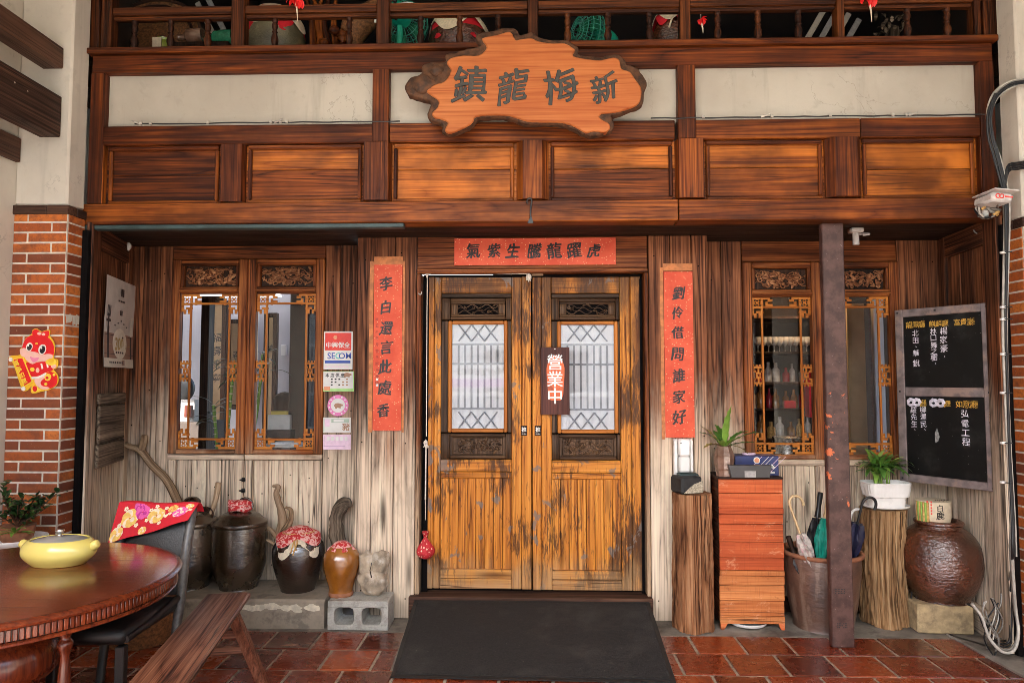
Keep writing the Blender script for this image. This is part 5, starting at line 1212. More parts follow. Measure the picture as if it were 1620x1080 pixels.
q = MB(); q.lathe([(.03, 0), (.034, .006), (.03, .012), (.01, .014)], (x0b+W*.4, yb+.07, zb1), 16, 0, sx=1.3); q.prism([(-.03, 0), (.03, .0), (.02, .012), (-.02, .008)], (x0b+W*.78, yb+.07, zb1+.002), UX, (0, 1, 0), .004, mat=1)
tag(q.build('trinket', [M['st_lpink'], M['st_orange']], smooth=50), 'small pink and orange trinkets lying on the blue gift box', 'trinket')
yh = -.165; x0h, x1h = RX(1153, 748, yh), RX(1221, 748, yh)
q = MB(); zh = RZ(1187, 736, yh)-zt; q.prism([(x0h+.018, 0), (x1h-.012, 0), (x1h, zh), (x0h, zh)], (0, yh, zt+.001), UX, UZ, .05, bev=.002)
M['dark_grey'] = plain('dark_grey_plastic', (.05, .048, .05), .4, .2, 10); M['lab'] = plain('silver_label', (.35, .34, .33), .5, .15, 50)
xm = (x0h+x1h)/2; q.box(xm-.035, xm+.035, yh-.001, yh-.0003, zt+.003, zt+zh*.55, b=0, mat=1)
tag(q.build('card_holder', [M['dark_grey'], M['lab']]), 'dark grey card holder with a silver label in front of the blue box', 'card holder')

# umbrella vat and umbrellas
yv = -.03; xv = RX(1300, 900, yv); rv = .235
zv = RZ(1285, 878, yv-rv*.7)
q = MB(); zr_ = RZ(1300, 884, yv-.24)
q.lathe([(.0, .0), (.165, .0), (.175, .01), (.205, .15), (.226, .32), (.232, .44), (.228, zr_-.03)], (xv, yv, 0), 48, 0, wob=.006, capt=False); q.lathe([(.228, zr_-.032), (.246, zr_-.022), (.25, zr_-.008), (.24, zr_), (.222, zr_-.004), (.215, zr_-.03)], (xv, yv, 0), 48, 1, capb=False, capt=False); q.lathe([(.215, zr_-.03), (.2, .2), (.0, .18)], (xv, yv, 0), 32, 0, capb=False, capt=False)
o = q.build('umbrella_vat', [M['vat'], M['clay']], smooth=50); tag(o, 'big dull brown clay vat holding umbrellas behind the steel post', 'vat')
def umb(label, top, bot, m_can, m_han, style, r=.03, canopy=.55):
    """top: handle start, bot: tip, both world points."""
    top, bot = Vector(top), Vector(bot); d = (bot-top); L = d.length; d.normalize(); u, v = frame(d)
    t = thing('umbrella', bot, label, 'umbrella', 'umbrellas in the vat'); q = MB(); V = []; F = []; seg = 32; rows = 10; s0 = L*(1-canopy)
    for i in range(rows+1):
        k = i/rows; rr = r*(.45+.75*sin(pi*min(k*1.05+.12, 1))**.7) if k < .92 else r*.25
        for j in range(seg):
            a = 2*pi*j/seg; f = 1+.38*sin(a*6+k*5)+.1*sin(a*3+i); p = top+d*(s0+(L-s0)*k)+(u*cos(a)+v*sin(a))*(rr*f); V.append(p)
    for i in range(rows):
        for j in range(seg): z_ = (j+1) % seg; F.append([i*seg+j, i*seg+z_, (i+1)*seg+z_, (i+1)*seg+j])
    F.append(list(range(seg))); q.add(V, F); q.build('folded_canopy', m_can, t, smooth=60)
    h = MB(); 
    if style == 'hook':
        sd = 1; e = top; P = [e+d*(s0)+Vector((0, 0, 0)), e+d*.04, e]; R_ = .042
        side = UX-d*UX.dot(d); side.normalize()
        for k in range(1, 11):
            a = pi*k/10*1.15; P.append(e+side*(R_*(1-cos(a)))-d*(R_*1.2*sin(a)))
        h.tube(P, [.0075]*3+[.0085]*10, 10, k=2)
    else:
        h.tube([top+d*s0, top+d*(s0*.55)], .007, 8); h.tube([top+d*(s0*.6), top+d*.03, top, top-d*.004], [.013, .017, .016, .01], 12)
        h.tube([top+d*(s0*.95), top+d*(s0*.58)], [.02, .014], 12)
    h.build('handle', m_han, t, smooth=60); return t
M['cane'] = plain('cream_cane', (.6, .42, .22), .35, .12, 30); M['u_clear'] = plain('floral_grey_umbrella', (.42, .37, .33), .4, .35, 40, dirt=(.55, .25, .28), dsc=30, dlo=.55, dhi=.62); M['u_black'] = plain('black_nylon', (.012, .011, .013), .55); M['u_teal'] = plain('teal_nylon', (.01, .3, .22), .45, .2, 20); M['u_navy'] = plain('navy_nylon', (.012, .014, .045), .5)
W3 = lambda x, y, Y: R(x, y, Y)
umb('floral grey umbrella with a cream crook handle in the vat', W3(1250, 800, -.16), W3(1288, 905, -.2), M['u_clear'], M['cane'], 'hook', .028, .58)
umb('black umbrella with a thick straight black handle in the vat', W3(1298, 779, -.02), W3(1283, 900, -.06), M['u_black'], M['black'], 'knob', .03, .66)
umb('teal umbrella leaning against the steel post in the vat', W3(1312, 780, -.1), W3(1296, 900, -.16), M['u_teal'], M['cane'], 'knob', .03, .66)
umb('navy umbrella with a shiny black crook handle in the vat, right of the post', W3(1364, 797, -.2), W3(1338, 905, -.12), M['u_navy'], M['black'], 'hook', .034, .72)
umb('dark umbrella with a short wooden grip at the left rim of the vat', W3(1247, 848, -.1), W3(1272, 920, -.14), M['u_black'], M['wood_dark'], 'knob', .022, .5)
umb('umbrella with a white crook handle hidden behind the steel post', W3(1347, 813, .06), W3(1325, 905, -.06), M['u_black'], M['white'], 'hook', .026, .6)

# steel post
yc = -.35; x0, x1 = RX(1309, 700, -.41), RX(1344, 700, -.41)
t = thing('steel_post', ((x0+x1)/2, yc, 0), 'maroon painted steel post with orange scars in front of the right windows', 'post')
q = MB(); q.box(x0, x1, -.41, -.36, 0, Z['bot']-.0, b=.006); q.build('column', M['steel'], t)
q = MB()
for py in (936, 990):
    for r in range(3):
        xx = RX(1329+ (4 if py > 960 else 0), py, -.41)
        for c in range(7):
            if rnd.random() < .85: q.box(xx-.03+c*.0085, xx-.03+c*.0085+.006, -.4108, -.4102, RZ(1329, py, -.41)+.012-r*.011, RZ(1329, py, -.41)+.018-r*.011, b=0)
q.build('stencil_marks', M['black'], t)

# tan log, saucer and white planter
log('log_stump', 1362, 1434, 807, 993, 0, .03, .136, RZ(1398, 809, -.09), M['log2'], 'thick tan log with ridged bark carrying the white planter', bend=-.012)
yp = .03; ZP = RZ(1398, 809, -.09); xp = (RX(1362, 800, yp)+RX(1434, 800, yp))/2+.015
q = MB(); q.lathe([(.08, .0), (.135, .006), (.145, .02), (.14, .02), (.12, .01), (.0, .008)], (xp, yp, ZP+.002), 40, sx=1, sy=.72); o = q.build('saucer', M['white'], smooth=50); tag(o, 'white oval saucer under the planter on the tan log', 'saucer')
t = thing('planter', (xp, yp, ZP+.012), 'ribbed white planter with a leafy green plant on the tan log', 'potted plant')
q = MB(); V = []; F = []; prof = [(.105, 0), (.112, .002), (.118, .055), (.122, .062), (.136, .066), (.148, .12), (.15, .148), (.155, .152), (.15, .156), (.142, .15), (.13, .12), (0, .12)]; seg = 96
for i, (r, z) in enumerate(prof):
    for j in range(seg):
        a = 2*pi*j/seg; c_, s_ = cos(a), sin(a); k = (abs(c_)**4+abs(s_)**4)**-.25; rb = (1+.012*(sin(40*a) if 4 <= i <= 6 else 0)); V.append(Vector((xp+c_*k*r*rb*.93, yp+s_*k*r*rb*.6, ZP+.014+z)))
for i in range(len(prof)-1):
    for j in range(seg): k = (j+1) % seg; F.append([i*seg+j, i*seg+k, (i+1)*seg+k, (i+1)*seg+j])
F.append(list(range(seg))[::-1]); q.add(V, F); q.build('pot', M['white'], t, smooth=35)
q = MB(); q.add([(xp+.13*cos(a), yp+.08*sin(a), ZP+.014+.128) for a in [2*pi*i/20 for i in range(20)]], [list(range(20))]); q.build('soil', M['bark'], t)
q = MB(); rr = random.Random(5)
for i in range(11):
    bx_, by = xp+rr.uniform(-.06, .06), yp+rr.uniform(-.03, .03); hh = rr.uniform(.08, .16); ln = Vector((rr.uniform(-.03, .03), rr.uniform(-.03, .03), hh)); p0 = Vector((bx_, by, ZP+.135)); p1 = p0+ln; q.tube([p0, p1], [.005, .004], 6, 1)
    for k in range(7): az = rr.uniform(0, 2*pi); leafb(q, p1-ln*.12*rr.random(), az, rr.uniform(.2, 1.35), rr.uniform(.09, .17), rr.uniform(.024, .038), rr.uniform(.7, 1.9), 8, 0 if rr.random() < .65 else 1)
for az in (3.3, -.2, 2.7): leafb(q, (xp, yp, ZP+.25), az, .6, .2, .025, 1.2, 10, 2)
q.build('leaves', [M['leaf'], M['leaf_l'], M['leaf_d']], t, smooth=60)

# big rippled jar on its stone block, little sake cask on top
yj = -.04; q = MB(); p0, p1 = RX(1456, 990, -.177), RX(1543, 990, -.177); ZJ = RZ(1490, 957, -.18)
T = Matrix.Translation(((p0+p1)/2, -.035, 0)) @ Matrix.Rotation(-.06, 4, 'Z'); q.box(-(p1-p0)/2, (p1-p0)/2, -.14, .14, 0, ZJ, b=.008, T=T)
o = q.build('stone_block', M['stone_y']); tag(o, 'rough yellow stone block under the big brown jar', 'stone')
xj = RX(1487, 900, yj); q = MB()
q.lathe([(.0, 0), (.145, 0), (.155, .008), (.2, .08), (.232, .18), (.236, .25), (.222, .34), (.18, .41), (.14, .44), (.128, .452), (.128, .462), (.138, .468), (.138, .48), (.126, .488), (.11, .486), (.1, .46)], (xj, yj, ZJ+.002), 56, wob=.006, capt=False, smooth=3)
o = q.build('glazed_jar', M['jar_brown'], smooth=60); tag(o, 'big shiny rippled brown jar on the yellow stone block', 'jar')
zc = ZJ+.002+.476; t = thing('sake_cask', (xj-.03, yj, zc), 'small straw-wrapped sake cask with 白鹿 in black on the big brown jar', 'cask')
q = MB(); q.lathe([(.09, 0), (.098, .03), (.1, .09), (.098, .125), (.09, .135), (.0, .137)], (xj-.03, yj, zc), 40); q.build('body', plain('cream_cask_paper', (.66, .56, .4), .7, .1, 30), t, smooth=40)
q = MB()
for i in range(7):
    a = pi+.15+i*.12-.1; x_, y_ = xj-.03+.1*cos(a), yj+.1*sin(a); q.tube([(x_, y_, zc+.005), (x_*1.0-.0, y_, zc+.06), (x_, y_, zc+.128)], [.007, .0085, .007], 6, mat=i % 2)
M['straw'] = plain('straw', (.55, .32, .1), .7, .3, 60); q.build('straw_wrap', [M['straw'], M['leaf_l']], t, smooth=50)
def cyl(cx, cy, z_, r, a0): return lambda dx, dz: Vector((cx+r*sin(a0+dx/r), cy-r*cos(a0+dx/r), z_+dz))
q = MB(); fn = cyl(xj-.03, yj, zc+.098, .1012, -.12)
write(q, ['白'], (0, 0, 0), UX, UZ, .042, (0, 0), 0, off=.015, jit=.8, fn=lambda a, b: fn(a, b)); write(q, ['鹿'], (0, 0, 0), UX, UZ, .048, (0, 0), 0, off=.02, jit=1, fn=lambda a, b: fn(a, b-.045))
for k in range(2):
    for i in range(5): q.add([fn(-.075+k*.022+dx, .03-i*.018+dz) for dx, dz in ((0, 0), (.008, 0), (.008, .011), (0, .011))], [[0, 1, 2, 3]], 1)
for i in range(9): q.add([fn(-.03+i*.011+dx, .045+.003*(i % 2)+dz) for dx, dz in ((0, 0), (.008, 0), (.008, .006), (0, .006))], [[0, 1, 2, 3]], 0)
q.build('printed_marks', [M['ink'], M['st_red']], t)

# ================================================================ CABLES, CAMERA, PIPE
t = thing('cable_bundle', (RX(1597, 700, -.6), -.6, 0), 'bundle of grey and black cables dropping down the right brick pillar to the floor', 'cables')
def cpath(P, Y): return [R(x, y, Y if not callable(Y) else Y(y)) for x, y in P]
MAIN = [(1660, 122), (1625, 128), (1598, 134), (1576, 152), (1566, 182), (1568, 215), (1577, 248), (1587, 290), (1592, 330), (1592, 420), (1591, 520), (1594, 620), (1597, 720), (1601, 820), (1602, 880)]
cm = [M['rubber_black'], M['grey_cable'], M['white_cable']]
for i in range(15):
    dx, dy = rnd.uniform(-6, 6), rnd.uniform(-.025, .0); q = MB(); rr = random.Random(i); ph = rr.uniform(0, 6)
    P = [(x+dx*(.6+.5*sin(k*.9+ph)), y+(dx*.8 if y < 200 else 0)) for k, (x, y) in enumerate(MAIN)]
    pts = [Vector((p.x, p.y, p.z)) for p in cpath(P, -.685+dy)]
    e = 14 if i < 9 else 9
    pts = pts[:e+1] if i % 3 else pts[3 if i % 2 else 0:e+1]
    if i < 6:                              # the ones that reach the floor and loop left behind the jar block
        k = i*.02
        for x, y, z_ in ((1606-i*2.5, 950-i*4+rr.uniform(-8, 8), .25-k), (1612-i*4+rr.uniform(-4, 4), 1000-i*3, .08), (1604-i*3, 1028-i*4, .02+.01*(i % 3)), (1585-i*3, 1030-i*5, .02), (1565-i*2, 1008-i*4, .05+.02*(i % 2)), (1553-i*2, 975-i*3, .12), (1538-i*2, 955, .12)):
            Y = -.62+.045*i if y > 990 else -.6+.04*i; d = R(x, y, Y); pts.append(Vector((d.x, d.y, max(d.z, .014))))
    q.tube(pts, .008 if i == 0 else rr.choice([.004, .005, .006, .0065]), 8, k=4); q.build('cable', cm[0] if i in (2, 3, 4, 6, 7, 9, 10, 12, 14) else cm[1] if i % 2 else cm[2], t, smooth=60)
for y in (400, 486, 505, 560, 621, 700, 762):
    q = MB(); p = R(1590, y, -.7); q.box(p.x-.03, p.x-.006, -.72, -.70, p.z-.006, p.z+.006, b=.002); q.box(p.x-.02, p.x+.02, -.73, -.725, p.z-.003, p.z+.003, b=.001, mat=1)
    q.build('cable_clip', [M['white'], M['rubber_black']], t)
q = MB(); P = [R(x, y, -.69) for x, y in ((1588, 305), (1594, 268), (1610, 262), (1640, 258))]
for k in range(4): q.tube([p+Vector((0, 0, .012*k-.02)) for p in P], .006, 6, k=4)
tag(q.build('cable_branch', M['rubber_black'], smooth=60), 'short branch of black cables running right across the plaster pilaster', 'cables')
q = MB(); rr = random.Random(3)
for i in range(12):
    x0_ = rr.uniform(1436, 1462); P = [(x0_, 930+rr.uniform(-10, 20)), (x0_+rr.uniform(-8, 8), 965+rr.uniform(0, 15)), (x0_+rr.uniform(-10, 10), 978+rr.uniform(-5, 8))]
    pts = [R(x, y, -.02+rr.uniform(-.05, .05)) for x, y in P]; q.tube([Vector((p.x, p.y, max(p.z, .008))) for p in pts], .005, 6, i % 2, k=3)
for i in range(10):
    c = RF(rr.uniform(1440, 1450), rr.uniform(968, 985), .01); q.tube([c+Vector((.05*cos(a+i), .035*sin(a+i), .01+.01*i*.3)) for a in [k*.5 for k in range(9)]], .0045, 6, i % 3, k=2)
tag(q.build('loose_cables', cm, smooth=60), 'tangle of thin loose cables on the floor between tan log and yellow block', 'cables')
q = MB()
for i in range(14):
    c = R(rr.uniform(1560, 1580), rr.uniform(965, 1015), -.5+rr.uniform(-.06, .03)); q.tube([c+Vector((.03*sin(i+k), .02*cos(i*2+k*.7), .05*k-.1)) for k in range(5)], .004, 6, i % 3, k=3)
tag(q.build('loose_cables', cm, smooth=60), 'knot of thin white cables in the corner at the foot of the right return wall', 'cables')
# security camera
M['cam_white'] = plain('dusty_white_casing', (.56, .52, .49), .5, .15, 25)
yc = -.72; p = R(1578, 314, yc); t = thing('security_camera', (p.x, p.y, p.z), 'white security camera under the cable bundle at the right end of the beam', 'camera')
q = MB(); T = Matrix.Translation(p) @ Matrix.Rotation(.1, 4, 'Y'); q.box(-.057, .057, -.045, .12, -.03, .026, b=.014, T=T); q.build('housing', M['cam_white'], t, smooth=40)
q = MB(); q.box(-.066, .066, -.075, .12, .027, .034, b=.003, T=T); q.build('sunshade', M['cam_white'], t)
q = MB(); 
for k in (-.028, -.008): ring_ = [T @ Vector((k+.011*cos(a), -.0462, .0+.011*sin(a))) for a in [2*pi*i/12 for i in range(13)]]; q.tube(ring_, .0028, 5)
for k in range(7): q.box(.01+k*.006, .0145+k*.006, -.0465, -.0455, -.005, .004, b=0, T=T)
q.build('red_mark', M['st_red'], t)
q = MB(); q.tube([p+Vector((.0, .1, -.03)), p+Vector((.02, .14, -.07))], .02, 10); q.build('bracket', M['white'], t, smooth=50)
q = MB(); rr = random.Random(9); c0 = R(1561, 335, -.62)
for i in range(16):
    a0 = rr.uniform(0, 6); q.tube([c0+Vector((.055*cos(a0+k*.6), rr.uniform(-.02, .02), .045*sin(a0+k*.6)+.01)) for k in range(5)], .0055, 6, i % 3, k=3)
for i in range(6): q.tube([c0+Vector((rr.uniform(-.05, .05), -.02, rr.uniform(-.04, .04))), c0+Vector((rr.uniform(-.04, .08), -.03, rr.uniform(-.04, .04)))], .009, 8, 1 if i % 2 else 3)
q.tube([c0+Vector((.04, 0, .03)), p+Vector((.01, .0, -.035))], .007, 8, 1)
tag(q.build('cable_coil', cm+[M['straw']], smooth=60), 'small coil of white and black wires with connectors beside the security camera', 'cables')
# T-shaped white pipe under the soffit
p0 = R(1355, 372, -.2); q = MB(); zt_ = ZB+.018
q.box(p0.x-.038, p0.x+.038, -.22, -.16, zt_-.03, zt_-.001, b=.004); q.tube([(p0.x, -.19, zt_-.031), (p0.x, -.19, zt_-.105)], .02, 14); q.tube([(p0.x+.021, -.19, zt_-.04), (p0.x+.06, -.2, zt_-.035), (p0.x+.07, -.22, zt_-.045), (p0.x+.03, -.22, zt_-.05)], .006, 6, k=3)
tag(q.build('pipe_stub', M['cam_white'], smooth=50), 'white T-shaped pipe stub under the soffit right of the steel post', 'pipe')
q = MB(); p0 = R(1548, 362, -.3); q.tube([p0+Vector((.03*cos(a), 0, .03*sin(a))) for a in [pi+.2+k*.25 for k in range(12)]], .004, 6); tag(q.build('wire_loop', M['grey_cable'], smooth=50), 'thin grey wire loop under the beam at the right end', 'wire')
q = MB(); p0 = R(203, 390, .13); q.blob(p0, (.02, .015, .028), None, 10, 8, noise=.1); q.tube([p0+Vector((0, 0, .02)), p0+Vector((-.01, .01, .05))], .004, 5); tag(q.build('glass_ornament', M['frost'], smooth=60), 'small pale glass knob hanging at the top of the left window wall', 'knob')
# door mat on the ramp
m0, m1, m2, m3 = R(656, 948, -.035), R(1027, 953, -.035), RF(1070, 1079, .012), RF(618, 1070, .012)
t = thing('door_mat', ((m0.x+m1.x)/2, -.44, 0), 'large black rubber mat on the ramp up to the door', 'mat')
def mfn(u, v):
    a = Vector((m0.x, -.04, .133))*(1-u)+Vector((m1.x, -.04, .133))*u; c = Vector((m3.x, m3.y, .012))*(1-u)+Vector((m2.x, m2.y, .012))*u
    p = c*(1-v)+a*v; p.z += .0022*sin(u*9+v*4)*sin(v*7); return p
q = MB(); q.sheet(lambda u, v: mfn(.015+.97*u, .03+.95*v)+Vector((0, 0, .003)), 20, 16, thick=.008); q.build('pile', M['mat'], t, smooth=40)
q = MB(); q.sheet(mfn, 20, 16, thick=.006); q.build('rubber_border', M['mat_edge'], t, smooth=40)

# ================================================================ THINGS ON THE FLOOR, LEFT
zs = .173
b = MB(); xr = RX(516, 970, -.18); b.prism([(-2.62, -.2), (xr-.01, -.19), (xr, -.1), (xr-.005, .25), (-2.62, .25)], (0, 0, zs), (1, 0, 0), (0, 1, 0), zs+.01, bev=.014)
M['flake'] = plain('pale_flaking_lime', (.6, .54, .42), .9, .2, 30)
for i in range(26):
    x = rnd.uniform(-1.9, xr-.08) if i < 18 else rnd.uniform(xr-.42, xr-.12); z = rnd.uniform(.12, .14) if i < 18 else rnd.uniform(.105, .14); r = rnd.uniform(.008, .035)
    b.prism([(r*1.6*cos(q_)*rnd.uniform(.6, 1.2), r*.7*sin(q_)*rnd.uniform(.6, 1.2)) for q_ in [k*.7 for k in range(9)]], (x, -.2015+.01*(x+2.62)/(xr+2.6), z), UX, UZ, .003, mat=1)
o = b.build('stone_ledge', [M['stone_g'], M['flake']]); tag(o, 'long grey stone ledge under the dark jars, its lime coat flaking', 'stone ledge')
def redpattern():
    t = NT('red_white_print_cloth'); P = t.pos(); n = t.noise(P, 38, 3, .6, 1.2); c = t.mix(t.mr(n, .48, .56), (.5, .015, .02), (.75, .42, .38)); return t.fin(c, .8)
from mathutils import noise
def roughen(q, amp, fr):
    for p in q.v:
        n = noise.noise_vector((p.x*fr, p.y*fr, p.z*fr)); p.x += n.x*amp; p.y += n.y*amp; p.z += n.z*amp
M['redprint'] = redpattern(); M['linen'] = plain('cream_linen', (.66, .57, .43), .9, .12, 60)
def cap(parent, c, r0, r1, drop, m, name='cloth_cover', nc=4, ph=.4, lift=0, wav=.1, dome=.02):
    c = Vector(c); q = MB(); seg = 64; V = [c+Vector((0, 0, dome+lift))]; F = []; rings = 9
    for i in range(1, rings+1):
        k = i/rings
        for j in range(seg):
            a = 2*pi*j/seg; corner = abs(cos(nc*(a-ph)/2))**1.6
            if k < .45: kk = k/.45; r = r0*kk; z = lift+dome*(1-kk**3)
            else:
                kk = (k-.45)/.55; dl = drop*(.35+.65*corner)*kk; r = r0+(r1-r0)*(1-(1-kk)**2)*(.7+.3*corner)+.012*sin(11*a+1)*kk*wav*10*r0; z = lift-dl
            V.append(c+Vector((r*cos(a), r*sin(a), z)))
    for j in range(seg): F.append([0, 1+j, 1+(j+1) % seg])
    for i in range(rings-1):
        for j in range(seg): z_ = (j+1) % seg; F.append([1+i*seg+j, 1+(i+1)*seg+j, 1+(i+1)*seg+z_, 1+i*seg+z_])
    q.add(V, F); return q.build(name, m, parent, smooth=60)
def jar(label, cx, cy, cz, prof, m, lid=None):
    t = thing('stoneware_jar', (cx, cy, cz), label, 'jar'); q = MB(); q.lathe(prof, (cx, cy, cz), 48, wob=.005); q.build('body', m, t, smooth=50); return t
yj = .07
for xc, lb, redc in ((300, 'dark olive lidded jar half hidden behind the black chair', 0), (378, 'dark olive lidded jar with a twisted red cloth on its knob', 1)):
    X = RX(xc, 890, yj); r = .172
    t = jar(lb, X, yj, zs, [(0, 0), (.112, 0), (.118, .008), (.148, .07), (.166, .13), (r, .18), (r, .38), (r-.004, .40)], M['jar_olive'])
    q = MB(); q.lathe([(r-.004, .402), (r+.006, .408), (r+.006, .43), (r-.01, .438), (.12, .475), (.07, .495), (.05, .5), (.045, .515), (.055, .53), (.05, .545), (.0, .55)], (X, yj, zs), 44); q.build('lid', M['jar_olive'], t, smooth=50)
    if redc:
        q = MB()
        for k in range(3): q.tube([(X+(.062+.006*sin(5*a+k))*cos(a), yj+(.055)*sin(a), zs+.515+.018*k+.008*sin(3*a+k*2)) for a in [i*2*pi/20 for i in range(21)]], .017, 8)
        q.blob((X, yj, zs+.55), (.06, .05, .02), None, 12, 6, noise=.15); q.build('red_cloth_twist', M['redprint'], t, smooth=60)
        q = MB(); q.tube([(X+.03+.05*cos(a), yj+.01, zs+.53+.05*sin(a)) for a in [-.4+i*.35 for i in range(9)]], .008, 8); q.build('loop_handle', M['jar_dark'], t, smooth=60)
X = RX(472, 890, .03); t = jar('round black-brown jar tied with red print cloth over cream linen', X, .03, zs, [(0, 0), (.1, 0), (.108, .008), (.128, .06), (.155, .14), (.168, .215), (.165, .275), (.142, .325), (.1, .35), (.09, .362), (.094, .375)], M['jar_dark'])
cap(t, (X, .03, zs+.378), .085, .175, .15, M['linen'], 'linen_cover', 5, 1.9, dome=.02); cap(t, (X, .03, zs+.383), .09, .16, .085, M['redprint'], 'cloth_cover', 4, 1.1, dome=.025)
q = MB(); q.tube([(X+.102*cos(a), .03+.102*sin(a), zs+.375) for a in [i*2*pi/24 for i in range(25)]], .004, 6)
for k in range(4): q.tube([(X+.02, .03-.11, zs+.37), (X+.02+rnd.uniform(-.03, .03), .03-.15, zs+.33), (X+.02+rnd.uniform(-.03, .03), .03-.165, zs+.29-.01*k)], .004, 5, k=3)
q.build('twine', M['straw'], t, smooth=60)
yb = -.1; zb = .18
X = RX(540, 905, yb); t = jar('small amber jar with a red print cloth cap on the cinder block', X, yb, zb, [(0, 0), (.07, 0), (.074, .006), (.078, .05), (.105, .14), (.116, .2), (.108, .26), (.08, .295), (.07, .305)], M['jar_amber'])
q = MB(); q.lathe([(.071, -.0), (.077, .003), (.077, .022), (.07, .03)], (X, yb, zb), 40, capb=False, capt=False); q.build('bare_foot', M['clay'], t, smooth=50)
cap(t, (X, yb, zb+.31), .06, .1, .06, M['redprint'], 'cloth_cover', 7, .3, dome=.028)
# cinder block
x0, x1 = RX(518, 970, -.22), RX(614, 970, -.22); t0 = -.22; q = MB(); h = .178; w3 = .036
q.box(x0, x1, t0, -.03, h-.04, h, b=.004); q.box(x0, x1, t0+.001, -.03, 0, .032, b=.004)
xm = (x0+x1)/2
for a, c in ((x0, x0+w3+.006), (xm-.024, xm+.024), (x1-w3-.006, x1)): q.box(a, c, t0+.0005, -.03, .0322, h-.0402, b=.002)
for a, s_ in ((x0+w3+.006, 1), (xm-.024, -1), (xm+.024, 1), (x1-w3-.006, -1)):
    for z_, sz in ((.0322, 1), (h-.0402, -1)): q.prism([(0, 0), (s_*.026, 0), (s_*.008, sz*.008), (0, sz*.026)], (a, t0+.0015, z_), UX, UZ, .18)
tag(q.build('cinder_block', M['block']), 'grey hollow cinder block under the amber jar', 'cinder block')
M['pale_stone'] = plain('pale_sandy_stone', (.36, .29, .21), .95, .35, 14, 1.0, 40, dirt=(.62, .57, .5), dsc=6)
X = RX(590, 920, -.1); q = MB()
q.blob((X, -.1, zb+.085), (.098, .06, .092), None, 40, 28, noise=.07); q.blob((X-.038, -.1, zb+.19), (.055, .045, .09), Matrix.Rotation(-.12, 3, 'Y'), 36, 26, noise=.06); q.blob((X+.045, -.1, zb+.195), (.058, .045, .088), Matrix.Rotation(.15, 3, 'Y'), 36, 26, noise=.08); q.blob((X+.0, -.08, zb+.15), (.08, .04, .05), None, 14, 8, noise=.08)
q.tube([(X+.002, -.148, zb+.22), (X-.0, -.152, zb+.17), (X+.004, -.155, zb+.12)], .003, 5, mat=1)
roughen(q, .016, 14); roughen(q, .006, 45)
tag(q.build('carved_stone', [M['pale_stone'], M['jar_olive']], smooth=60), 'pale carved stone with two upright lobes on the cinder block', 'stone')
# driftwood and sticks
def px_tube(q, P, rr, Y, m=0, seg=10, k=5): q.tube([R(x, y, Y+(dy if False else 0)) for x, y in P], rr, seg, m, k=k)
q = MB(); px_tube(q, [(441, 880), (443, 850), (447, 825), (444, 805), (440, 795), (437, 780), (440, 770), (432, 768)], [.04, .034, .03, .026, .022, .02, .016, .01], .16)
px_tube(q, [(446, 845), (456, 828), (461, 815), (459, 805), (452, 801)], [.026, .024, .018, .013, .008], .15); px_tube(q, [(444, 855), (432, 842), (424, 836), (414, 834)], [.024, .018, .012, .008], .14); px_tube(q, [(448, 855), (460, 842), (470, 836)], [.022, .016, .01], .12); px_tube(q, [(440, 868), (430, 858), (420, 852)], [.018, .013, .006], .12)
roughen(q, .008, 18); o = q.build('driftwood', M['wood_pale'], smooth=60); tag(o, 'twisted branching driftwood standing behind the round black jar', 'driftwood')
q = MB(); px_tube(q, [(536, 880), (535, 860), (533, 835), (533, 815), (539, 800), (548, 793), (553, 800)], [.052, .05, .046, .047, .045, .038, .02], .15, k=8, seg=36)
roughen(q, .02, 11); roughen(q, .006, 40)
tag(q.build('driftwood', M['wood_grey'], smooth=60), 'thick gnarled grey wood stump piece behind the amber jar', 'driftwood')
q = MB(); px_tube(q, [(183, 697), (205, 706), (222, 712), (240, 735), (262, 757), (278, 786), (288, 815), (300, 862)], [.016, .02, .026, .026, .027, .03, .033, .035], .2, k=4); px_tube(q, [(223, 714), (227, 700), (229, 688)], [.024, .026, .02], .2)
tag(q.build('forked_branch', M['wood_pale'], smooth=60), 'pale forked branch leaning against the left window wall', 'branch')
t = thing('ladle', R(325, 835, .12), 'dark wooden ladle with a pale handle standing among the lidded jars', 'ladle'); q = MB(); px_tube(q, [(333, 815), (341, 790), (346, 763)], [.014, .018, .02], .1, k=2); q.build('handle', M['wood_pale'], t, smooth=60)
q = MB(); p = R(324, 814, .06); q.lathe([(.0, -.045), (.04, -.035), (.055, 0), (.05, .005), (.036, -.02), (.0, -.03)], p, 20, axis=(.3, -.85, .35)); q.build('scoop', M['wood_dark'], t, smooth=60)
q = MB(); p = R(303, 812, .02); q.lathe([(.0, 0), (.05, .0), (.056, .02), (.03, .045), (.0, .05)], (p.x, p.y, zs+.55), 20); tag(q.build('dark_bowl', M['jar_dark'], smooth=50), 'small dark bowl upturned on the jar behind the chair', 'bowl')

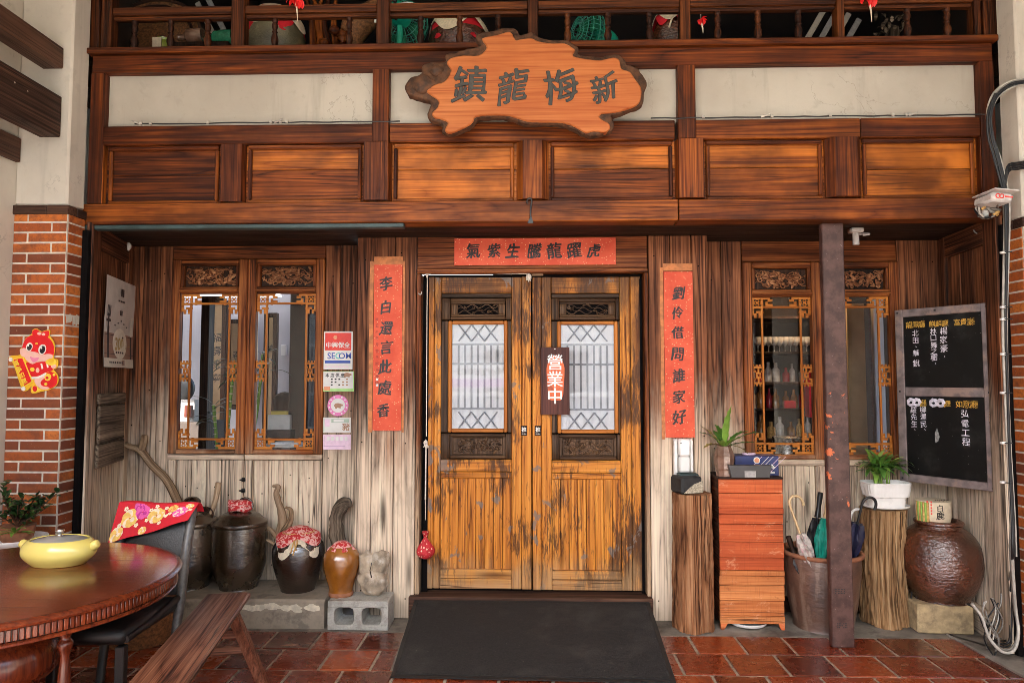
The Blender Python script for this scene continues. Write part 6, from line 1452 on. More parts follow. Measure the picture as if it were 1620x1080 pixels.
# round table
tx, ty, tz, tr = -2.11, -1.77, .75, .635
M['table'] = wood('polished_red_table', (.04, .007, .003), (.15, .026, .008), (.27, .055, .015), rough=.2, knots=0, crack=0, bump=.04, coat=.7, ringw=.1, tonew=0)
t = thing('round_table', (tx, ty, 0), 'round polished red-brown table with a fluted rim in the left foreground', 'table')
q = MB(); q.lathe([(0, 0), (tr-.03, 0), (tr-.008, -.004), (tr, -.013), (tr-.004, -.022), (tr-.018, -.026)][::-1], (tx, ty, tz), 96, smooth=1, capt=False, capb=True)
for i, p in enumerate(q.v): q.gc[i] = Vector((p.x+5, p.y+3, p.z))
q.build('table_top', M['table'], t, smooth=40)
q = MB(); rf = tr-.025; q.lathe([(rf-.012, -.07), (rf-.008, -.07), (rf-.008, -.0255), (rf-.012, -.0255)], (tx, ty, tz), 96, smooth=1, capb=False, capt=False, mat=1)
M['flute_dark'] = plain('dark_flute_gap', (.03, .012, .008), .4)  # darker colour for the ring behind the flutes
for i in range(210):
    a = 2*pi*i/210; T = Matrix.Translation((tx+rf*cos(a), ty+rf*sin(a), tz-.048)) @ Matrix.Rotation(a, 4, 'Z'); q.box(-.006, .002, -.0076, .0076, -.02, .02, b=.003, T=T, tone=.5)
q.build('fluted_rim', [M['table'], M['flute_dark']], t, smooth=40)
q = MB(); q.lathe([(rf-.03, -.084), (rf+.004, -.084), (rf+.01, -.078), (rf+.006, -.071), (rf-.03, -.071)], (tx, ty, tz), 96, capb=False, capt=False); q.build('rim_bead', M['table'], t, smooth=40)
q = MB(); q.lathe([(.22, .672), (.2, .66), (.14, .63), (.125, .6), (.14, .585), (.15, .575), (.13, .56), (.14, .54), (.185, .5), (.2, .45), (.19, .39), (.13, .33), (.11, .3), (.13, .27), (.16, .2), (.2, .12), (.26, .08), (.28, .02), (.28, 0)][::-1], (tx, ty, 0), 48); q.build('pedestal', M['table'], t, smooth=50)
for a in (-.15, 1.42, 2.99, 4.56):
    q = MB(); q.lathe([(.03, .0), (.03, .06), (.018, .08), (.026, .14), (.03, .26), (.022, .4), (.017, .47), (.026, .5), (.028, .52), (.018, .535), (.026, .56), (.03, .6), (.03, .668)], (tx+.28*cos(a), ty+.28*sin(a), 0), 20); q.build('leg', M['table'], t, smooth=50)
q = MB(); q.lathe([(.36, .0), (.37, .02), (.36, .04), (.3, .045)], (tx, ty, 0), 48); q.build('base_plate', M['table'], t, smooth=50)
# yellow casserole on the table
px_, py_ = RF(93, 891, .75).x, RF(93, 891, .75).y
t = thing('casserole', (px_, py_, tz), 'oval yellow casserole dish with a glass lid on the round table', 'casserole')
M['yellow'] = plain('pale_yellow_enamel', (.72, .6, .16), .16, .05, 4, coat=.4)
q = MB(); q.lathe([(0, .0), (.1, .0), (.115, .004), (.148, .035), (.155, .06), (.146, .088), (.128, .104), (.12, .107), (.116, .103)], (px_, py_, tz+.001), 56, sy=.72, smooth=3, capt=False); q.build('dish', M['yellow'], t, smooth=60)
for s_ in (-1, 1):
    q = MB(); q.tube([(px_+s_*.146, py_, tz+.075), (px_+s_*.158, py_, tz+.082), (px_+s_*.169, py_, tz+.09), (px_+s_*.173, py_, tz+.092)], [.02, .02, .016, .006], 14, flat=1.0, k=3); q.build('handle', M['yellow'], t, smooth=60)
M['lidglass'] = plain('grey_glass_lid', (.3, .31, .3), .08, .15, 8)
q = MB(); q.lathe([(0, .118), (.05, .116), (.1, .108), (.117, .101), (.112, .1)], (px_, py_, tz), 48, sy=.72, capb=False, capt=False); q.build('lid', M['lidglass'], t, smooth=60)
M['chrome'] = plain('brushed_chrome', (.6, .58, .55), .25, .1, 20, metal=1)
q = MB(); q.lathe([(.016, .115), (.01, .122), (.01, .13), (.017, .134), (.017, .146), (.0, .148)], (px_, py_, tz), 20); q.build('lid_knob', M['chrome'], t, smooth=50)
# leather chair tucked under the table
M['leather'] = plain('black_leather', (.008, .007, .007), .45, .3, 50, .35, 120)
yb_, yf_ = -1.08, -1.55; cxr, cxl = RX(287, 880, yb_), RX(180, 880, yb_); CT = RZ(240, 794, yb_+.1)
t = thing('leather_chair', ((cxl+cxr)/2, (yb_+yf_)/2, 0), 'black leather dining chair pushed up to the round table', 'chair')
q = MB(); q.sheet(lambda u, v: Vector((cxl+(cxr-cxl)*u, yb_+.02+.10*v**1.5-.02*sin(pi*u), (.47+(CT-.5)*v))), 12, 14, thick=.05); q.build('backrest', M['leather'], t, smooth=50)
q = MB(); q.box(cxl, cxr, yf_, yb_+.0, .40, .475, b=.03); q.build('seat', M['leather'], t, smooth=50)
for x_, y_, z_ in ((cxr-.022, yf_+.022, .4), (cxl+.022, yf_+.022, .4)):
    q = MB(); q.box(x_-.02, x_+.02, y_-.02, y_+.02, 0, z_, b=.005); q.build('leg', M['leather'], t)
M['highlight_grey'] = plain('grey_highlight_leather', (.1, .095, .09), .35, .3, 40)  # grey puts the highlight on the right back post into its colour
for x_ in (cxr+.002, cxl-.002):
    q = MB(); q.tube([(x_, yb_-.09, .0), (x_, yb_-.04, .3), (x_, yb_+.0, .46), (x_, yb_+.04, .68), (x_, yb_+.105, CT-.03)], [.02, .022, .024, .024, .02], 10, k=4); q.build('back_post', M['highlight_grey'] if x_ > -2 else M['leather'], t, smooth=60)
q = MB(); q.tube([(cxr-.002, yf_+.02, .425), (cxr+.004, yf_+.2, .44), (cxr+.002, yb_-.03, .47)], .016, 8, k=4); q.build('seat_piping', M['leather'], t, smooth=60)
# floral cloth over its back
def cl(u, v):
    x0, x1 = cxl-.015, cxr+.05; x = x0+(x1-x0)*u; zt_ = CT+.004-.006*u; dr = .2-.125*u
    if v < .75: k = v/.75; z = zt_-dr*(1-k)-.0; y = yb_+.055+.03*k-.008*sin(7*u+2)*(1-k); x -= .03*(1-u)*(1-k)+.035*u*(1-k)
    else: k = (v-.75)/.25; z = zt_+.012*sin(pi*k)-.05*k*k; y = yb_+.085+.07*k
    return Vector((x, y-.03, z+.004*sin(9*u)))
M['flred'] = plain('bright_red_cloth', (.6, .008, .022), .75, .08, 60)
FL = [plain('flower_'+n, c, .75, .12, 60) for n, c in (('yellow', (.8, .5, .12)), ('pink', (.75, .1, .36)), ('cream', (.82, .66, .48)), ('magenta', (.5, .03, .25)), ('orange', (.75, .25, .06)))]
q = MB(); q.sheet(cl, 30, 20, thick=.003)
rr = random.Random(21)
def flw(u0, v0, r, m1, m2, n=9, layers=2):
    for L in range(layers):
        for k in range(n):
            a = 2*pi*k/n+L*.3+rr.uniform(-.1, .1); R_ = r*(1-.4*L); pr_ = R_*.48; c = (u0+R_*.6*cos(a)*1.0, v0+R_*.6*sin(a)*1.9)
            P = []
            for i in range(9):
                b_ = 2*pi*i/9; uu_, vv_ = c[0]+pr_*cos(b_), c[1]+pr_*sin(b_)*1.9; uu_ = min(max(uu_, .004), .996); vv_ = min(max(vv_, .006), .74); P.append(cl(uu_, vv_)+Vector((0, -.0022-.0006*L-.0001*k, 0)))
            q.add(P, [list(range(9))], m1 if (k+L) % 3 else m2)
for u0, v0, r, a, c in ((.2, .42, .1, 1, 3), (.34, .55, .085, 2, 4), (.53, .45, .105, 1, 3), (.83, .45, .09, 2, 3), (.08, .14, .075, 1, 3), (.28, .68, .06, 2, 4), (.72, .6, .06, 1, 5), (.92, .66, .05, 1, 3), (.4, .1, .05, 1, 3)): flw(u0, v0, r, a, c)
for u0, v0 in ((.42, .35), (.44, .6), (.41, .47), (.63, .64), (.66, .4), (.12, .62), (.09, .3), (.3, .25), (.7, .45), (.5, .7), (.6, .22), (.95, .5)): flw(u0, v0, .026, 3, 3, 5, 1)
o = q.build('floral_cloth', [M['flred']]+FL, smooth=60); tag(o, 'bright red floral cloth draped over the black chair back', 'cloth')
# bench
t = thing('wooden_bench', (-1.5, -1.3, 0), 'long worn brown plank bench running towards the camera beside the table', 'bench')
e0, e1 = RF(362, 937, .45), RF(248, 1080, .45); e0.z = e1.z = 0; dv = (e1-e0).normalized(); e1 = e1+dv*.35; L = (e1-e0).length; sv = Vector((-dv.y, dv.x, 0))
TBn = Matrix(((dv.x, sv.x, 0, e0.x), (dv.y, sv.y, 0, e0.y), (0, 0, 1, 0), (0, 0, 0, 1)))
q = MB(); q.box(0, L, -.108, .108, .42, .45, g='x', b=.007, T=TBn, tone=.5); q.build('seat_plank', M['wood_bench'], t)
M['leg_red'] = wood('red_brown_leg', (.06, .02, .01), (.22, .075, .04), (.4, .18, .11), rough=.5)
for s_ in (-1, 1):
    for a, fx in ((.2, -.12), (L-.2, .12)):
        q = MB(); p0 = Vector((a, s_*.06, .42)); p1 = Vector((a+fx, s_*.2, 0)); d = (p1-p0); 
        for i, p in enumerate((p0, p1)): pass
        w1, w2 = .024, .03; V = [TBn @ (p+Vector((x_, y_, 0))) for p in (p0, p1) for x_, y_ in ((-w2, -w1), (w2, -w1), (w2, w1), (-w2, w1))]
        q.add(V, [[0, 1, 2, 3], [7, 6, 5, 4], [0, 4, 5, 1], [1, 5, 6, 2], [2, 6, 7, 3], [3, 7, 4, 0]], 0, [Vector((p.z, p.x+s_, p.y)) for p in V]); q.build('leg', M['leg_red'], t)
for a, fx in ((.2, -.12), (L-.2, .12)):
    for z_ in (.21, .3):
        k = (.42-z_)/.42; q = MB(); q.box(a+fx*k-.012, a+fx*k+.012, -.06-.14*k, .06+.14*k, z_-.02, z_+.02, g='y', b=.003, T=TBn); q.build('stretcher', M['leg_red'], t)
# plant in the far left corner
px_, py_ = -2.77, -.86; zt = .715
t = thing('corner_plant', (px_, py_, 0), 'dark leafy plant in a wide white dish in the corner behind the table', 'potted plant')
q = MB(); q.lathe([(.11, 0), (.12, .02), (.1, .05), (.085, .3), (.1, .6), (.12, .64)], (px_, py_, 0), 28); q.build('stand', M['jar_olive'], t, smooth=50)
q = MB(); q.lathe([(.06, .64), (.09, .65), (.13, .68), (.145, .7), (.14, .702), (.12, .685), (.0, .67)], (px_, py_, 0), 40, capb=True); q.build('white_dish', M['white'], t, smooth=50)
q = MB(); q.lathe([(.05, .672), (.075, .70), (.085, .76), (.08, .765), (.0, .75)], (px_, py_, 0), 28); q.build('pot', M['clay'], t, smooth=50)
q = MB(); rr = random.Random(4)
for i in range(16):
    a = rr.uniform(0, 2*pi); e = rr.uniform(.4, 1.4); Ls = rr.uniform(.12, .26); d = Vector((cos(a)*cos(e), sin(a)*cos(e), sin(e))); p0 = Vector((px_, py_, .76)); p1 = p0+d*Ls; q.tube([p0, p1], [.005, .003], 5, 3)
    for k in range(16): pk = p0+d*Ls*rr.uniform(.3, 1.1); leafb(q, pk, rr.uniform(0, 2*pi), rr.uniform(-.2, 1.1), rr.uniform(.03, .06), rr.uniform(.018, .03), .6, 4, 0 if rr.random() < .8 else 1)
for i in range(10): leafb(q, (px_+.05, py_-.08, .74), rr.uniform(-2.6, .2), rr.uniform(.1, .9), rr.uniform(.08, .14), .02, .8, 6, 2)
for p in q.v:                            # keep the leaves off the side wall
    if p.x < XL+.01: p.x = XL+.01+rr.uniform(0, .01)
q.build('foliage', [M['leaf_d'], M['leaf'], M['leaf_l'], M['bark']], t, smooth=60)
q = MB(); p = RF(168, 880, .3); q.lathe([(.16, .0), (.2, .12), (.21, .3), (.19, .5), (.15, .58), (.1, .6)], (-2.33, -.42, 0), 32); M['wicker'] = plain('brown_wicker', (.2, .085, .03), .7, .5, 60, .8, 90); tag(q.build('wicker_tub', M['wicker'], smooth=50), 'brown wicker tub in the corner behind the chair', 'tub')

# ================================================================ LOFT CLUTTER
zl = LZ+.002
def LX(px, Y=0.0): return RX(px, 40, Y)
t = thing('winnowing_basket', (LX(243, .2), .2, zl), 'big round brown woven basket leaning at the left end of the loft', 'basket')
q = MB(); c = Vector((LX(243, .2), .2, zl+.42)); nrm = Vector((0, -1, .25)).normalized(); q.lathe([(.0, -.03), (.2, -.02), (.32, .01), (.36, .03)], c, 40, axis=nrm, capb=False, capt=False); q.build('weave', M['wicker_l'] if 'wicker_l' in M else M['wicker'], t, smooth=50)
u, v = frame(nrm); q = MB()
for r_ in (.36, .3): q.tube([c+u*(r_*cos(a))+v*(r_*sin(a))+nrm*.035 for a in [2*pi*i/48 for i in range(49)]], .012, 8)
q.build('rim', M['wood_joist'], t, smooth=60)
M['gl_lime'] = glaze('lime_green_glaze', (.16, .24, .03), (.35, .45, .08), .2, .2, 20); M['gl_green'] = plain('green_glass', (.03, .2, .11), .1, .3, 20); M['rust_glaze'] = glaze('speckled_green_stoneware', (.06, .055, .025), (.19, .17, .085), .4, .5, 60)
X = LX(260); q = MB(); q.lathe([(.05, 0), (.08, .12), (.085, .24), (.06, .31), (.045, .33), (.05, .345)], (X, 0, zl), 28); q.box(X-.03, X+.03, -.088, -.082, zl+.25, zl+.32, b=0, mat=1); tag(q.build('lime_jar', [M['gl_lime'], M['linen']], smooth=50), 'lime green glazed jar with a pale label in the loft', 'jar')
def bottle(label, xa, xb, m, y=.0, z=.36):
    q = MB(); a, c = LX(xa), LX(xb); L = c-a; q.lathe([(.02, 0), (.022, L*.06), (.02, L*.08), (.02, L*.3), (.05, L*.42), (.052, L*.95), (.045, L), (.0, L)], (a, y, zl+z), 24, axis=(1, 0, .05)); tag(q.build('glass_bottle', m, smooth=50), label, 'bottle', 'bottles lying in the loft')
bottle('clear greenish bottle lying on its side in the loft, left of the other', 282, 322, M['brown_glass']); bottle('dark green bottle lying on its side beside the first loft post', 318, 366, M['gl_green'], .03)
q = MB(); q.box(LX(282)-.02, LX(366)+.02, -.08, .12, zl, zl+.29, b=.004); tag(q.build('wooden_case', M['wood_dark']), 'dark wooden case carrying the two bottles in the loft', 'case')
def slats(label, P, w_, lean):
    t = thing('slatted_rack', P, label, 'rack'); d = Vector((lean, .15, 1)).normalized(); s_ = Vector((1, 0, -lean)).normalized(); n_ = s_.cross(d)
    for i in range(4):
        o_ = Vector(P)+s_*(i*.085); q = MB(); T = Matrix(((s_.x, -n_.x, d.x, o_.x), (s_.y, -n_.y, d.y, o_.y), (s_.z, -n_.z, d.z, o_.z), (0, 0, 0, 1))); q.box(-.02, .02, -.008, .008, 0, w_, b=.004, T=T); q.build('slat', M['plaster'] if i % 2 == 0 else M['lab'], t)
    q = MB(); q.tube([Vector(P)+d*.15+n_*-.02-s_*.04, Vector(P)+d*.15+s_*.3-n_*.02], .012, 6); q.build('crossbar', M['wood_dark'], t)
slats('slatted rack with pale slats leaning left behind the first loft post', (LX(345, .3), .3, zl+.1), .75, -.55); slats('slatted rack with grey slats leaning right near the right of the loft', (LX(1235, .3), .3, zl+.12), .75, .6)
def loftjar(label, px, r, hgt, m, red_first, Y=.02):
    X = LX(px, Y); t = thing('covered_jar', (X, Y, zl), label, 'jar'); q = MB(); q.lathe([(r*.6, 0), (r*.8, hgt*.2), (r, hgt*.55), (r*.96, hgt*.75), (r*.62, hgt*.95), (r*.6, hgt)], (X, Y, zl), 40); q.build('body', m, t, smooth=50)
    cap(t, (X, Y, zl+hgt+.004), r*.62, r*1.02, r*1.0, M['flred'] if red_first else M['linen'], 'under_cloth', 5, .3, dome=.02); cap(t, (X, Y, zl+hgt+.012), r*.64, r*1.05, r*.85, M['linen'] if red_first else M['flred'], 'over_cloth', 4, 1.35, dome=.025)
    q = MB(); q.tube([(X+r*.68*cos(a), Y+r*.68*sin(a), zl+hgt-.01) for a in [2*pi*i/24 for i in range(25)]], .01, 6); q.build('red_tie', M['flred'], t, smooth=60)
loftjar('big speckled green jar under red and cream cloth in the loft', 436, .2, .52, M['rust_glaze'], True)
loftjar('big dark brown jar under cream and red cloth behind the name board', 727, .21, .47, M['jar_brown'], True, .05)
loftjar('small brown jar with cream cloth beside the sixth loft post', 1060, .12, .47, M['jar_brown'], True, .02)
q = MB(); X = LX(1082, -.06); q.tube([(LX(1062, -.1), -.13, zl+.45), (LX(1063, -.1), -.16, zl+.4), (LX(1056, -.1), -.15, zl+.3)], .006, 6, k=3); tag(q.build('cream_cord', M['linen'], smooth=60), 'cream cord hanging from the small covered jar in the loft', 'cord')
q = MB(); X = LX(520); 
for i in range(5): q.tube([(X-.08+.03*i, .0, zl), (X-.1+.04*i, .0, zl+.2), (X-.12+.03*i+.03*sin(i*2), .02, zl+.45), (X-.16+.05*i, .02, zl+.62)], [.03, .028, .022, .012], 8, k=4)
for i in range(5): q.blob((X+rnd.uniform(-.02, .12), -.05, zl+.25+.03*i), (.035, .03, .03), None, 10, 7, noise=.2)
tag(q.build('carved_root', M['wood_up'], smooth=60), 'dark reddish carved root piece standing between the loft jars', 'carving')
q = MB(); q.tube([R(x, y, .05) for x, y in ((552, 75), (562, 45), (580, 28), (600, 10), (625, -8))], [.07, .1, .09, .06, .03], 14, k=4); tag(q.build('straw_horn', M['wicker'], smooth=60), 'brown curved straw horn behind the third loft post', 'basket')
M['fan_teal'] = plain('teal_fan_plastic', (.01, .36, .24), .35, .15, 10); M['fan_wire'] = plain('teal_wire', (.04, .3, .22), .4)
def fan(label, c, axis, r, cord=False):
    t = thing('desk_fan', (c[0], c[1], zl), label, 'fan', 'green desk fans in the loft'); c = Vector(c); ax = Vector(axis).normalized(); u, v = frame(ax)
    q = MB()
    for k, (rr_, o_) in enumerate(((r, 0), (r*.95, .05), (r*.75, .075), (r*.5, .085), (r*.28, .09), (r*.95, -.04), (r*.7, -.06), (r*.4, -.07))): q.tube([c+ax*o_+u*(rr_*cos(a))+v*(rr_*sin(a)) for a in [2*pi*i/32 for i in range(33)]], .005 if k == 0 else .003, 6)
    for i in range(28):
        a = 2*pi*i/28; e = u*cos(a)+v*sin(a); q.tube([c+ax*.09+e*(r*.28), c+ax*.08+e*(r*.6), c+ax*.05+e*(r*.95), c+e*r, c-ax*.04+e*(r*.95), c-ax*.065+e*(r*.5), c-ax*.07+e*(r*.25)], .0022, 4)
    q.build('cage', M['fan_wire'], t, smooth=60)
    q = MB(); q.tube([c+ax*(r*0)-ax*.06, c-ax*.09, c-ax*.17, c-ax*.22, c-ax*.235], [.05, .075, .075, .055, .02], 20, k=3); q.build('motor_housing', M['fan_teal'], t, smooth=60)
    q = MB(); q.tube([c-ax*.19-Vector((0, 0, .05)), c-ax*.22-Vector((0, 0, .075)), c-ax*.26-Vector((0, 0, .03))], .009, 8, k=3); q.blob(c-ax*.235+Vector((0, 0, .04)), .015); q.build('knob', M['black'], t, smooth=60)
    for i in range(4):
        a = i*pi/2+.4; e = u*cos(a)+v*sin(a); f_ = ax.cross(e); q = MB(); q.add([c+e*.03+f_*.02, c+e*(r*.85)+f_*.09+ax*.02, c+e*(r*.85)-f_*.07-ax*.02, c+e*.03-f_*.02], [[0, 1, 2, 3]]); q.build('blade', M['gl_green'], t)
    q = MB(); b_ = c-ax*.12; q.tube([b_, Vector((b_.x, b_.y, zl+.05))], .022, 12); q.lathe([(.1, 0), (.12, .01), (.115, .035), (.04, .06)], (b_.x, b_.y, zl), 28); q.build('stand', M['fan_teal'], t, smooth=50)
    if cord: q = MB(); q.tube([c-ax*.2+Vector((-.13, -.06, -.12)), c-ax*.2+Vector((-.1, -.09, -.035)), c-ax*.2+Vector((0, -.09, -.02)), c-ax*.2+Vector((.09, -.08, .0)), c-ax*.2+Vector((.13, -.02, .02))], .008, 8, k=4); q.build('white_cord', M['white'], t, smooth=60)
    return t
c = R(640, 42, .1); fan('green desk fan seen from behind with a white cord, near the third loft post', (c.x, .12, c.z+.02), (.1, 1, .0), .16, True)
c = R(930, 55, .1); fan('green desk fan with its wire cage turned left, above the name board', (c.x, .1, c.z), (-.85, -.5, .05), .15)
q = MB(); c = R(1415, 45, .1); rr = random.Random(8)
for i in range(60): leafb(q, c+Vector((rr.uniform(-.12, .1), rr.uniform(-.05, .05), rr.uniform(-.13, .08))), rr.uniform(0, 6), rr.uniform(-1, 1.5), rr.uniform(.03, .06), .025, rr.uniform(0, 2), 4)
q.tube([c+Vector((0, 0, -.3)), c], .03, 8); q.lathe([(.06, 0), (.09, .1), (.07, .2)], (c.x, c.y, zl), 20)
tag(q.build('dried_bouquet', M['wood_grey'], smooth=60), 'grey dried bouquet in the dark at the right of the loft', 'dried flowers')
M['flower_red'] = emit('bright_red_silk', (.8, .02, .02), 0) ; 
def tassel(label, px, py, s=1.0, Y=-.5):
    q = MB(); c = R(px, py, Y); rr = random.Random(px)
    for i in range(12): leafb(q, c+Vector((rr.uniform(-.02, .02)*s, 0, .02*s)), rr.uniform(0, 6), rr.uniform(-1.2, .8), .05*s, .025*s, 1, 5, 0)
    q.tube([c, c+Vector((.01, 0, -.05*s)), c+Vector((.012, 0, -.09*s))], [.006, .005, .002], 5, 1); q.tube([c, c+Vector((0, .02, .45))], .002, 4, 1); tag(q.build('red_tassel', [M['flower_red'], M['linen']], smooth=60), label, 'tassel', 'red tassels hanging along the loft')
tassel('red silk tassel hanging over the speckled green loft jar', 468, 4, 1.3); tassel('red silk tassel right of the sixth loft post', 1109, 35, .8, -.38); tassel('red silk tassel hanging at the top right of the loft', 1375, 2, 1.4)

# ================================================================ INSIDE, SEEN THROUGH THE WINDOWS
def ibox(name, label, cat_, px0, py0, px1, py1, Y, d, m, **k):
    q = MB(); q.box(RX(px0, 580, Y), RX(px1, 580, Y), Y, Y+d, RZ((px0+px1)/2, py1, Y), RZ((px0+px1)/2, py0, Y), b=.004); o = q.build(name, m); tag(o, label, cat_, k.get('group')); return o
q = MB(); Y = 1.3; q.box(RX(457, 580, Y), RX(512, 580, Y), Y, Y+.3, .12, 2.9, b=.01); tag(q.build('dark_column', M['dark_wall']), 'dark column inside the room behind the second left window', 'column')
q = MB(); Y = 1.0; q.box(RX(316, 580, Y), RX(329, 580, Y), Y, Y+.1, .12, RZ(322, 472, Y), b=.004); q.box(RX(316, 580, Y), RX(350, 580, Y), Y, Y+.04, RZ(322, 480, Y), RZ(322, 468, Y), b=.004); tag(q.build('dark_partition_post', M['wood_dark']), 'dark upright post inside the first left window', 'post')
M['scroll'] = plain('tan_scroll_paper', (.34, .235, .14), .8, .15, 5)
def scroll(label, px0, px1, py0, py1, Y, s):
    x0, x1 = RX(px0, 580, Y), RX(px1, 580, Y); z0, z1 = RZ(px0, py1, Y), RZ(px0, py0, Y); t = thing('framed_scroll', ((x0+x1)/2, Y, z0), label, 'picture', 'scrolls on the room wall'); q = MB(); f = .05
    q.box(x0, x1, Y, Y+.03, z0, z1, b=0); q.build('paper', M['scroll'], t); q = MB(); q.box(x0-f, x0-.001, Y-.02, Y+.04, z0-f, z1+f, b=.005); q.box(x1+.001, x1+f, Y-.02, Y+.04, z0-f, z1+f, b=.005); q.box(x0, x1, Y-.018, Y+.04, z1+.001, z1+f, b=.005); q.box(x0, x1, Y-.018, Y+.04, z0-f, z0-.001, b=.005); q.build('frame', M['wood_dark'], t)
    q = MB(); n = len(s)
    for i, ch in enumerate(s): write(q, [ch], ((x0+x1)/2, Y-.002, z1-.35-.14*i), UX, UZ, .1, (0, 0), off=.005, jit=.8, seed=i)
    q.build('brush_writing', M['ink'], t)
scroll('tall framed scroll with brush writing, seen through the first left window', 335, 350, 482, 700, 2.6, '福壽康寧'); scroll('shorter framed scroll at the right of the first left window', 364, 385, 512, 640, 3.0, '春')
scroll('narrow framed scroll seen in the left part of the second left window', 424, 431, 502, 690, 3.0, '禮')
t = thing('standing_fan', R(287, 640, 2.2), 'round black fan inside the first left window', 'fan'); c = R(287, 614, 2.2); q = MB(); q.lathe([(.0, 0), (.13, 0), (.14, .03), (.12, .06), (0, .07)], c, 28, axis=(0, -1, 0)); q.build('head', M['black'], t, smooth=50); q = MB(); q.tube([c, (c.x, c.y, .14)], .02, 8); q.lathe([(.16, .0), (.15, .03), (0, .04)], (c.x, c.y, .12), 24); q.build('stand', M['black'], t, smooth=50)
ibox('low_cabinet', 'dark low cabinet inside the first left window', 'cabinet', 262, 668, 318, 760, 1.6, .5, M['dark_wall']); ibox('white_carton', 'white carton on the dark cabinet inside the first left window', 'carton', 283, 632, 309, 667, 1.7, .3, M['lab']); ibox('red_packet', 'red packet inside the first left window', 'packet', 293, 641, 303, 660, 1.62, .05, M['sign_wood'])
def bamboo(label, P, Y):
    q = MB(); q.tube([R(x, y, Y) for x, y in P], .013, 8, k=3, mat=0); rr = random.Random(int(P[0][0])); pts = [R(x, y, Y) for x, y in P]; d = pts[-1]-pts[0]
    for i in range(14): k = i/13; c = pts[0]+d*k; q.tube([c-d*.006, c+d*.006], .0155, 8, 2)
    for i in range(9): leafb(q, pts[-1]+Vector((0, 0, -.02*i)), rr.uniform(0, 6), rr.uniform(.2, 1.1), rr.uniform(.15, .3), .03, 1.5, 7, 1)
    tag(q.build('lucky_bamboo', [M['leaf_l'], M['leaf_d'], M['linen']], smooth=60), label, 'bamboo', 'bamboo stalks inside the window')
bamboo('thin bamboo stalk in the middle of the first left window', [(346, 760), (342, 690), (338, 640)], .9); bamboo('thicker bamboo stalk at the right of the first left window', [(356, 730), (362, 660), (370, 575)], .8); bamboo('bamboo stalk at the left edge of the second left window', [(400, 690), (408, 640), (416, 560)], 1.0)
ibox('paper_desk', 'grey desk inside the second left window', 'desk', 418, 680, 462, 790, 1.2, .5, M['dark_grey']); ibox('printer', 'white printer with papers inside the second left window', 'printer', 425, 656, 460, 680, 1.25, .3, M['white']); ibox('book_stack', 'yellow book stack on the printer inside the window', 'books', 430, 650, 456, 656, 1.3, .2, M['yellow']); ibox('wall_phone', 'white wall phone inside the second left window', 'phone', 444, 545, 452, 562, 3.36, .04, M['white'])
t = thing('round_fan', R(450, 640, 1.35), 'dark round fan standing on the desk inside the window', 'fan'); c = R(451, 640, 1.4); q = MB(); q.lathe([(.0, 0), (.1, 0), (.11, .03), (.09, .05), (0, .06)], c, 28, axis=(0, -1, 0)); q.build('head', M['dark_wall'], t, smooth=50); q = MB(); q.tube([c, c-Vector((0, 0, .2))], .015, 8); q.build('stem', M['black'], t, smooth=50)
q = MB(); c = R(452, 706, .6); q.lathe([(.0, 0), (.13, 0), (.14, .015), (.13, .03), (0, .035)], c, 32); q.lathe([(.03, -.6), (.03, 0)], c, 12); tag(q.build('white_stool', M['white'], smooth=50), 'white round stool top low in the second left window', 'stool')
# the bar
t = thing('bar_shelf', (RX(1250, 600, 1.8), 1.8, .12), 'dark bar shelf with bottles behind the first right window', 'shelf')
for py in (500, 556, 604, 646, 694):
    q = MB(); q.box(RX(1180, 600, 1.7), RX(1330, 600, 1.7), 1.7, 2.08, RZ(1250, py+4, 1.7), RZ(1250, py, 1.7), b=.003); q.build('shelf_board', M['wood_dark'], t)
for px in (1180, 1330):
    q = MB(); q.box(RX(px, 600, 1.7)-.02, RX(px, 600, 1.7)+.02, 1.705, 2.08, .12, 2.3, b=.003); q.build('side', M['wood_dark'], t)
M['amber'] = plain('amber_bottle', (.3, .12, .03), .12, .4, 15); M['clearb'] = plain('pale_glassware', (.45, .42, .4), .08, .3, 15); M['winered'] = plain('wine_red_bottle', (.25, .01, .02), .15, .3, 15)
def bot(X, Y, z, h, r, m, nm, lb, cat_, grp):
    q = MB(); q.lathe([(r, 0), (r, h*.6), (r*.4, h*.75), (r*.4, h)], (X, Y, z), 14, smooth=1); return tag(q.build(nm, m, smooth=50), lb, cat_, grp)
for py, mset, h, lb, n in ((604, ('clearb', 'winered', 'clearb'), .17, 'glass or red bottle on the upper bar shelf', 11), (646, ('amber', 'amber', 'winered', 'amber'), .2, 'amber or red bottle on the middle bar shelf', 11), (694, ('clearb', 'amber', 'straw'), .19, 'mixed bottle on the lowest bar shelf', 10)):
    for i in range(n): px = 1188+i*(1322-1188)/(n-1)+rnd.uniform(-2, 2); bot(RX(px, 600, 1.8), 1.8, RZ(1250, py, 1.7)+.001, h*rnd.uniform(.75, 1.1), rnd.uniform(.026, .04), M[mset[i % len(mset)]], 'bar_bottle', lb, 'bottle', lb.replace('glass or red bottle', 'bottles').replace('amber or red bottle', 'bottles').replace('mixed bottle', 'bottles'))
for i in range(14):
    X = RX(1200+i*8.6, 600, 1.75); z = RZ(1250, 533, 1.75); q = MB(); q.lathe([(.03, 0), (.034, -.04), (.02, -.075), (.005, -.085), (.004, -.14), (.025, -.15)][::-1], (X, 1.75, z), 12); tag(q.build('hanging_glass', M['clearb'], smooth=50), 'stemmed glass hanging upside down above the bar shelf', 'glass', 'glasses hanging over the bar')
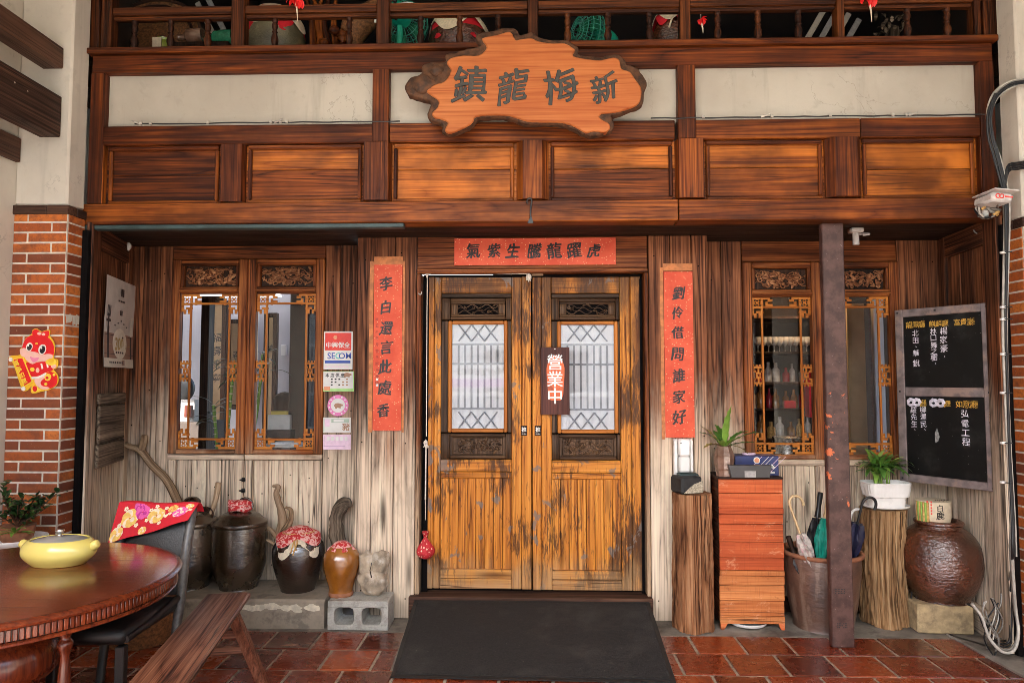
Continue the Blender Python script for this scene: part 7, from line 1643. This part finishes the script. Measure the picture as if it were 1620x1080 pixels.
ibox('red_box', 'bright red box on the middle bar shelf', 'box', 1240, 634, 1258, 645.5, 1.66, .03, M['flred']); ibox('red_extinguisher', 'red upright canister at the right of the bar', 'canister', 1279, 600, 1286, 660, 1.2, .1, M['flred'])
M['shade'] = emit('lit_amber_shade', (.8, .45, .12), .55)
q = MB(); c = R(1268, 440, 1.5); q.lathe([(.19, .08), (.17, .02), (.12, -.08), (.09, -.11)], c, 28, capb=False, capt=False); q.tube([c+Vector((0, 0, .05)), (c.x, c.y, 2.9)], .004, 5, 1); q.tube([c+Vector((-.18, 0, .075)), c+Vector((.18, 0, .075))], .004, 5, 1); tag(q.build('pendant_lamp', [M['shade'], M['black']], smooth=50), 'lit amber woven pendant lamp over the bar', 'lamp')
pl = bpy.data.lights.new('pendant_bulb', 'POINT'); pl.energy = 4; pl.color = (1, .72, .42); pl.shadow_soft_size = .05; po = bpy.data.objects.new('pendant_bulb', pl); COL.objects.link(po); po.location = c+Vector((0, 0, -.03))
q = MB(); c = R(1246, 722, .62); q.lathe([(.0, 0), (.1, 0), (.105, .01), (.105, .13), (.112, .14), (.108, .145), (.1, .14), (.06, .15), (0, .155)], c, 32); q.lathe([(.16, -.3), (.15, -.01), (0, -.005)], c, 16, 1); tag(q.build('steel_pot', [M['chrome'], M['dark_wall']], smooth=50), 'brushed steel pot inside the sill of the first right window', 'pot')
ibox('amber_picture', 'amber picture inside the second right window', 'picture', 1340, 392, 1368, 432, 1.6, .05, M['amber']); ibox('tan_cabinet', 'tan cabinet inside the second right window', 'cabinet', 1342, 480, 1370, 760, 1.3, .4, M['scroll']); ibox('white_panel', 'white panel standing inside the second right window', 'panel', 1384, 395, 1400, 760, 1.5, .05, M['white_wall'])  # the last one is a plain upright white panel

# ================================================================ THE STREET (behind the camera; lights the porch and shows in the panes)
M['facade'] = plain('pale_street_facade', (.66, .63, .58), .85, .1, 2)
t = thing('street_building', (0, -17, -.14), 'pale low building across the street', 'building')
q = MB(); q.box(-22, 22, -20, -15.5, -.14, 4.2, b=0); q.build('wall', M['facade'], t)
for i in range(14):
    x = -14+i*2.1; q = MB(); q.box(x, x+.9, -15.5, -15.46, 1.0, 2.4, b=0); q.build('window', M['black'], t)
q = MB(); q.box(-22.2, 22.2, -20.2, -15.2, 4.2, 4.35, b=0); q.build('roof', M['concrete'], t)
t = thing('street_railing', (0, -11.6, -.14), 'white street railing with upright bars', 'railing')
q = MB()
for z_ in (.3, 1.15, 2.35): q.box(-6, 6, -11.62, -11.58, z_, z_+.1, b=0)
q.build('rail', M['white'], t)
q = MB()
for i in range(66): q.box(-6+i*.18, -5.95+i*.18, -11.61, -11.59, .4, 2.34, b=0)
q.build('bar', M['street_bar'], t)
t = thing('banner_board', (-1.1, -11.5, 1.2), 'white advertising board with slanted black lettering hung on the railing', 'sign')
q = MB(); q.box(-2.1, -.3, -11.53, -11.5, 1.35, 1.95, b=0); q.box(-1.95, -.4, -11.499, -11.497, 1.37, 1.56, b=0, mat=1); q.build('panel', [M['white'], M['st_lilac']], t)
q = MB(); line_text(q, 'Mercedes-', (-1.25, -11.495, 1.76), (-1, 0, 0), UZ, .3, 0, .004, .002, slant=.25); q.build('lettering', M['p_dark'], t)
